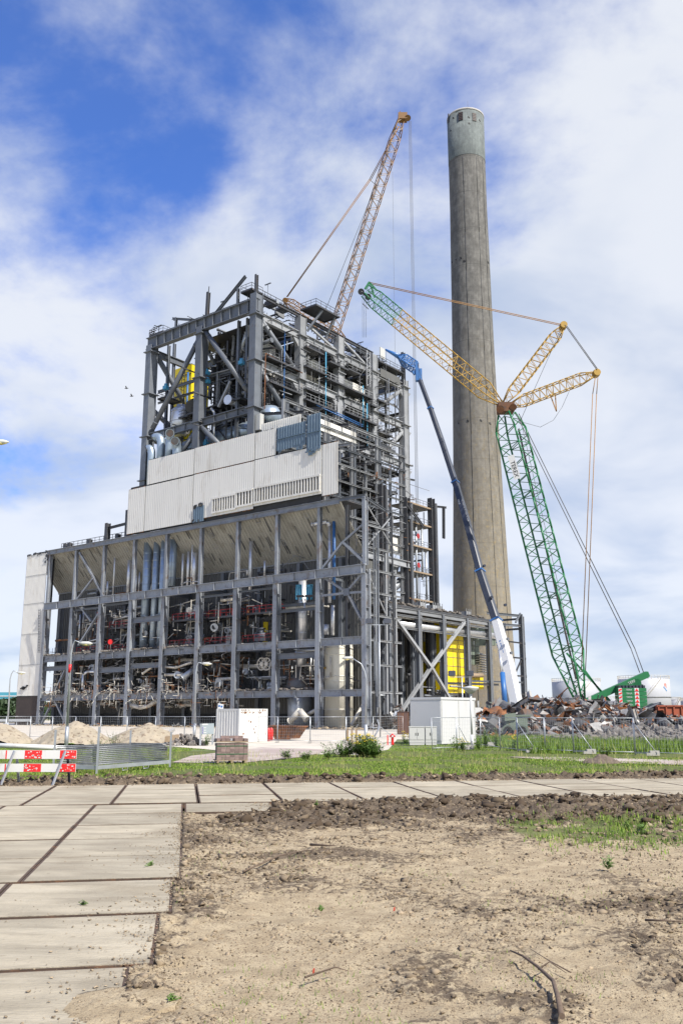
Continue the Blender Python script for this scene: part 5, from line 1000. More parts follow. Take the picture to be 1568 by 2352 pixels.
def panel_box(x0, y0, x1, y1, u, depth, m, name, lab):
    a, b = FU(*zR(x0, y1), u), FU(*zR(x1, y0), u); mbx = MB(); mbx.box(W(u + depth / 2, (a[1] + b[1]) / 2, (a[2] + b[2]) / 2), depth, b[1] - a[1], b[2] - a[2], VU, VV); o = O(name, mbx, m, AX); o['label'] = lab
    mbx = MB(); n = max(2, int((b[2] - a[2]) / 1.5))
    for k in range(1, n): mbx.box(W(u - .03, (a[1] + b[1]) / 2, a[2] + (b[2] - a[2]) * k / n), .06, b[1] - a[1], .09, VU, VV)
    for k in range(1, 3): mbx.box(W(u - .02, a[1] + (b[1] - a[1]) * k / 3, (a[2] + b[2]) / 2), .04, .07, b[2] - a[2], VU, VV)
    O('panel_joint', mbx, 'wood' if m == 'yellow' else 'steel_dark', o); return o
panel_box(828, 1030, 940, 1560, 4.2, 7, 'yellow', 'yellow_casing', 'tall yellow panelled casing inside the annex')
panel_box(985, 1062, 1062, 1340, 5, 5, 'green_grey', 'green_casing', 'grey-green casing box beside the yellow casing'); panel_box(1150, 1060, 1195, 1190, 6, 4, 'green_grey', 'green_casing', 'small grey-green casing high in the annex')
panel_box(1000, 1418, 1098, 1530, 3.2, 3, 'yellow', 'yellow_fan_box', 'yellow fan box on the annex frame'); mbx = MB(); mbx.box(W(9.4, 19.5, 9.2), .3, 14, 19, VU, VV); O('shade_sheet', mbx, 'wall_dark', AX); mbx = MB(); mbx.box(W(13.5, 39, 9.2), .3, 14, 19, VU, VV); O('shade_sheet', mbx, 'wall_dark', AX)  # near-black sheets added so the annex interior reads as deep shade
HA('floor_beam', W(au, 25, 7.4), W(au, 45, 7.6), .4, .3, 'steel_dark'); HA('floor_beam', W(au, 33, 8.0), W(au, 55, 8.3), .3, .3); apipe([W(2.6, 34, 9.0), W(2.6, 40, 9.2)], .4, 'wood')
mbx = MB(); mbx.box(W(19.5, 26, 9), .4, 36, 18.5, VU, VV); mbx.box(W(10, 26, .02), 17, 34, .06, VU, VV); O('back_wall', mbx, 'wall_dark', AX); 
for k in range(60):
    v = R.uniform(10, 45); u = R.uniform(3, 9); z = R.uniform(3, 18.5); t = R.random(); q = W(u, v, z - R.uniform(1.5, 5)) if t < .4 else W(u, v + R.uniform(1, 5), z)
    apipe([W(u, v, z), q], R.choice((.08, .12, .18, .25)), R.choice(('steel_dark', 'steel', 'galv', 'steel_light', 'steel_dark')), 6)
mbx = MB()
for k in range(9): mbx.box(W(4.2, 43.6, 9.6 + k * .45), 1.2, 4.2, .14, VU, VV)
O('cable_trays', mbx, 'steel_light', AX)
mbx = MB(); RR = random.Random(9)
for k in range(110): v = RR.uniform(9, 42); mbx.box(W(au + RR.uniform(-.3, 1.5), v, 19.8 + RR.uniform(0, .3)), RR.uniform(.1, .6), RR.uniform(.2, 1.3), RR.uniform(.08, .4), VU, VV)
o = O('roof_debris', mbx, 'rubble', AX); o['kind'] = 'stuff'
for v, z in ((20.5, 20.1), (24.5, 20.0), (26.0, 20.0), (36, 19.9)): mbx = MB(); mbx.box(W(au + 1.5, v, z + .4), 1.3, 1.6, .9, VU, VV); [mbx.bar(W(au + .8, v + q, z), W(au + .8, v + q, z + 1.3), .1) for q in (-.8, 0, .8)]; O('roof_unit', mbx, 'steel_light', AX)
# cream storage tank standing in the corner bay
ut_, _, zt_ = FV(*zF(1378, 505), 4.0); tk = thing('cream_tank', 'tall cream storage tank standing in the corner bay of the boiler house', 'tank', W(ut_, 4.0, 0))
mbx = MB(); r = 2.25; mbx.lathe(W(ut_, 4, 0), [(r, 0), (r, 12.6), (r * .96, 13.1), (r * .7, 13.6), (.1, 13.8)], 40); O('shell', mbx, 'cream', tk)
for z in (2.9, 7.2, 8.0, 11.4, 12.4): mbx = MB(); mbx.lathe(W(ut_, 4, 0), [(r, z - .07), (r + .07, z - .04), (r + .07, z + .04), (r, z + .07)], 40, cap=False); O('band', mbx, 'cream', tk)
mbx = MB(); mbx.path([W(ut_ + 2.6, 1.7, 0), W(ut_ + 2.6, 1.7, 9.2), W(ut_ + .9, 1.7, 9.3)], .16, 8); O('yellow_pipe', mbx, 'yellow_crane', tk); mbx = MB(); mbx.path([W(ut_ + 2.4, 1.4, 7.4), W(ut_ - .4, 1.4, 7.9), W(ut_ - .4, 1.4, 11)], .12, 8); O('sample_pipe', mbx, 'pipe_beige', tk)
# ================================================================== CRANES
def lattice(root, name, p0, p1, w, n, m, side, taper0=.12, taper1=.12, wt0=.3, wt1=.4, rc=.11, rl=.05, m0=None, mtip=None, tipfrac=0.0):
    p0, p1 = Vector(p0), Vector(p1); d = p1 - p0; L = d.length; d.normalize(); a = (side - d * side.dot(d)).normalized(); b = d.cross(a)
    def wid(t): return w * (wt0 + (1 - wt0) * min(1, t / taper0)) * (1 if t < 1 - taper1 else wt1 + (1 - wt1) * (1 - t) / taper1)
    def pt(t, i): s = wid(t) / 2; return p0 + d * L * t + a * s * (1, 1, -1, -1)[i] + b * s * (1, -1, -1, 1)[i]
    ts = [0, taper0] + [taper0 + (1 - taper0 - taper1) * k / n for k in range(1, n + 1)] + [1.0]
    grp = None
    segs = [(0, 1 - tipfrac, m), (1 - tipfrac, 1, mtip or m)] if tipfrac else [(0, 1, m)]
    for (s0, s1, mm_) in segs:
        for i in range(4):
            mbx = MB(); tt = [s0] + [t for t in ts if s0 < t < s1] + [s1]; mbx.path([pt(t, i) for t in tt], rc, 6); o = O('chord', mbx, mm_, grp or root) if grp else O(name, mbx, mm_, root)
            grp = grp or o
        mbx = MB(); nn_ = max(2, int(n * 1.0 * (s1 - s0)) + 2)
        for k in range(nn_):
            t0, t1 = s0 + (s1 - s0) * k / nn_, s0 + (s1 - s0) * (k + 1) / nn_
            for i in range(4):
                j = (i + 1) % 4; mbx.bar(pt(t0, i), pt((t0 + t1) / 2, j), rl * 1.8); mbx.bar(pt((t0 + t1) / 2, j), pt(t1, i), rl * 1.8)
                if k % 3 == 0: mbx.bar(pt(t0, i), pt(t0, j), rl * 1.8)
        O('lacing', mbx, mm_, grp)
    return grp
def line(root, name, pts, r, m): mbx = MB(); mbx.path([Vector(p) for p in pts], r, 5); return O(name, mbx, m, root)
# --- green crawler crane with yellow luffing jib
GY = 110.0; gp = lambda x, y, dy=0: P(x, y, GY + dy)
foot, knee, tip, s1, s2 = gp(1332, 1612), gp(1163, 950), gp(838, 668), gp(1292, 749), gp(1368, 858)
GC = thing('green_lattice_crane', 'green crawler crane with yellow luffing jib rising behind the scrap heap', 'crane', G(1340, 1682) * 1.0)
sideg = Vector((.75, -.66, 0))
lattice(GC, 'main_boom', foot, knee, 2.75, 15, 'green', sideg, .16, .06, .28, .55, .12, .044)
lattice(GC, 'luffing_jib', gp(1150, 928), tip, 1.75, 15, 'yellow_crane', Vector((.2, -1, 0)), .12, .08, .25, .7, .075, .03, mtip='green', tipfrac=.24)
lattice(GC, 'jib_strut', gp(1158, 925), s1, 1.35, 11, 'yellow_crane', Vector((.2, -1, 0)), .16, .14, .3, .3, .07, .027)
lattice(GC, 'jib_strut', gp(1170, 932), s2, 1.35, 11, 'yellow_crane', Vector((.2, -1, 0)), .16, .18, .3, .3, .07, .027)
mbx = MB(); mbx.box(gp(1160, 938), 2.0, 1.6, 1.2); mbx.tube(gp(1148, 940, -1), gp(1148, 940, 1), .5, 12); mbx.tube(gp(1178, 935, -1), gp(1178, 935, 1), .45, 12); O('boom_head', mbx, 'scrap_rust', GC)
for c in (s1, s2): mbx = MB(); mbx.tube(c - Vector((0, .6, 0)), c + Vector((0, .6, 0)), .45, 14); mbx.box(c, .7, .9, .7); O('strut_sheave', mbx, 'yellow_crane', GC)
mbx = MB(); mbx.tube(gp(829, 670, -.9), gp(829, 670, -.3), .42, 16); mbx.tube(gp(845, 682, -.2), gp(845, 682, .5), .42, 16); mbx.tube(gp(829, 670, -.9), gp(848, 686, 1.0), .12, 8); O('tip_sheave', mbx, 'crane_black', GC)
mbx = MB(); mbx.bar(gp(838, 664), gp(848, 648), .25); mbx.bar(gp(860, 684), gp(848, 648), .16); mbx.bar(gp(848, 648), gp(866, 668), .16); O('tip_frame', mbx, 'green', GC)
for dy, dx in ((-.6, 0), (.6, 3)):
    line(GC, 'pendant', [gp(850, 649 + dx, dy), gp(1288, 745 + dx, dy)], .055, 'pendant'); line(GC, 'pendant', [gp(1296 + dx, 746, dy), gp(1370 + dx, 850, dy)], .05, 'rope')
    line(GC, 'pendant', [gp(1366 + dx * 2, 868, dy), gp(1360 + dx * 3, 905, dy), gp(1334 + dx * 3.2, 1540, dy)], .055, 'pendant'); line(GC, 'pendant', [gp(1184 + dx * 2.2, 950, dy), gp(1448 + dx * 3, 1490, dy), gp(1468 + dx * 3, 1545, dy)], .055, 'rope')
line(GC, 'hoist_rope', [gp(1330, 1560), gp(1195, 965), gp(1290, 750)], .03, 'rope'); line(GC, 'hoist_rope', [gp(1160, 925), gp(842, 662)], .025, 'rope')
line(GC, 'slack_rope', [gp(1200, 970), gp(1240, 981), gp(1270, 965), gp(1290, 935), gp(1310, 890)], .025, 'rope')
mbx = MB(); mbx.bar(gp(1262, 905), gp(1277, 945), .12); mbx.bar(gp(1274, 903), gp(1277, 945), .12); O('rope_guide', mbx, 'pendant', GC)
zlow = gp(838, 1000).z
for x in (832, 836, 840): line(GC, 'hoist_rope', [gp(x, 688), Vector((gp(x, 688).x, GY, 30.0 + 20))], .022, 'rope')
line(GC, 'rope_spreader', [gp(832, 697), gp(846, 710)], .06, 'rope')
# boom walkway and sign
mbx = MB(); mbx.bar(gp(1322, 1560, 1.0), gp(1190, 985, 1.0), .55, .1); O('boom_walkway', mbx, 'scrap_dark', GC)
pa, pb = gp(1172, 1046, -1.7), gp(1188, 1100, -1.7); dn = (pb - pa).normalized(); sgx = Vector((1, -.2, 0)); sgx = (sgx - dn * sgx.dot(dn)).normalized(); nrm_ = dn.cross(sgx)
nrm_ = nrm_ if nrm_.y < 0 else -nrm_
mbx = MB(); mbx.box((pa + pb) / 2, .8, (pb - pa).length, .04, sgx, dn, nrm_); sg = O('boom_sign', mbx, 'white_clean', GC); O('lettering', text_mb('TEREX', .72, pa + dn * .75 - sgx * .25 + nrm_ * .04, dn, sgx, nrm_), 'black', sg)
# A-frame mast, winch tower, counterweights, superstructure
ma, mb_ = gp(1345, 1612), gp(1484, 1549); mbx = MB(); mbx.bar(ma, mb_, 1.0, .75); O('mast', mbx, 'green', GC); mbx = MB(); mbx.bar(mb_ - Vector((1.0, 0, .35)), mb_ + Vector((.15, 0, .05)), .9, .6); mbx.tube(gp(1461, 1569, -.6), gp(1461, 1569, .6), .55, 14); O('mast_head', mbx, 'green', GC)
dm = (mb_ - ma).normalized(); up_m = Vector((0, -1, 0)).cross(dm); up_m = up_m if up_m.z > 0 else -up_m; O('lettering', text_mb('TEREX', .42, ma + dm * 5.4 - up_m * .18 + Vector((0, -.55, 0)), dm, up_m, Vector((0, -1, 0))), 'white_clean', GC)
mbx = MB(); mbx.bar(gp(1300, 1500), gp(1400, 1610), .2); mbx.bar(gp(1342, 1540), gp(1400, 1618), .2); O('back_stay', mbx, 'green', GC)
for x in (1456, 1462, 1468, 1474): line(GC, 'mast_rope', [gp(x, 1572), gp(x - 2, 1640)], .13, 'crane_black')
mbx = MB(); mbx.box(gp(1462, 1635), 1.4, 2.5, 2.4); mbx.tube(gp(1455, 1632, -1.4), gp(1455, 1632, -1.2), .5, 14); O('winch', mbx, 'steel', GC)
mbx = MB(); mbx.box(gp(1370, 1640), 9, 3, 2.2); O('superstructure', mbx, 'green', GC)
x0, x1 = gp(1419, 1600, -2).x, gp(1472, 1600, -2).x; zt_ = gp(1440, 1580, -2).z; zb_ = gp(1440, 1640, -2).z; nb = 7; hb = (zt_ - zb_) / nb
for k in range(nb):
    z = zb_ + (k + .5) * hb; mbx = MB(); mbx.box(((x0 + x1) / 2 + .35, GY - 1.2, z), x1 - x0 + .5, 1.8, hb * .93); cw = O('counterweight', mbx, 'green', GC)
    mbx = MB(); mbx.box((x0 + .22, GY - 2.11, z), .4, .03, hb * .9); mbx.box((x1 - .55, GY - 2.11, z), .5, .03, hb * .9); O('reflector', mbx, 'white_clean', cw)
    mbx = MB(); mbx.add([(x1 - .78, GY - 2.14, z - hb * .4), (x1 - .32, GY - 2.14, z - hb * .4), (x1 - .55, GY - 2.14, z + hb * .4)], [(0, 1, 2)]); mbx.add([(x0 + .05, GY - 2.14, z - hb * .4), (x0 + .4, GY - 2.14, z - hb * .1), (x0 + .4, GY - 2.14, z + hb * .35), (x0 + .05, GY - 2.14, z + hb * .05)], [(0, 1, 2, 3)]); O('reflector_mark', mbx, 'red_bright', cw)
    O('lettering', text_mb('TEREX', .24, (x0 + .9, GY - 2.115, z - .08), Vector((1, 0, 0)), UP, Vector((0, -1, 0))), 'white_clean', cw)
mbx = MB(); [mbx.box((x0 + .3 + k * .4, GY - 1.2, zt_ + .15), .25, 1.5, .3) for k in range(8)]; O('lifting_lugs', mbx, 'crane_black', GC)
# --- white telescopic crane with blue fly jib
WC = thing('telescopic_crane', 'white and black telescopic mobile crane with blue lattice fly jib', 'crane', G(1200, 1686))
wpx = [(1186, 1622, 16, 104), (1165, 1520, 15, 106.5), (1139, 1425, 12.4, 109), (1139, 1425, 11.2, 109), (1102, 1312, 10.6, 112), (1102, 1312, 9.8, 112), (1072, 1200, 9.2, 115), (1045, 1108, 8.5, 118), (1045, 1108, 7.8, 118), (1013, 1010, 7.2, 121), (988, 938, 6.8, 123), (988, 938, 6.2, 123), (962, 868, 5.8, 125)]
def boom_sec(i, j, m, name='boom_section'):
    ps = [(P(x, y, d), w * d / 2131) for x, y, w, d in wpx[i:j + 1]]; mbx = MB(); rings = []
    for k, (p, w) in enumerate(ps):
        d = ((ps[min(k + 1, len(ps) - 1)][0]) - ps[max(k - 1, 0)][0]).normalized(); a = Vector((.80, -.6, 0)); a = (a - d * a.dot(d)).normalized(); b = d.cross(a)
        for q in ((1, .75), (.75, 1), (-.75, 1), (-1, .75), (-1, -.75), (-.75, -1), (.75, -1), (1, -.75)): rings.append(p + a * q[0] * w * .78 + b * q[1] * w * .92)
    n_ = len(ps); mbx.add(rings, [(k * 8 + i2, k * 8 + (i2 + 1) % 8, (k + 1) * 8 + (i2 + 1) % 8, (k + 1) * 8 + i2) for k in range(n_ - 1) for i2 in range(8)] + [tuple(range(7, -1, -1)), tuple(range((n_ - 1) * 8, n_ * 8))]); return O(name, mbx, m, WC)
bsec = boom_sec(0, 2, 'white_clean'); bsec['label'] = 'white base section of the boom'
for i, j in ((3, 4), (5, 7), (8, 10), (11, 12)): boom_sec(i, j, 'crane_black')
def collar(k, m='blue', ex=1.06):
    x, y, w, d = wpx[k]; p = P(x, y, d); w = w * d / 2131; nx_, ny_ = wpx[k + 1][:2] if wpx[k + 1][1] != y else wpx[k + 2][:2]; dr = (P(nx_, ny_, wpx[k + 2][3]) - p).normalized(); a = Vector((.80, -.6, 0)); a = (a - dr * a.dot(dr)).normalized(); b = dr.cross(a); mbx = MB(); mbx.box(p, w * 1.72 * ex, w * 2.0 * ex, .2, a, b, dr); O('collar', mbx, m, WC)
for k in (2, 4, 7, 10): collar(k)
for (x, y, d) in ((1172, 1500, 103.6), (1164, 1468, 104.6), (1158, 1390, 106), (1127, 1372, 108), (1110, 1300, 110.5)): mbx = MB(); p = P(x, y, d + 1.6); mbx.tube(p, p + Vector((.1, -.25, .02)), .17, 12); O('boom_pin', mbx, 'crane_black' if y < 1400 else 'steel', WC)
dB = (P(1139, 1425, 109) - P(1189, 1622, 104)).normalized(); aB = Vector((.80, -.6, 0)); aB = (aB - dB * aB.dot(dB)).normalized(); nB = -(dB.cross(aB)); nB = nB if nB.y < 0 else -nB
def on_boom(x, y, d): return P(x, y, d)
ox = Vector((1, 0, -.1)); fl = Vector((-.6, -.8, .0)); fl = (fl - dB * fl.dot(dB)).normalized(); lx = fl.cross(dB); lx = lx if lx.dot(ox) > 0 else -lx
O('lettering', text_mb('MNE', .85, P(1152.5, 1475, 107.7) + fl * .67 - lx * .42, -dB, lx, fl, .02), 'blue', bsec)
dB2 = (P(1072, 1200, 115) - P(1102, 1312, 112)).normalized(); fl2 = (fl - dB2 * fl.dot(dB2)).normalized(); lx2 = fl2.cross(dB2); lx2 = lx2 if lx2.x > 0 else -lx2
O('lettering', text_mb('MNE', .5, P(1080, 1235, 114.2) + fl2 * .50 - lx2 * .2, -dB2, lx2, fl2), 'white_clean', WC); O('lettering', text_mb('MNE', .42, P(1057, 1150, 116.6) + fl2 * .47 - lx2 * .2, -dB2, lx2, fl2), 'white_clean', WC)
mbx = MB(); mbx.tube(P(1160, 1628, 103), P(1153, 1545, 104), .29, 14); O('luffing_cylinder', mbx, 'blue', WC); mbx = MB(); mbx.tube(P(1153, 1545, 104), P(1146, 1495, 105), .14, 10); O('cylinder_rod', mbx, 'alu', WC)
jp = [P(960, 872, 125), P(955, 845, 125.5), P(938, 830, 126), P(885, 803, 128)]
lattice(WC, 'fly_jib', jp[1], jp[2] * .6 + jp[3] * .4, 1.25, 5, 'blue', Vector((.1, -1, .2)), .1, .3, .8, .35, .1, .05); mbx = MB(); mbx.tube(jp[2] * .6 + jp[3] * .4, jp[3], .42, 8, .14); O('jib_tip', mbx, 'blue', WC)
mbx = MB(); mbx.box(P(961, 862, 125), .9, .9, 1.8); mbx.bar(P(955, 850, 125), P(956, 832, 125), .3); mbx.bar(P(965, 870, 125), P(956, 835, 125), .18); mbx.bar(P(948, 858, 125), P(962, 850, 125), .5); O('jib_adapter', mbx, 'blue', WC)
line(WC, 'jib_rope', [jp[3], P(957, 832, 125), P(1040, 1100, 118), P(1130, 1420, 109)], .025, 'rope'); line(WC, 'jib_rope', [P(886, 806, 128), Vector((P(886, 806, 128).x, 128, 40))], .02, 'rope')
mbx = MB(); mbx.box((P(1172, 1650, 104).x - .5, 104, 2.2), 7.5, 2.6, 1.4); O('carrier', mbx, 'white_paint', WC); mbx = MB(); c = P(1142, 1637, 103); mbx.box((c.x, 103, 2.6), 2.2, 2.0, 1.8); cb = O('cab', mbx, 'green_grey', WC); mbx = MB(); mbx.box((c.x - .1, 101.97, 2.9), 1.7, .04, .9); O('window', mbx, 'clear_dark', cb)
# --- ochre crane behind the tower
YY = 232.0; yp = lambda x, y, d=0: P(x, y, YY + d); yt, yb = yp(921, 272), yp(770, 753); dd = (yb - yt).normalized(); yfoot = yt + dd * ((yt.z - 4) / -dd.z)
YC = thing('ochre_lattice_crane', 'ochre lattice boom crane towering behind the boiler house', 'crane', (yfoot.x, yfoot.y, 0))
lattice(YC, 'boom', yfoot, yt, 2.7, 44, 'orange_crane', Vector((.35, -1, 0)), .03, .04, .5, .55, .13, .06)
mbx = MB(); mbx.bar(yfoot + Vector((-.9, 1, 0)), yt + Vector((-.9, 1, 0)), .5, .2); O('boom_walkway', mbx, 'scrap_dark', YC)
mbx = MB(); mbx.box(yp(924, 270), 2.6, 2.2, 2.0); mbx.tube(yp(936, 271, -1), yp(936, 271, 1), .9, 12); mbx.bar(yp(925, 270), yp(940, 268), .6); mbx.bar(yp(920, 268), yp(918, 255), .2); O('boom_head', mbx, 'orange_crane', YC)
mast = yp(655, 690)
for dx in (0, 4): line(YC, 'pendant', [yp(915 + dx * .3, 290), yp(848 + dx, 412), yp(658 + dx * .5, 682)], .11, 'orange_crane')
line(YC, 'pendant_strut', [yp(848, 412), yp(862, 424)], .09, 'rope'); line(YC, 'hoist_rope', [yp(905, 320), yp(741, 728)], .07, 'rope')
lattice(YC, 'mast', yp(655, 690), yp(790, 780), 2.2, 10, 'orange_crane', Vector((.2, -1, 0)), .1, .1, .4, .5, .14, .07); mbx = MB(); mbx.tube(yp(655, 690, -.8), yp(655, 690, .8), .8, 10); mbx.bar(yp(655, 690), yp(648, 715), .3); mbx.bar(yp(655, 690), yp(664, 715), .3); O('mast_head', mbx, 'orange_crane', YC)
for x in (938.5, 941, 943.5): a = yp(x, 278); line(YC, 'hoist_rope', [a, Vector((a.x, a.y, 10))], .055, 'rope')
a = yp(901, 395); line(YC, 'hoist_rope', [a, Vector((a.x, a.y, 60))], .035, 'rope')
mbx = MB(); mbx.box((yfoot.x - 3, yfoot.y, 3), 10, 6, 4); O('superstructure', mbx, 'orange_crane', YC)
# ================================================================== FAR BACKGROUND
def storage_tank(name, label, x0, x1, yt, Y, logo=False):
    a, b, t = P(x0, yt, Y), P(x1, yt, Y), P((x0 + x1) / 2, yt, Y); r = (b.x - a.x) / 2; c = Vector(((a.x + b.x) / 2, Y, 0)); z = t.z - .8
    T = thing(name, label, 'storage tank', c, 'white oil storage tanks on the horizon'); mbx = MB(); mbx.lathe(c, [(r, 0), (r, z), (r * .97, z + .2), (.1, z + .9)], 56); O('shell', mbx, 'tank_white', T)
    mbx = MB(); 
    for k in range(48):
        q0, q1 = 2 * math.pi * k / 48, 2 * math.pi * (k + 1) / 48; p0, p1 = c + Vector((r * math.cos(q0), r * math.sin(q0), z)), c + Vector((r * math.cos(q1), r * math.sin(q1), z)); mbx.bar(p0, p0 + UP * 1.3, .1); mbx.bar(p0 + UP * 1.3, p1 + UP * 1.3, .12); mbx.bar(p0 + UP * .6, p1 + UP * .6, .08)
    O('railing', mbx, 'pipe_beige', T); mbx = MB(); mbx.lathe(c, [(r + .02, z * .55), (r + .22, z * .55), (r + .22, z * .57), (r + .02, z * .57)], 56, cap=False); O('wind_girder', mbx, 'steel_light', T)
    mbx = MB(); k0 = None
    for k in range(13):
        q = math.radians(228 + k * 5.2); p = c + Vector(((r + .5) * math.cos(q), (r + .5) * math.sin(q), z * (.25 + .75 * k / 12)))
        if k0: mbx.bar(k0, p, .5, .18); mbx.bar(k0 + UP * 1.1, p + UP * 1.1, .12)
        k0 = p
    O('spiral_stair', mbx, 'pipe_beige', T)
    if logo:
        def patch(pts, m, nm):
            mbx = MB(); V = []
            for (px_, pz) in pts: q = math.radians(302 + px_); V.append(c + Vector(((r + .06) * math.cos(q), (r + .06) * math.sin(q), z * pz)))
            mbx.add(V, [tuple(range(len(V)))]); O(nm, mbx, m, T)
        patch([(-1, .90), (0, .885), (2, .89), (4, .90), (3.6, .84), (1.8, .80), (0, .83), (-.6, .86)], 'logo_red', 'emblem'); patch([(4.5, .90), (7, .87), (7.4, .78), (5.4, .78), (4.6, .82)], 'logo_red', 'emblem')
        patch([(-4.5, .80), (-2, .815), (0, .785), (2.6, .775), (2.4, .755), (0, .76), (-2.2, .785)], 'logo_blue', 'emblem'); patch([(.4, .745), (2.8, .765), (5, .735), (7.6, .715), (7.4, .695), (4.8, .705), (2.6, .735)], 'logo_blue', 'emblem')
    return T
storage_tank('storage_tank', 'white oil tank seen behind the green crane boom foot', 1267, 1376, 1562, 360); storage_tank('storage_tank', 'large white oil tank with red and blue wave emblem', 1419, 1533, 1556, 350, True); storage_tank('storage_tank', 'low white tank right of the emblem tank', 1530, 1562, 1604, 380); storage_tank('storage_tank', 'low white tank cut by the right edge of the picture', 1562, 1600, 1606, 370); storage_tank('storage_tank', 'low white tank between the crane foot and the counterweights', 1375, 1425, 1603, 420)
a, b = P(-40, 1590, 300), P(41, 1590, 300); mbx = MB(); mbx.box(((a.x + b.x) / 2, 304, 5), b.x - a.x, 8, 2 * (a.z - 5)); ob = thing('office_block', 'low blue glass building far behind the brick plinth', 'building', (a.x, 300, 0)); O('glass_front', mbx, 'glass_blue', ob); mbx = MB(); [mbx.box(((a.x + b.x) / 2, 299.9, a.z - 1.2 - k * 1.6), b.x - a.x, .2, .25) for k in range(5)]; O('floor_band', mbx, 'white_clean', ob)
def far_tree(x, Y, h, label, seed):
    Rr = np.random.default_rng(seed); c = G(x, 1645); base = Vector((P(x, 1640, Y).x, Y, -.3)); T = thing('tree', label, 'tree', base, 'dark trees beyond the yard'); mbx = MB(); mbx.loft([base, base + UP * h * .5, base + UP * h * .9], [.3, .2, .05], 6); [mbx.loft([base + UP * h * q, base + Vector((math.cos(q * 50) * h * .3, math.sin(q * 50) * h * .3, h * (q + .2)))], [.12, .03], 5) for q in (.3, .4, .5, .6)]; O('trunk', mbx, 'bark', T)
    n_ = 1500; d = Rr.normal(size=(n_, 3)); d /= np.linalg.norm(d, axis=1)[:, None]; rr = Rr.random(n_) ** .4; lob = 1 + .3 * np.sin(d[:, 0] * 5 + seed) * np.cos(d[:, 2] * 4); p = d * (rr * lob)[:, None] * np.array([h * .42, h * .42, h * .45]) + np.array(base) + np.array([0, 0, h * .52]); s = .22 + .3 * Rr.random((n_, 1)); o1 = Rr.normal(size=(n_, 3)) * s; o2 = Rr.normal(size=(n_, 3)) * s
    V = np.stack([p - o1, p + o2, p + o1, p - o2], 1).reshape(-1, 3); o = raw('crown', V, np.arange(n_ * 4).reshape(-1, 4), 'leaf_dark', base=tuple(base)); o.parent = T; o.location = (0, 0, 0)
for k, (x, Y, h, l) in enumerate(((-8, 250, 6.5, 'dark bushy tree cut by the left edge of the picture'), (12, 245, 6.2, 'dark bushy tree left of the brick plinth'), (32, 250, 6.4, 'dark bushy tree touching the brick plinth'), (60, 262, 6.6, 'dark tree hidden behind the brick plinth gap'), (95, 255, 6.5, 'dark tree seen between the corner columns'))): far_tree(x, Y, h, l, k + 2)
gr = thing('guard_rail', 'galvanised road guard rail left of the boiler house', 'guard rail', P(20, 1645, 190)); a, b = P(-60, 1640, 190), P(90, 1640, 190); mbx = MB(); mbx.bar((a.x, 190, .95), (b.x, 190, .95), .1, .5); O('rail', mbx, 'galv', gr)
for k in range(7): mbx = MB(); x_ = a.x + (b.x - a.x) * k / 6; mbx.bar((x_, 190.2, 0), (x_, 190.2, 1.0), .2); O('post', mbx, 'galv', gr)
for (x, y, l) in ((291, 892, 'upper of two small birds in the sky'), (303, 910, 'lower of two small birds in the sky')):
    p = P(x, y, 130); mbx = MB(); mbx.loft([p - Vector((.3, 0, 0)), p, p + Vector((.3, 0, .03))], [.03, .09, .03], 6); mbx.add([p + Vector((-.1, 0, 0)), p + Vector((.1, 0, 0)), p + Vector((.05, -.5, .22)), p + Vector((-.1, -.45, .2))], [(0, 1, 2, 3)]); mbx.add([p + Vector((-.1, 0, 0)), p + Vector((.1, 0, 0)), p + Vector((.05, .5, .22)), p + Vector((-.1, .45, .2))], [(0, 1, 2, 3)]); tag(O('bird', mbx, 'black'), l, 'bird', 'birds left of the tower')
# ================================================================== SITE OBJECTS
def obox(mb_, c, a, b, sx_, sy_, z0, z1): return mb_.box(Vector((c.x, c.y, (z0 + z1) / 2)), sx_, sy_, z1 - z0, a, b)
# --- white shipping container and white cabin aligned with the station
M0 = G(548, 1705); sc = thing('shipping_container', 'white corrugated shipping container standing inside the fence', 'container', M0); L1, L2, hc = 2.45, 3.2, 2.62
c = M0 + VU * L1 / 2 + VV * L2 / 2
mbx = MB(); mbx.sheet(M0 + UP * .15 + VU * L1, VU * -L1, UP * (hc - .3), -VV, .28, .05); O('end_wall', mbx, 'white_paint', sc); mbx = MB(); mbx.sheet(M0 + UP * .15, VV * L2, UP * (hc - .3), -VU, .28, .05); O('side_wall', mbx, 'white_paint', sc)
mbx = MB(); obox(mbx, c, VU, VV, L1 + .1, L2 + .1, hc - .16, hc); obox(mbx, c, VU, VV, L1 + .1, L2 + .1, 0, .16)
for p in (M0, M0 + VU * L1, M0 + VV * L2, M0 + VU * L1 + VV * L2): mbx.box(p + UP * hc / 2, .16, .16, hc, VU, VV)
O('frame', mbx, 'white_paint', sc)
mbx = MB()
for k in range(30): mbx.box(M0 + VV * random.uniform(0, L2) - VU * .06 + UP * random.choice((hc - .1, hc - .3, random.uniform(.3, 2.3))), .02, random.uniform(.03, .15), random.uniform(.04, .14), VU, VV)
O('rust_spots', mbx, 'rust', sc)
M1 = G(1014, 1709); cb = thing('white_cabin', 'white windowless equipment cabin beside the grass', 'cabin', M1); L1, L2 = 2.8, 5.15; hc = P(1014, 1601, M1.y).z; c = M1 + VU * L1 / 2 + VV * L2 / 2
mbx = MB(); obox(mbx, c, VU, VV, L1, L2, 0, hc - .18); O('wall', mbx, 'white_clean', cb); mbx = MB(); obox(mbx, c, VU, VV, L1 + .1, L2 + .1, hc - .18, hc); O('roof', mbx, 'white_clean', cb)
for t in (.02, .5, .98): mbx = MB(); mbx.box(M1 + VV * L2 * t - VU * .015 + UP * hc / 2, .04, .06, hc - .4, VU, VV); O('panel_joint', mbx, 'grey_box', cb)
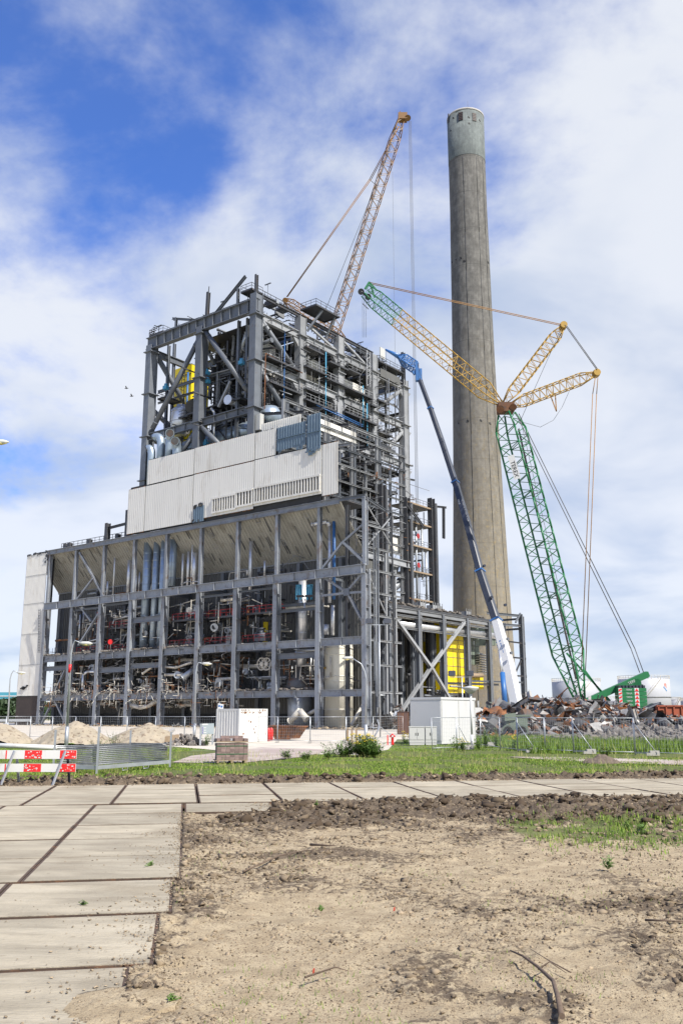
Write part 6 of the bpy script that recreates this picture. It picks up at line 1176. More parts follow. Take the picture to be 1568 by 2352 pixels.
mbx = MB(); mbx.box(M1 + VU * L1 * .5 - VV * .012 + UP * hc / 2, L1 - .1, .03, hc - .5, VU, VV); O('end_panel', mbx, 'white_clean', cb)
for (xa, xb, yb, lab) in ((940, 975, 1711, 'wider grey street cabinet in front of the white cabin'), (977, 1003, 1711, 'narrow grey street cabinet beside the white cabin corner')):
    a, b = G(xa, yb), G(xb, yb); h = 1.28; w = (b - a).length; t = thing('street_cabinet', lab, 'cabinet', (a + b) / 2, 'grey cabinets'); mc = (a + b) / 2; mbx = MB(); mbx.box(mc + UP * (h / 2 + .08) + Vector((0, .3, 0)), w, .5, h - .16); mbx.box(mc + UP * h + Vector((0, .3, 0)), w + .04, .56, .07); mbx.box(mc + UP * .06 + Vector((0, .3, 0)), w - .04, .46, .14); O('body', mbx, 'grey_box', t)
    n_ = 2 if w > .8 else 1
    for k in range(n_):
        mbx = MB(); mbx.box(a + Vector((w * (k + .5) / n_, .04, h * .6)), w / n_ - .03, .03, h * .62); d_ = O('door', mbx, 'grey_box', t); mbx = MB(); mbx.box(a + Vector((w * (k + (.85 if k == 0 else .15)) / n_, .012, h * .6)), .04, .03, .2); O('handle', mbx, 'black', d_)
a = G(913, 1686); bb = thing('brown_kiosk', 'dark brown kiosk box left of the white cabin', 'kiosk', a); mbx = MB(); hb = P(913, 1636, a.y).z; mbx.box(a + Vector((.65, .6, hb / 2)), 1.3, 1.2, hb); O('body', mbx, 'brown', bb); mbx = MB(); mbx.box(a + Vector((.65, .6, hb + .03)), 1.4, 1.3, .07); O('roof', mbx, 'brown', bb)
for q in (.08, .45, .62, 1.2): mbx = MB(); mbx.box(a + Vector((q, -.015, hb / 2)), .05, .03, hb * .94); O('cover_strip', mbx, 'rust', bb)
a = G(901, 1711); hy = thing('fire_hydrant', 'red post hydrant standing in the grass left of the cabinets', 'hydrant', a); mbx = MB(); mbx.lathe(a, [(.12, 0), (.10, .1), (.09, .55), (.13, .58), (.13, .66), (.11, .72), (.04, .8)], 14); O('body', mbx, 'red_bright', hy); mbx = MB(); mbx.tube(a + Vector((-.2, 0, .62)), a + Vector((.2, 0, .62)), .06, 10); O('outlet', mbx, 'red_bright', hy); mbx = MB(); mbx.tube(a + Vector((0, -.16, .62)), a + Vector((0, -.1, .62)), .07, 10); O('cap', mbx, 'white_clean', hy)
a = G(890, 1711); tag(O('marker_post', MB().box(a + UP * .35, .08, .08, .7), 'red_bright'), 'thin red marker post beside the red hydrant', 'post')
for k, (x, y) in enumerate(((617, 1702), (623, 1701))):
    a = G(x, y); t = thing('fire_extinguisher', ('left', 'right')[k] + ' one of two red fire extinguishers beside the white container', 'fire extinguisher', a, 'fire extinguishers'); mbx = MB(); mbx.lathe(a, [(.15, 0), (.15, .9), (.08, 1.02), (.05, 1.08)], 12); O('body', mbx, 'red_bright', t); mbx = MB(); mbx.box(a + UP * 1.12, .2, .06, .08); O('handle', mbx, 'black', t)
# rusty skip
a, b = G(618, 1699), G(684, 1700); t = thing('rusty_skip', 'small rusty ochre skip right of the white container', 'skip', (a + b) / 2); X_ = (b - a).normalized(); Y_ = Vector((-X_.y, X_.x, 0)); L = (b - a).length; o = a
def skip_poly(y): return [o + Y_ * y + UP * .1 + X_ * L * .22, o + Y_ * y + UP * .1 + X_ * L * .72, o + Y_ * y + UP * 1.15 + X_ * L, o + Y_ * y + UP * 1.2 + X_ * L * .0]
mbx = MB(); pA, pB = skip_poly(0), skip_poly(1.7); mbx.add(pA + pB, [(0, 1, 2, 3), (7, 6, 5, 4), (0, 4, 5, 1), (1, 5, 6, 2), (3, 7, 4, 0)]); O('bin', mbx, 'scrap_rust', t)
mbx = MB(); [mbx.bar(pA[i] - Y_ * .03, pA[j] - Y_ * .03, .09) for i, j in ((3, 2), (0, 3), (1, 2), (0, 1))]; [mbx.bar(pA[0].lerp(pA[1], q) - Y_ * .04, pA[3].lerp(pA[2], q) - Y_ * .04, .07) for q in (.25, .5, .75)]; mbx.bar(pB[3], pB[2], .09); mbx.bar(pA[3], pB[3], .09); mbx.bar(pA[2], pB[2], .09); O('rib', mbx, 'scrap_rust', t)
# --- pallet of paving bricks
a = G(497, 1753); PX = Vector((.97, .24, 0)).normalized(); PY = Vector((-.24, .97, 0)); t = thing('brick_pallet', 'pallet stacked with brown paving bricks on the grass', 'pallet', a); w_, d_ = 1.42, 1.0
mbx = MB(); [mbx.box(a + PX * w_ * .5 + PY * (d_ * q) + UP * .12, w_ + .1, .1, .03, PX, PY) for q in (.05, .28, .5, .72, .95)]; [mbx.box(a + PX * (w_ * q) + PY * d_ * .5 + UP * .05, .09, d_, .1, PX, PY) for q in (.05, .5, .95)]; mbx.box(a + PX * w_ * .5 + PY * d_ * .5 + UP * .945, w_ + .06, d_, .05, PX, PY); O('deck', mbx, 'wood', t)
bm = MB(); bm.box((0, 0, 0), .196, .096, .118, PX, PY); bme = bpy.data.meshes.new('brick'); bme.from_pydata([tuple(p) for p in bm.v], [], bm.f); bme.materials.append(M['pave_brick'])
def brick(p): o = bpy.data.objects.new('brick', bme); COL.objects.link(o); o.parent = t; o.location = p; o.rotation_euler = (0, 0, random.uniform(-.03, .03))
for tier, z0 in ((0, .2), (1, 1.03)):
    rows = 6 if tier == 0 else 1
    for r in range(rows):
        for i in range(7):
            for j in range(10):
                if 0 < j < 9 and 0 < i < 6 and r < rows - 1: continue
                if j > 6 and not (i == 6 or r == rows - 1): continue
                if tier == 1 and (i in (3,) or (i + j) % 5 == 0): continue
                gap = .012 * (i // 2); brick(PX * (.11 + i * .2 + gap) + PY * (.05 + j * .1) + UP * (z0 + r * .122 + (.0 if tier == 0 else 0)))
for i in range(5): brick(PX * (.3 + i * .21) + PY * .3 + UP * 1.155)
for z in (.4, .76): tag(O('strap', MB().box(a + PX * w_ * .5 - PY * .008 + UP * z, w_ + .02, .012, .025, PX, PY), 'green', t), None)
# --- rack of stacked fence panels
Mr, Rr_ = G(222, 1777), G(388, 1762); X_ = (Rr_ - Mr); LX = X_.length; X_.normalize(); Y_ = Vector((-X_.y, X_.x, 0)); LY = 2.05; t = thing('fence_stack', 'galvanised rack stacked high with spare mesh fence panels', 'fence stack', Mr)
mbx = MB(); 
for q in (0, LY): mbx.bar(Mr + Y_ * q + UP * .22, Mr + X_ * LX + Y_ * q + UP * .22, .06, .14)
for q in (0, LX): mbx.bar(Mr + X_ * q + UP * .22, Mr + X_ * q + Y_ * LY + UP * .22, .06, .14)
for q in (.33, .62): mbx.path([Mr + X_ * LX * q + UP * .15, Mr + X_ * LX * q + UP * .04, Mr + X_ * (LX * q + .35) + UP * .04, Mr + X_ * (LX * q + .35) + UP * .15], .015, 5)
O('base_frame', mbx, 'galv', t)
for px_, py_, h in ((-.04, -.04, 1.72), (LX + .02, -.04, 1.45), (-.04, LY, 1.6), (LX, LY, 1.5)): mbx = MB(); mbx.bar(Mr + X_ * px_ + Y_ * py_, Mr + X_ * px_ + Y_ * py_ + UP * h, .07); O('corner_post', mbx, 'galv', t)
for k in range(10):
    z = .34 + k * .07; j = random.uniform(-.03, .03); p0 = Mr + X_ * (.05 + j) + Y_ * .06 + UP * z; mbx = MB(); q = [p0, p0 + X_ * (LX - .12), p0 + X_ * (LX - .12) + Y_ * (LY - .12), p0 + Y_ * (LY - .12), p0]; mbx.path(q, .014, 6)
    for s_ in np.linspace(.1, .9, 9): mbx.bar(p0 + X_ * (LX - .12) * s_, p0 + X_ * (LX - .12) * s_ + Y_ * (LY - .12), .004)
    for s_ in np.linspace(.1, .9, 5): mbx.bar(p0 + Y_ * (LY - .12) * s_, p0 + Y_ * (LY - .12) * s_ + X_ * (LX - .12), .004)
    O('stacked_panel', mbx, 'galv_dark', t)
# --- red and white barriers
def barrier(name, label, xs, Yb, zs, th, reds, leg_x, group):
    xa, xb = xs; c = Vector(((xa + xb) / 2, Yb, 0)); t = thing(name, label, 'barrier', c, group)
    for z0, z1 in zs:
        mbx = MB(); mbx.box(((xa + xb) / 2, Yb, (z0 + z1) / 2), xb - xa, th, z1 - z0); bd = O('board', mbx, 'white_paint', t)
        for r0, r1 in reds: mbx = MB(); mbx.box(((r0 + r1) / 2, Yb, (z0 + z1) / 2), r1 - r0, th + .008, z1 - z0 - .012); O('red_stripe', mbx, 'red_bright', bd)
    for lx_ in leg_x:
        zt_ = zs[0][1]; mbx = MB(); mbx.bar((lx_, Yb - .06, zt_ - .02), (lx_ - .26, Yb - .35, -.02), .075, .05); O('leg', mbx, 'galv', t); mbx = MB(); mbx.bar((lx_ + .02, Yb + .06, zt_ - .02), (lx_ + .08, Yb + .35, -.02), .07, .05); O('leg', mbx, 'galv' if lx_ < -9.9 else 'crane_black', t)
    return t
Yb = 30.2; fx = lambda x, y=1760: P(x, y, Yb).x; fz = lambda y: P(80, y, Yb).z
bt = barrier('road_barrier', 'red and white trestle barrier cut by the left edge of the picture', (fx(-70), fx(175)), Yb, ((fz(1743), fz(1723)), (fz(1773), fz(1754))), .03, ((fx(-70), fx(-28)), (fx(-28) + .6, fx(12)), (fx(56), fx(95.5)), (fx(137), fx(174.5))), (fx(33), fx(150)), 'road barriers')
for k in range(60):
    if k == 0: mbx = MB()
    z0, z1 = ((fz(1743), fz(1723)), (fz(1773), fz(1754)))[k % 2]; x = random.choice((random.uniform(fx(57), fx(95)), random.uniform(fx(138), fx(173)))); mbx.box((x, Yb - .021, random.uniform(z0 + .03, z1 - .03)), random.uniform(.01, .07), .006, random.uniform(.008, .04))
O('paint_chips', mbx, 'white_paint', bt)
a = G(500, 1702); barrier('road_barrier', 'small red and white barrier half hidden behind the brick pallet', (a.x, a.x + 2.0), a.y, ((.62, .40), (.30, .08)) if False else ((.45, .75), (.02, .3)), .03, ((a.x, a.x + .3), (a.x + .7, a.x + 1.05), (a.x + 1.45, a.x + 1.8)), (a.x + .35, a.x + 1.5), 'road barriers')
# --- site fence: every panel is a thing
def fence_panel(p0, p1, h, label, grp, dens=14, block=False):
    t = thing('site_fence', label, 'fence panel', p0.lerp(p1, .5), grp); d = (p1 - p0); L = d.length; d.normalize(); mbx = MB()
    a, b = p0 + d * .03, p1 - d * .03
    for q in (a, b): mbx.tube(q, q + UP * h, .024, 6)
    mbx.tube(a + UP * (h - .02), b + UP * (h - .02), .02, 6); mbx.tube(a + UP * .15, b + UP * .15, .02, 6); O('frame', mbx, 'galv', t); mbx = MB()
    for k in range(1, dens): q = a.lerp(b, k / dens); mbx.bar(q + UP * .15, q + UP * (h - .02), .006)
    for k in range(1, 8): mbx.bar(a + UP * (.15 + (h - .17) * k / 8), b + UP * (.15 + (h - .17) * k / 8), .006)
    O('mesh', mbx, 'galv', t); return t
def foot_block(p, label, grp): tag(O('brace_block', MB().box(p + UP * .07, .7, .24, .14).box(p + UP * .2 + Vector((.1, 0, 0)), .5, .22, .12), 'concrete'), label, 'concrete block', grp)
fl_px = [(-60, 1699), (12, 1697), (68.5, 1696), (119, 1696), (172, 1697), (230, 1698), (291, 1698), (356, 1699), (423, 1701), (496, 1702), (576.5, 1703), (637, 1705), (712, 1706), (795, 1706), (857, 1700), (925, 1690)]
fpts = [G(*p) for p in fl_px]; nm = ['cut by the left edge', 'behind the leftmost sand heap', 'left of the tall lamp post', 'between the sand heap and the brick plinth', 'behind the larger left sand heap', 'behind the gap between the sand heaps', 'behind the right sand heap top', 'behind the rubble stones', 'behind the grey information sign', 'in front of the white container', 'right of the white container', 'in front of the rusty skip', 'left of the corner lamp post', 'at the corner lamp post', 'left of the brown kiosk']
for k in range(15): fence_panel(fpts[k], fpts[k + 1], 2.0, 'mesh site fence panel ' + nm[k], 'left run of site fence panels')
for k in range(3, 15): tag(O('fence_block', MB().box(fpts[k] + UP * .07, .25, .7, .14), 'concrete'), 'grey fence foot block ' + nm[k], 'concrete block', 'fence blocks of the left run')
fr_px = [(991, 1724), (1049, 1722), (1104, 1714), (1148, 1722), (1188, 1727), (1252, 1728), (1317, 1730), (1458, 1734), (1600, 1738)]
fpts = [G(*p) for p in fr_px]; nm = ['in front of the white cabin', 'right of the mushroom lamp', 'at the right end of the white cabin', 'left of the green vessel', 'in front of the flanged pipes', 'in front of the scrap heap centre', 'in front of the grey rubble', 'cut by the right edge']
for k in range(8): fence_panel(fpts[k], fpts[k + 1], 2.0, 'mesh site fence panel ' + nm[k], 'right run of site fence panels', 20 if k > 5 else 14)
for k in (1, 2, 4, 6, 7):
    p = fpts[k]; mbx = MB(); mbx.tube(p + UP * 1.75, p + Vector((.9, -.9 if k > 3 else .7, .12)), .022, 6); mbx.bar(p + UP * .1, p + Vector((.9, -.9 if k > 3 else .7, .1)), .04); tag(O('fence_brace', mbx, 'galv'), ('', 'slanting steel fence brace right of the mushroom lamp', 'slanting fence brace at the cabin end', '', 'slanting fence brace beside the flanged pipes', '', 'slanting fence brace before the scrap heap', 'slanting fence brace before the grey rubble')[k], 'fence brace', 'fence braces')
    foot_block(p + Vector((.7, -.75 if k > 3 else .6, 0)), 'stacked concrete blocks weighing down the fence brace ' + ('', 'right of the mushroom lamp', 'at the cabin end', '', 'beside the flanged pipes', '', 'before the scrap heap', 'before the grey rubble')[k], 'brace blocks')
# --- lamp posts
def lamp(name, label, foot, topx, topy, headx, heady, r0=.085, r1=.05):
    a = foot; t = thing(name, label, 'street lamp', a, 'street lamps'); b = P(topx, topy, a.y); hd = P(headx, heady, a.y); mbx = MB(); mbx.tube(a - UP * .1, a + UP * 1.4, r0 * 1.5, 10); mbx.loft([a + UP * 1.4, b, b.lerp(hd, .12) + UP * .42, b.lerp(hd, .35) + UP * .6, hd], [r0, r1 * 1.05, r1, r1 * .9, r1 * .8], 10); O('pole', mbx, 'galv', t)
    d = Vector((1 if hd.x > b.x else -1, 0, -.04)); mbx = MB(); mbx.loft([hd - d * .1, hd + d * .1, hd + d * .5, hd + d * .78], [.05, .12, .13, .04], 10); hdo = O('head', mbx, 'grey_box', t); mbx = MB(); mbx.loft([hd + d * .12 - UP * .05, hd + d * .4 - UP * .07, hd + d * .68 - UP * .04], [.08, .11, .05], 10); O('lens', mbx, 'lamp_glass', hdo); return t
lamp('street_lamp', 'tall street lamp with red tape standing at the left sand heap', G(152, 1720), 164, 1500, 186, 1477); a = G(152, 1720)
O('red_tape', MB().tube(P(160, 1545, a.y), P(162, 1526, a.y), .1, 8), 'red_bright', bpy.data.objects['street_lamp'])
lamp('street_lamp', 'street lamp standing left of the information sign', G(446, 1701), 450, 1545, 466, 1524); lamp('street_lamp', 'street lamp at the far left in front of the brick plinth', G(16, 1693), 24, 1560, 42, 1545); lamp('street_lamp', 'street lamp with arm to the left at the building corner', G(840, 1707), 841, 1560, 808, 1511)
a = Vector((P(-30, 1700, 44).x, 44, 0)); lamp('street_lamp', 'pale lamp head poking in at the upper left edge', a, -36, 1060, -14, 1014, .1, .06)
a = G(1084, 1721); t = thing('mushroom_lamp', 'white post lamp with mushroom shade beside the cabin', 'street lamp', a); b = P(1080, 1592, a.y); mbx = MB(); mbx.tube(a, a + UP * .9, .11, 10); mbx.tube(a + UP * .9, b, .075, 10); O('pole', mbx, 'white_paint', t); mbx = MB(); mbx.lathe(b, [(.08, -.05), (.18, .0), (.56, .32), (.54, .37), (.1, .46)], 24); O('shade', mbx, 'grey_box', t); mbx = MB(); mbx.lathe(b, [(.1, -.02), (.19, .012), (.5, .27)], 24, cap=False); O('lens', mbx, 'lamp_glass', t)
for (x, yt, yb, Yf, lab) in ((873, 1435, 1695, 92, 'floodlight mast with two black lamps left of the annex'), (1062, 1555, 1625, 92, 'floodlight mast at the middle of the annex cross brace')):
    a = Vector((P(x, yb, Yf).x, Yf, 0)); tp = P(x, yt, Yf); tp = Vector((a.x, Yf, tp.z)); t = thing('floodlight_mast', lab, 'floodlight', a, 'floodlight masts'); mbx = MB(); mbx.tube(a, tp, .07, 8); mbx.bar(tp + Vector((-1.2, 0, 0)), tp + Vector((1.0, 0, 0)), .08); [mbx.bar(a + UP * 1.0, a + Vector((math.cos(q) * 1.2, math.sin(q) * 1.2, 0)), .06) for q in (0, 2.1, 4.2)]; O('mast', mbx, 'galv', t)
    for q in (-1.0, .8): mbx = MB(); mbx.box(tp + Vector((q, -.1, .35)), .7, .3, .5, Vector((.9, .3, 0)), Vector((-.3, .9, -.2)).normalized(), Vector((0, .2, 1)).normalized()); O('lamp', mbx, 'crane_black', t)
# --- signs
a, b = G(460, 1712), G(488, 1710); t = thing('information_sign', 'low grey information sign on two posts beside the rubble', 'sign', a.lerp(b, .5)); zt_ = P(460, 1662, a.y).z; zb_ = P(460, 1687, a.y).z; X_ = (b - a).normalized(); N_ = Vector((X_.y, -X_.x, 0))
for q in (a, b): mbx = MB(); mbx.bar(q, Vector((q.x, q.y, zt_)), .12); O('post', mbx, 'galv', t)
mbx = MB(); mbx.bar(Vector((a.x, a.y, (zt_ + zb_) / 2)) + N_ * .07, Vector((b.x, b.y, (zt_ + zb_) / 2)) + N_ * .07, .05, zt_ - zb_); pn = O('panel', mbx, 'sign_grey', t)
for k in range(3):
    z = zt_ - .3 - k * .17; o_ = Vector((a.x, a.y, z)) + N_ * .1 + X_ * .2; O('arrow_mark', MB().box(o_ - X_ * .06, .08, .01, .13, X_, N_), 'purple', pn); O('lettering', MB().box(o_ + X_ * (.25 + .03 * k), (.42, .3, .46)[k], .01, .055, X_, N_), 'white_clean', pn)
O('top_strip', MB().box(Vector((a.x, a.y, zt_ - .06)) + N_ * .1 + X_ * .45, .95, .012, .1, X_, N_), 'white_clean', pn)
Ys = 76.0; pc = [P(x, y, Ys) for x, y in ((498, 1646), (510.5, 1649), (514, 1618), (501, 1615))]; t = thing('safety_sign', 'tilted white safety sign with two blue discs on the fence', 'sign', G(497, 1703)); mbx = MB(); mbx.prism(pc, (0, .04, 0)); sp = O('board', mbx, 'white_clean', t); mbx = MB(); mbx.bar(P(492, 1700, Ys + .1), P(505, 1612, Ys + .1), .06); O('post', mbx, 'galv', t)
ex, ey = (pc[1] - pc[0]), (pc[3] - pc[0])
for q in (.28, .72): mbx = MB(); c = pc[0] + ex * q + ey * .82; mbx.tube(c - Vector((0, .005, 0)), c - Vector((0, .02, 0)), .085, 14); O('blue_disc', mbx, 'blue', sp)
for k, w in enumerate((.5, .3, .7, .75, .6, .5)): c = pc[0] + ex * .5 + ey * (.62 - k * .095); O('lettering', MB().box(c - Vector((0, .012, 0)), w * ex.length, .01, .025, ex.normalized(), Vector((0, 1, 0)), ey.normalized()), 'black', sp)
# --- sand heaps, rubble, odd bits on the left
mat('earth', (.13, .10, .075), .95, var=.3, scale=6, bump=1, bscale=10)
mound('sand_heap', G(152, 1712) + Vector((0, 2, 0)), 2.9, 2.6, 1.75, 'sand', 3, 'large pale sand heap behind the tall lamp post', 'sand heap', 60, .18, 'sand heaps', sharp=.8); mound('sand_heap', G(328, 1708) + Vector((0, 2, 0)), 3.0, 2.6, 1.55, 'sand', 8, 'pale sand heap left of the rubble stones', 'sand heap', 60, .2, 'sand heaps', sharp=.8); mound('sand_heap', G(-22, 1707) + Vector((0, 2, 0)), 3.0, 2.6, 1.5, 'sand', 12, 'sand heap cut by the left edge of the picture', 'sand heap', 50, .2, 'sand heaps', sharp=.8)
def stone_mesh(seed):
    Rr = np.random.default_rng(seed); v = ico_v * (1 + Rr.uniform(-.32, .32, (12, 1))) * np.array([1.15, .9, .7]); me = bpy.data.meshes.new('stone'); me.from_pydata(v.tolist(), [], ICO.tolist()); return me
stones = [stone_mesh(k) for k in range(8)]
for s_ in stones: s_.materials.append(M['rubble'])
def stone(p, s, parent, name='stone'):
    o = bpy.data.objects.new(name, random.choice(stones)); COL.objects.link(o); o.parent = parent; o.location = Vector(p) - Vector(BASE[parent.name]); o.scale = (s * random.uniform(.7, 1.3), s * random.uniform(.7, 1.3), s * random.uniform(.6, 1.1)); o.rotation_euler = (random.uniform(0, 6), random.uniform(0, 6), random.uniform(0, 6)); return o
rp = thing('rubble_heap', 'low heap of broken pale stones right of the sand heaps', 'rubble heap', G(425, 1712)); c0 = G(425, 1712) + Vector((0, 1, 0))
for k in range(120):
    r = random.random() ** .6; q = random.uniform(0, 6.28); x, y = r * 1.5 * math.cos(q), r * 1.0 * math.sin(q); stone(c0 + Vector((x, y, max(.05, (1 - r) * .85 * random.uniform(.5, 1)))), random.uniform(.1, .22), rp)
tag(O('concrete_block', MB().box(G(138, 1702) + Vector((0, 3, .85)), 1.2, .8, .5, Vector((.98, .2, 0)), Vector((-.2, .98, 0))).box(G(140, 1702) + Vector((.1, 3, .35)), 1.3, .9, .5), 'concrete'), 'two stacked concrete blocks on the left flank of the sand heap', 'concrete block')
tag(O('kerb_beam', MB().bar(G(372, 1700) + UP * .2, G(398, 1688) + UP * .55, .35, .3), 'concrete'), 'weathered concrete beam lying behind the rubble stones', 'beam'); tag(O('timber_beam', MB().bar(G(382, 1709) + UP * .35, G(408, 1706) + UP * .45, .25, .4), 'wood'), 'grey timber lying on the rubble stones', 'beam')
a, b = G(-60, 1710, .55), G(150, 1718, .4); tag(O('lying_pole', MB().tube(a, b, .13, 10), 'white_paint'), 'long white pole lying in front of the left sand heaps', 'pole'); tag(O('drain_pipe', MB().tube(G(150, 1722) + UP * .12, G(365, 1715) + UP * .12, .14, 10).tube(G(365, 1715) + UP * .12, G(380, 1724) + UP * .12, .14, 10), 'black'), 'black drain pipe lying in front of the right sand heap', 'pipe')
for (x, y, h, l) in ((209, 1703, .75, 'small red and white traffic cone between the sand heaps'),):
    a = G(x, y); t = thing('traffic_cone', l, 'cone', a); mbx = MB(); mbx.box(a + UP * .02, .4, .4, .04); mbx.lathe(a, [(.14, .04), (.04, h)], 12); O('cone', mbx, 'red_bright', t); mbx = MB(); mbx.lathe(a, [(.115, .28), (.08, .48)], 12, cap=False); O('stripe', mbx, 'white_clean', t)
for k, (x, y) in enumerate(((798, 1706), (808, 1707), (818, 1706))): tag(O('timber_post', MB().box(G(x, y) + UP * .5, .16, .16, 1.0), 'wood'), ('left', 'middle', 'right')[k] + ' one of three short timber posts behind the flowering bush', 'post', 'timber posts')
# --- scrap in front of the annex corner and ground debris
def crumple(size, seed, th=.03):
    Rr = random.Random(seed); mbx = MB(); n_ = 4; A = size * Rr.uniform(.6, 1.2); B = size * Rr.uniform(.3, .9); cur = Rr.uniform(-.5, .5); tw = Rr.uniform(-.5, .5); pts = []
    for i in range(n_ + 1):
        for j in range(n_ + 1): x, y = (i / n_ - .5) * A, (j / n_ - .5) * B; z = cur * x * x / max(.4, A) * 1.5 + tw * x * y / max(.5, size) + Rr.gauss(0, .05 * size); pts.append(Vector((x, y, z)))
    N2 = (n_ + 1) ** 2; fs = [(i * (n_ + 1) + j, i * (n_ + 1) + j + 1, (i + 1) * (n_ + 1) + j + 1, (i + 1) * (n_ + 1) + j) for i in range(n_) for j in range(n_)]
    mbx.add(pts + [p - Vector((0, 0, th)) for p in pts], fs + [tuple(N2 + q for q in reversed(f)) for f in fs]); return mbx
def bent_bar(size, seed):
    Rr = random.Random(seed); p = Vector((-size / 2, 0, 0)); pts = [p]
    for k in range(3): p = p + Vector((size / 3, Rr.gauss(0, .12 * size), Rr.gauss(0, .1 * size))); pts.append(p)
    mbx = MB(); w = Rr.choice((.08, .12, .2, .3))
    for a, b in zip(pts[:-1], pts[1:]): mbx.ibeam(a, b, w * 1.4, w, UP, .03, .03) if Rr.random() < .5 else mbx.bar(a, b, w, w * .6)
    return mbx
def shell_piece(size, seed):
    Rr = random.Random(seed); r = size * .35; L = size * .8; n_ = 10; a0 = Rr.uniform(3.2, 5.8); vs = []
    for x in (-L / 2, L / 2):
        for rr in (r, r - .04): vs += [Vector((x + Rr.gauss(0, .06 * size), rr * math.cos(a0 * k / n_), rr * math.sin(a0 * k / n_))) for k in range(n_ + 1)]
    m_ = n_ + 1; mbx = MB(); mbx.add(vs, [(k, k + 1, 2 * m_ + k + 1, 2 * m_ + k) for k in range(n_)] + [(m_ + k + 1, m_ + k, 3 * m_ + k, 3 * m_ + k + 1) for k in range(n_)] + [(k, m_ + k, m_ + k + 1, k + 1) for k in range(n_)] + [(2 * m_ + k + 1, 3 * m_ + k + 1, 3 * m_ + k, 2 * m_ + k) for k in range(n_)]); return mbx
SMESH = {}
def scrap_mesh(kind, seed, m):
    key = (kind, seed, m)
    if key not in SMESH:
        mbx = {'plate': crumple, 'beam': bent_bar, 'shell': shell_piece}[kind](2.0, seed); me = bpy.data.meshes.new('scrap_' + kind); me.from_pydata([tuple(p) for p in mbx.v], [], mbx.f); me.materials.append(M[m]); SMESH[key] = me
    return SMESH[key]
def scrap(p, s, parent, Rr, mats=('scrap_grey', 'scrap_pale', 'scrap_rust', 'scrap_dark', 'scrap_dark', 'scrap_grey', 'scrap_rust'), kinds=('plate', 'plate', 'beam', 'shell')):
    kind = Rr.choice(kinds); o = bpy.data.objects.new('scrap_' + kind, scrap_mesh(kind, Rr.randint(0, 5), Rr.choice(mats))); COL.objects.link(o); o.parent = parent; o.location = Vector(p) - Vector(BASE[parent.name]); o.rotation_euler = (Rr.uniform(-1.2, 1.2), Rr.uniform(-1.2, 1.2), Rr.uniform(0, 6.28)); q = s * Rr.uniform(.7, 1.3); o.scale = (q, q * Rr.uniform(.7, 1.2), q)
Rs = random.Random(77)
c0 = W(-2.5, 3, 0); sp_ = thing('steel_scrap_pile', 'tangled pile of grey steel scrap at the corner of the boiler house', 'scrap pile', c0)
for k in range(90): r = Rs.random() ** .7; q = Rs.uniform(0, 6.28); scrap(c0 + VV * (r * 6.5 * math.cos(q) + 2) + VU * (r * 2.2 * math.sin(q)) + UP * (.3 + 3.2 * (1 - r) * Rs.random()), Rs.uniform(.4, 1.1), sp_, Rs, ('scrap_pale', 'scrap_grey', 'galv', 'scrap_dark'), ('beam', 'beam', 'plate'))
for nm_, lab, u0, u1, v0, v1, n_ in (('floor_rubble', 'rubble strewn at the foot of the corner bay', -1, 9, -2.5, 1.5, 110), ('floor_rubble', 'rubble strewn along the foot of the long front', 10, 84, -2.2, .5, 170)):
    pos = np.array([W(random.uniform(u0, u1), random.uniform(v0, v1), .05)[:] for k in range(n_ * 3)]); szs = .08 + .3 * rng.random(len(pos)) ** 3; scatter(nm_, pos, szs, np.clip(rng.normal(.75, .25, len(pos)), 0, 1), 'clod', label=lab)
for k in range(46): 
    if k == 0: fs_ = thing('fallen_steel', 'bent steel offcuts lying along the foot of the front columns', 'scrap', W(20, -1.5, 0))
    scrap(W(Rs.uniform(-1, 84), Rs.uniform(-2.5, .3), .25), Rs.uniform(.25, .7), fs_, Rs, ('scrap_pale', 'scrap_grey', 'scrap_rust', 'galv'), ('beam', 'beam', 'plate'))
for k, (x, y, s) in enumerate(((60, 1676, 1), (600, 1690, 1), (690, 1694, 1.2), (740, 1688, 1))): pass
# --- big scrap heap on the right
hc0 = G(1345, 1690); sh = thing('scrap_heap', 'great heap of torn rusty and grey sheet metal on the right', 'scrap heap', Vector((28, 92, 0)))
def heap_top(x):      # silhouette height in d px along the picture, for depth ~ 92
    xs = [1095, 1130, 1190, 1230, 1300, 1360, 1420, 1470, 1520, 1590, 1660]; ys = [1643, 1628, 1618, 1600, 1605, 1607, 1615, 1628, 1645, 1650, 1652]; return float(np.interp(x, xs, ys))
mbx = MB()
xs_ = np.linspace(1100, 1640, 40)
for i in range(39):
    for (y0, k0), (y1, k1) in (((80, 0), (88, .62)), ((88, .62), (95, .86)), ((95, .86), (104, 0))):
        q = [];
        for xx, (yy, kk) in ((xs_[i], (y0, k0)), (xs_[i + 1], (y0, k0)), (xs_[i + 1], (y1, k1)), (xs_[i], (y1, k1))): p = P(xx, heap_top(xx), yy); q.append(Vector((p.x, yy, max(0, p.z) * kk)))
        mbx.add(q, [(0, 1, 2, 3)])
O('heap_core', mbx, 'scrap_dark', sh)
for k in range(250):
    x = Rs.uniform(1100, 1610); t_ = Rs.random() ** .8; yy = 81 + 14 * t_; zt_ = max(.3, P(x, heap_top(x), 94).z) * (.12 + .86 * t_); p = P(x, 1640, yy); scrap(Vector((p.x, yy, zt_ * Rs.uniform(.9, 1.02))), Rs.choice((.3, .4, .5, .65, .9)) * (1.15 if t_ < .5 else 1.0), sh, Rs)
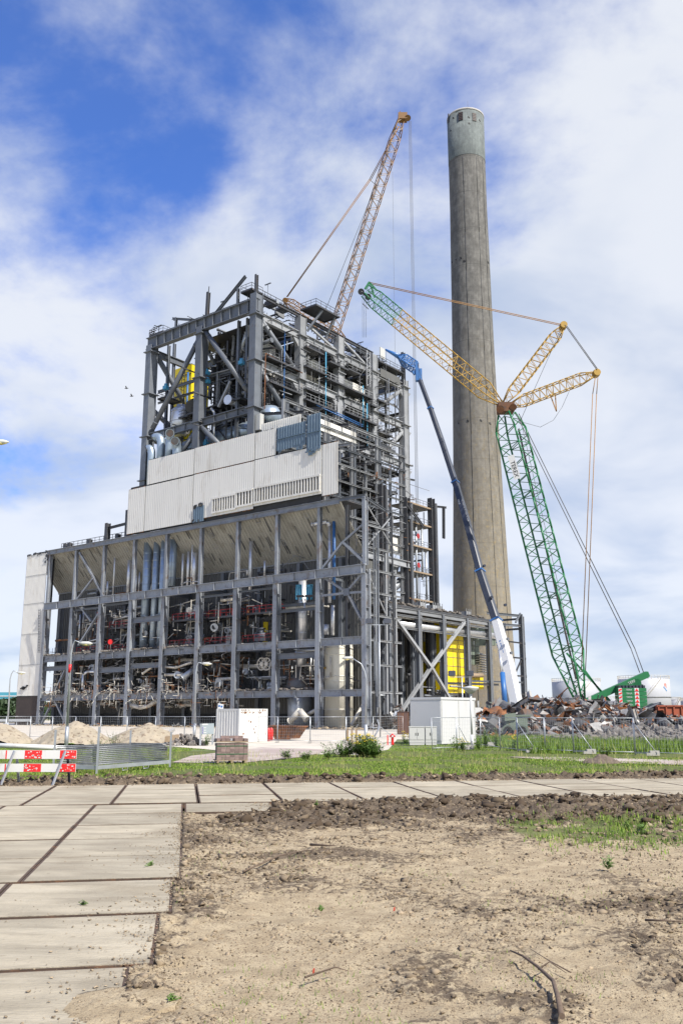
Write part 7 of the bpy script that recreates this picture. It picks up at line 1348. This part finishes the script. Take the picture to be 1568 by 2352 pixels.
for k in range(46):
    x = Rs.uniform(1110, 1600); t_ = Rs.uniform(.25, 1); yy = 81 + 14 * t_; zt_ = max(.3, P(x, heap_top(x), 94).z) * (.12 + .88 * t_); p = P(x, 1640, yy); scrap(Vector((p.x, yy, zt_)), Rs.uniform(.9, 1.6) if k % 4 else Rs.uniform(.8, 1.1), sh, Rs, ('scrap_rust', 'scrap_dark', 'scrap_grey', 'scrap_pale'), ('beam',) if k % 4 else ('plate', 'shell'))
RV, RF_ = [], []; 
for k in range(900):
    x = Rs.uniform(1095, 1620); t_ = Rs.random(); yy = 80.5 + 14 * t_; zt_ = max(.3, P(x, heap_top(x), 94).z) * (.12 + .88 * t_); p = P(x, 1640, yy); c = Vector((p.x, yy, zt_)); a = Vector((Rs.gauss(0, 1), Rs.gauss(0, 1), Rs.gauss(0, .5))).normalized() * Rs.uniform(.15, .6); b = Vector((Rs.gauss(0, 1), Rs.gauss(0, 1), Rs.gauss(0, 1))).normalized() * Rs.uniform(.05, .35); o_ = len(RV); RV += [c - a - b, c + a - b, c + a + b, c - a + b]; RF_.append((o_, o_ + 1, o_ + 2, o_ + 3))
for m_, sl_ in (('scrap_rust', 0), ('scrap_pale', 1), ('scrap_grey', 2)):
    mbx = MB(); 
    for f in RF_[sl_::3]: mbx.prism([RV[i] for i in f], (0, 0, .03))
    o = O('small_scrap', mbx, m_, sh); o['kind'] = 'stuff'
# green vessel with two flanged pipes in front of the heap
c = P(1180, 1640, 83); c = Vector((c.x, 83, 0)); t = thing('green_vessel', 'dismantled grey-green machine housing with two flanged pipe ends', 'machine part', c)
mbx = MB(); mbx.box(c + Vector((0, 0, 1.25)), 1.9, 2.2, 1.5); mbx.box(c + Vector((.15, 0, 2.05)), 2.2, 2.3, .16); O('housing', mbx, 'green_grey', t); mbx = MB(); mbx.box(c + Vector((-.6, -1.25, 1.95)), 1.0, .08, .6, Vector((1, .1, .1)).normalized()); O('cover_plate', mbx, 'green_grey', t)
for dx in (-.7, .5):
    f = MB(); p = c + Vector((dx, -1.0, .75)); f.tube(p, p + Vector((-.25, -.9, 0)), .46, 20, cap=False); [f.tube(p + Vector((-.25, -.9, 0)) * q, p + Vector((-.25, -.9, 0)) * (q + .06), .56, 20) for q in (.55, .75, .95)]; pf = O('pipe_end', f, 'green_grey', t); f = MB(); f.tube(p + Vector((-.25, -.9, 0)) * 1.02, p + Vector((-.25, -.9, 0)) * 1.025, .41, 20); O('pipe_bore', f, 'black', pf)
# grey rubble bank in front of the scrap, rising to the right
rb = thing('rubble_bank', 'long bank of broken grey concrete behind the right-hand fence', 'rubble heap', Vector((27, 74, 0)))
def bank(x, t_):      # x in d px, t_ 0 front .. 1 back
    yy = 66 + 14 * t_; h = np.interp(x, [1200, 1300, 1400, 1500, 1620], [.08, .42, .75, 1.05, 1.25]) * (t_ ** .7); p = P(x, 1640, yy); return Vector((p.x, yy, float(h)))
for k in range(290): x = Rs.uniform(1210, 1625) if k % 3 else Rs.uniform(1400, 1625); t_ = Rs.random(); stone(bank(x, t_) + UP * .05, Rs.uniform(.14, .42), rb, 'rubble_stone')
pos = []; 
for k in range(3500): x = Rs.uniform(1205, 1640); pos.append(bank(x, Rs.random())[:])
o = scatter('small_rubble', np.array(pos), .05 + .16 * rng.random(3500) ** 2, np.clip(rng.normal(.85, .25, 3500), 0, 1), 'rubble', .8, .4, base=tuple(BASE[rb.name])); o.parent = rb; o.location = (0, 0, 0)
mbx = MB()
for i in range(22):
    for j in range(5): xa, xb = 1205 + i * 20, 1205 + (i + 1) * 20; mbx.add([bank(xa, j / 5) - UP * .06, bank(xb, j / 5) - UP * .06, bank(xb, (j + 1) / 5) - UP * .06, bank(xa, (j + 1) / 5) - UP * .06], [(0, 1, 2, 3)])
O('bank_core', mbx, 'rubble', rb)
# orange rusty container and excavator behind the heap
a = P(1508, 1640, 100); t = thing('rust_red_skip', 'rust red open-top container at the right edge', 'container', Vector((a.x, 100, 0))); z1 = P(1508, 1628, 100).z + .3; mbx = MB(); mbx.box((a.x + 3.4, 101, (z1 + .6) / 2), 6.8, 2.4, z1 - .6); O('body', mbx, 'skip_red', t); mbx = MB(); [mbx.box((a.x + .1 + k * .82, 99.72, (z1 + .6) / 2), .14, .16, z1 - .6) for k in range(9)]; mbx.box((a.x + 3.4, 99.74, z1), 7.0, .2, .16); O('rib', mbx, 'skip_red', t)
c = P(1475, 1640, 101); t = thing('excavator', 'black excavator arm reaching over the rust red container', 'excavator', Vector((c.x, 101, 0))); pz = [P(1470, 1645, 101), P(1478, 1633, 101), P(1500, 1622, 101), P(1516, 1618, 101), P(1518, 1640, 101)]
mbx = MB(); mbx.bar(pz[0], pz[1], .7); mbx.bar(pz[1], pz[2], .75, .7); mbx.bar(pz[2], pz[3], .6, .55); O('boom', mbx, 'crane_black', t); mbx = MB(); mbx.bar(pz[3], pz[4], .5, .45); O('dipper', mbx, 'crane_black', t); mbx = MB(); mbx.bar(P(1480, 1630, 100.6), P(1512, 1615, 100.6), .16); O('cylinder', mbx, 'steel', t); mbx = MB(); mbx.box((c.x - 1.5, 101.5, 1.4), 3.5, 2.6, 1.6); mbx.box((c.x - 1.5, 101.5, .4), 4.0, 2.8, .8); O('body', mbx, 'crane_black', t)
# ================================================================== PLANTS AND SMALL THINGS
def weed(name, base, h, n_stem, n_leaf, spread, label, cat='plant', group=None, flowers=0, ls=.06, m='leaf'):
    Rr = random.Random(hash((round(base.x, 2), round(base.y, 2))) % 99991); t = thing(name, label, cat, base, group); ms, ml, mf = MB(), MB(), MB()
    for s_ in range(n_stem):
        q = Rr.uniform(0, 6.28); tp = base + Vector((math.cos(q) * spread * Rr.random(), math.sin(q) * spread * Rr.random(), h * Rr.uniform(.55, 1.05))); st = base + Vector((math.cos(q), math.sin(q), 0)) * spread * .35 * Rr.random(); mid = st.lerp(tp, .5) + Vector((Rr.gauss(0, .04), Rr.gauss(0, .04), 0)); ms.loft([st, mid, tp], [.008, .006, .003], 4)
        for k in range(n_leaf):
            f = Rr.uniform(.12, 1.0); p = st.lerp(tp, f); d = Vector((Rr.gauss(0, 1), Rr.gauss(0, 1), Rr.uniform(.0, .9))).normalized(); sd_ = d.cross(UP).normalized(); l_ = ls * Rr.uniform(.7, 1.6) * (1.25 - .5 * f); ml.add([p, p + d * l_ + sd_ * l_ * .35, p + d * l_ * 2 - UP * l_ * .3, p + d * l_ - sd_ * l_ * .35], [(0, 1, 2, 3)])
        if flowers and Rr.random() < flowers:
            for k in range(5): p = tp + Vector((Rr.gauss(0, .05), Rr.gauss(0, .05), Rr.uniform(-.02, .06))); mf.box(p, .035, .035, .02)
    O('stem', ms, 'leaf', t); O('leaves', ml, m, t)
    if mf.v: O('flowers', mf, 'petal', t)
    return t
weed('flowering_bush', G(832, 1737), 1.1, 100, 24, 1.1, 'yellow flowering ragwort bush at the middle of the meadow', 'bush', None, .75, .085); weed('flowering_bush', G(858, 1739), .95, 70, 22, 1.0, 'lower green bush right of the yellow ragwort', 'bush', None, .1, .075); weed('green_bush', G(785, 1737), .75, 60, 20, 1.3, 'leafy green bush left of the yellow ragwort', 'bush', None, 0, .07)
for k, (x, y, h, f, l) in enumerate(((1062, 1724, .7, .6, 'yellow flowering weed in front of the white cabin'), (1046, 1722, .8, 0, 'tall green weed in front of the white cabin'), (930, 1708, .9, .6, 'yellow flowering weed behind the hydrant'), (1115, 1718, 1.3, .2, 'tall weed right of the cabin end'), (1140, 1716, 1.4, .2, 'tall weed left of the green vessel'), (1180, 1722, 1.0, .7, 'yellow flowering weed below the flanged pipes'), (1250, 1722, .8, .3, 'yellow weed behind the fence before the scrap heap'), (1099, 1722, .8, 0, 'dark weed beside the mushroom lamp foot'), (475, 1712, .8, 0, 'green weed under the information sign'), (755, 1742, .45, 0, 'green tuft left of the bush'), (700, 1745, .4, 0, 'green tuft on the meadow right of the pallet'), (660, 1742, .45, 0, 'green tuft just right of the pallet'), (1390, 1738, .6, 0, 'thistle at the paved track edge'))): weed('weed', G(x, y), h, 14, 16, .45, l, 'plant', 'weeds along the fence', f, .07)
weed('dark_shrub', G(225, 1722), .75, 24, 16, 1.2, 'dark purple-leaved shrub before the sand heaps', 'bush', None, 0, .05, 'brown'); weed('dark_shrub', G(265, 1718), 1.1, 18, 16, .8, 'dark purple-leaved shrub beside the traffic cone', 'bush', None, 0, .05, 'brown')
for k, (x, y, h, l) in enumerate(((1395, 1995, .16, 'upright thistle on the bare field at the right'), (1470, 1915, .2, 'leafy weed in the right-hand grass patch'), (1440, 1910, .18, 'smaller weed left of the leafy weed'), (345, 1988, .07, 'green sprig in the slab joint'), (190, 2078, .05, 'tiny sprig on the grey slab'), (738, 2092, .07, 'small green seedling right of the slab step'), (395, 2297, .05, 'seedling beside the lowest slab'), (725, 1852, .12, 'weed on the dark soil behind the slabs'))): weed('seedling', G(x, y), h, 6, 10, h * .5, l, 'plant', 'seedlings on the bare field', 0, h * .22)
def stick(label, pxs, r, m='bark'):
    pts = [G(x, y) + UP * (.01 + r + dz) for x, y, dz in pxs]; mbx = MB(); n_ = len(pts); mbx.loft(pts, [r * (1.15 - .8 * k / (n_ - 1)) for k in range(n_)], 8); tag(O('branch', mbx, m), label, 'branch', 'branches on the field')
stick('long crooked branch lying at the lower right', ((1290, 2345, 0), (1280, 2300, .01), (1270, 2268, .02), (1235, 2235, .02), (1200, 2212, .03), (1172, 2197, .02)), .021); stick('dark side shoot of the crooked branch', ((1236, 2237, .02), (1262, 2228, .05), (1300, 2243, .01)), .008); stick('thin twig beside the crooked branch', ((1310, 2238, 0), (1260, 2216, .02), (1215, 2190, .03)), .006); stick('curved twig in the middle of the field', ((560, 2005, .0), (640, 1972, .02), (700, 1958, .01), (790, 1953, 0)), .012); stick('short stick at the right edge', ((1480, 2118, 0), (1530, 2122, .01), (1575, 2124, .01)), .012); stick('flat stick near the slab corner', ((712, 1944, .0), (770, 1948, .01)), .02); stick('forked twig at the lower middle', ((700, 2250, 0), (770, 2232, .02), (800, 2238, .01)), .008)
for (x, y, m_, l, s) in ((1495, 1883, 'yellow', 'yellow scrap of plastic on the right grass patch', .16), (905, 2098, 'litter_red', 'small red scrap on the sand', .012), (720, 2243, 'litter_red', 'tiny red plastic scrap at the lower middle', .01)):
    p = G(x, y); mbx = MB(); mbx.prism([p + Vector((-s, 0, .02)), p + Vector((s * .8, -s * .3, .03)), p + Vector((s, s * .4, .06)), p + Vector((-s * .6, s * .3, .05))], (0, 0, .01)); tag(O('litter', mbx, m_), l, 'litter')
mound('sand_spill', G(285, 2300) + UP * -.006, .42, .55, .03, 'soil', 31, 'thin spill of sand over the lowest slab corner', 'sand', 30, .8)
mound('turf_lump', G(1382, 1752), .9, .6, .38, 'earth', 5, 'dark earth mound at the paved track', 'earth mound', 30, .6)

for o in bpy.data.objects:
    if o.name.startswith('torn_edge'): o['kind'] = 'stuff'
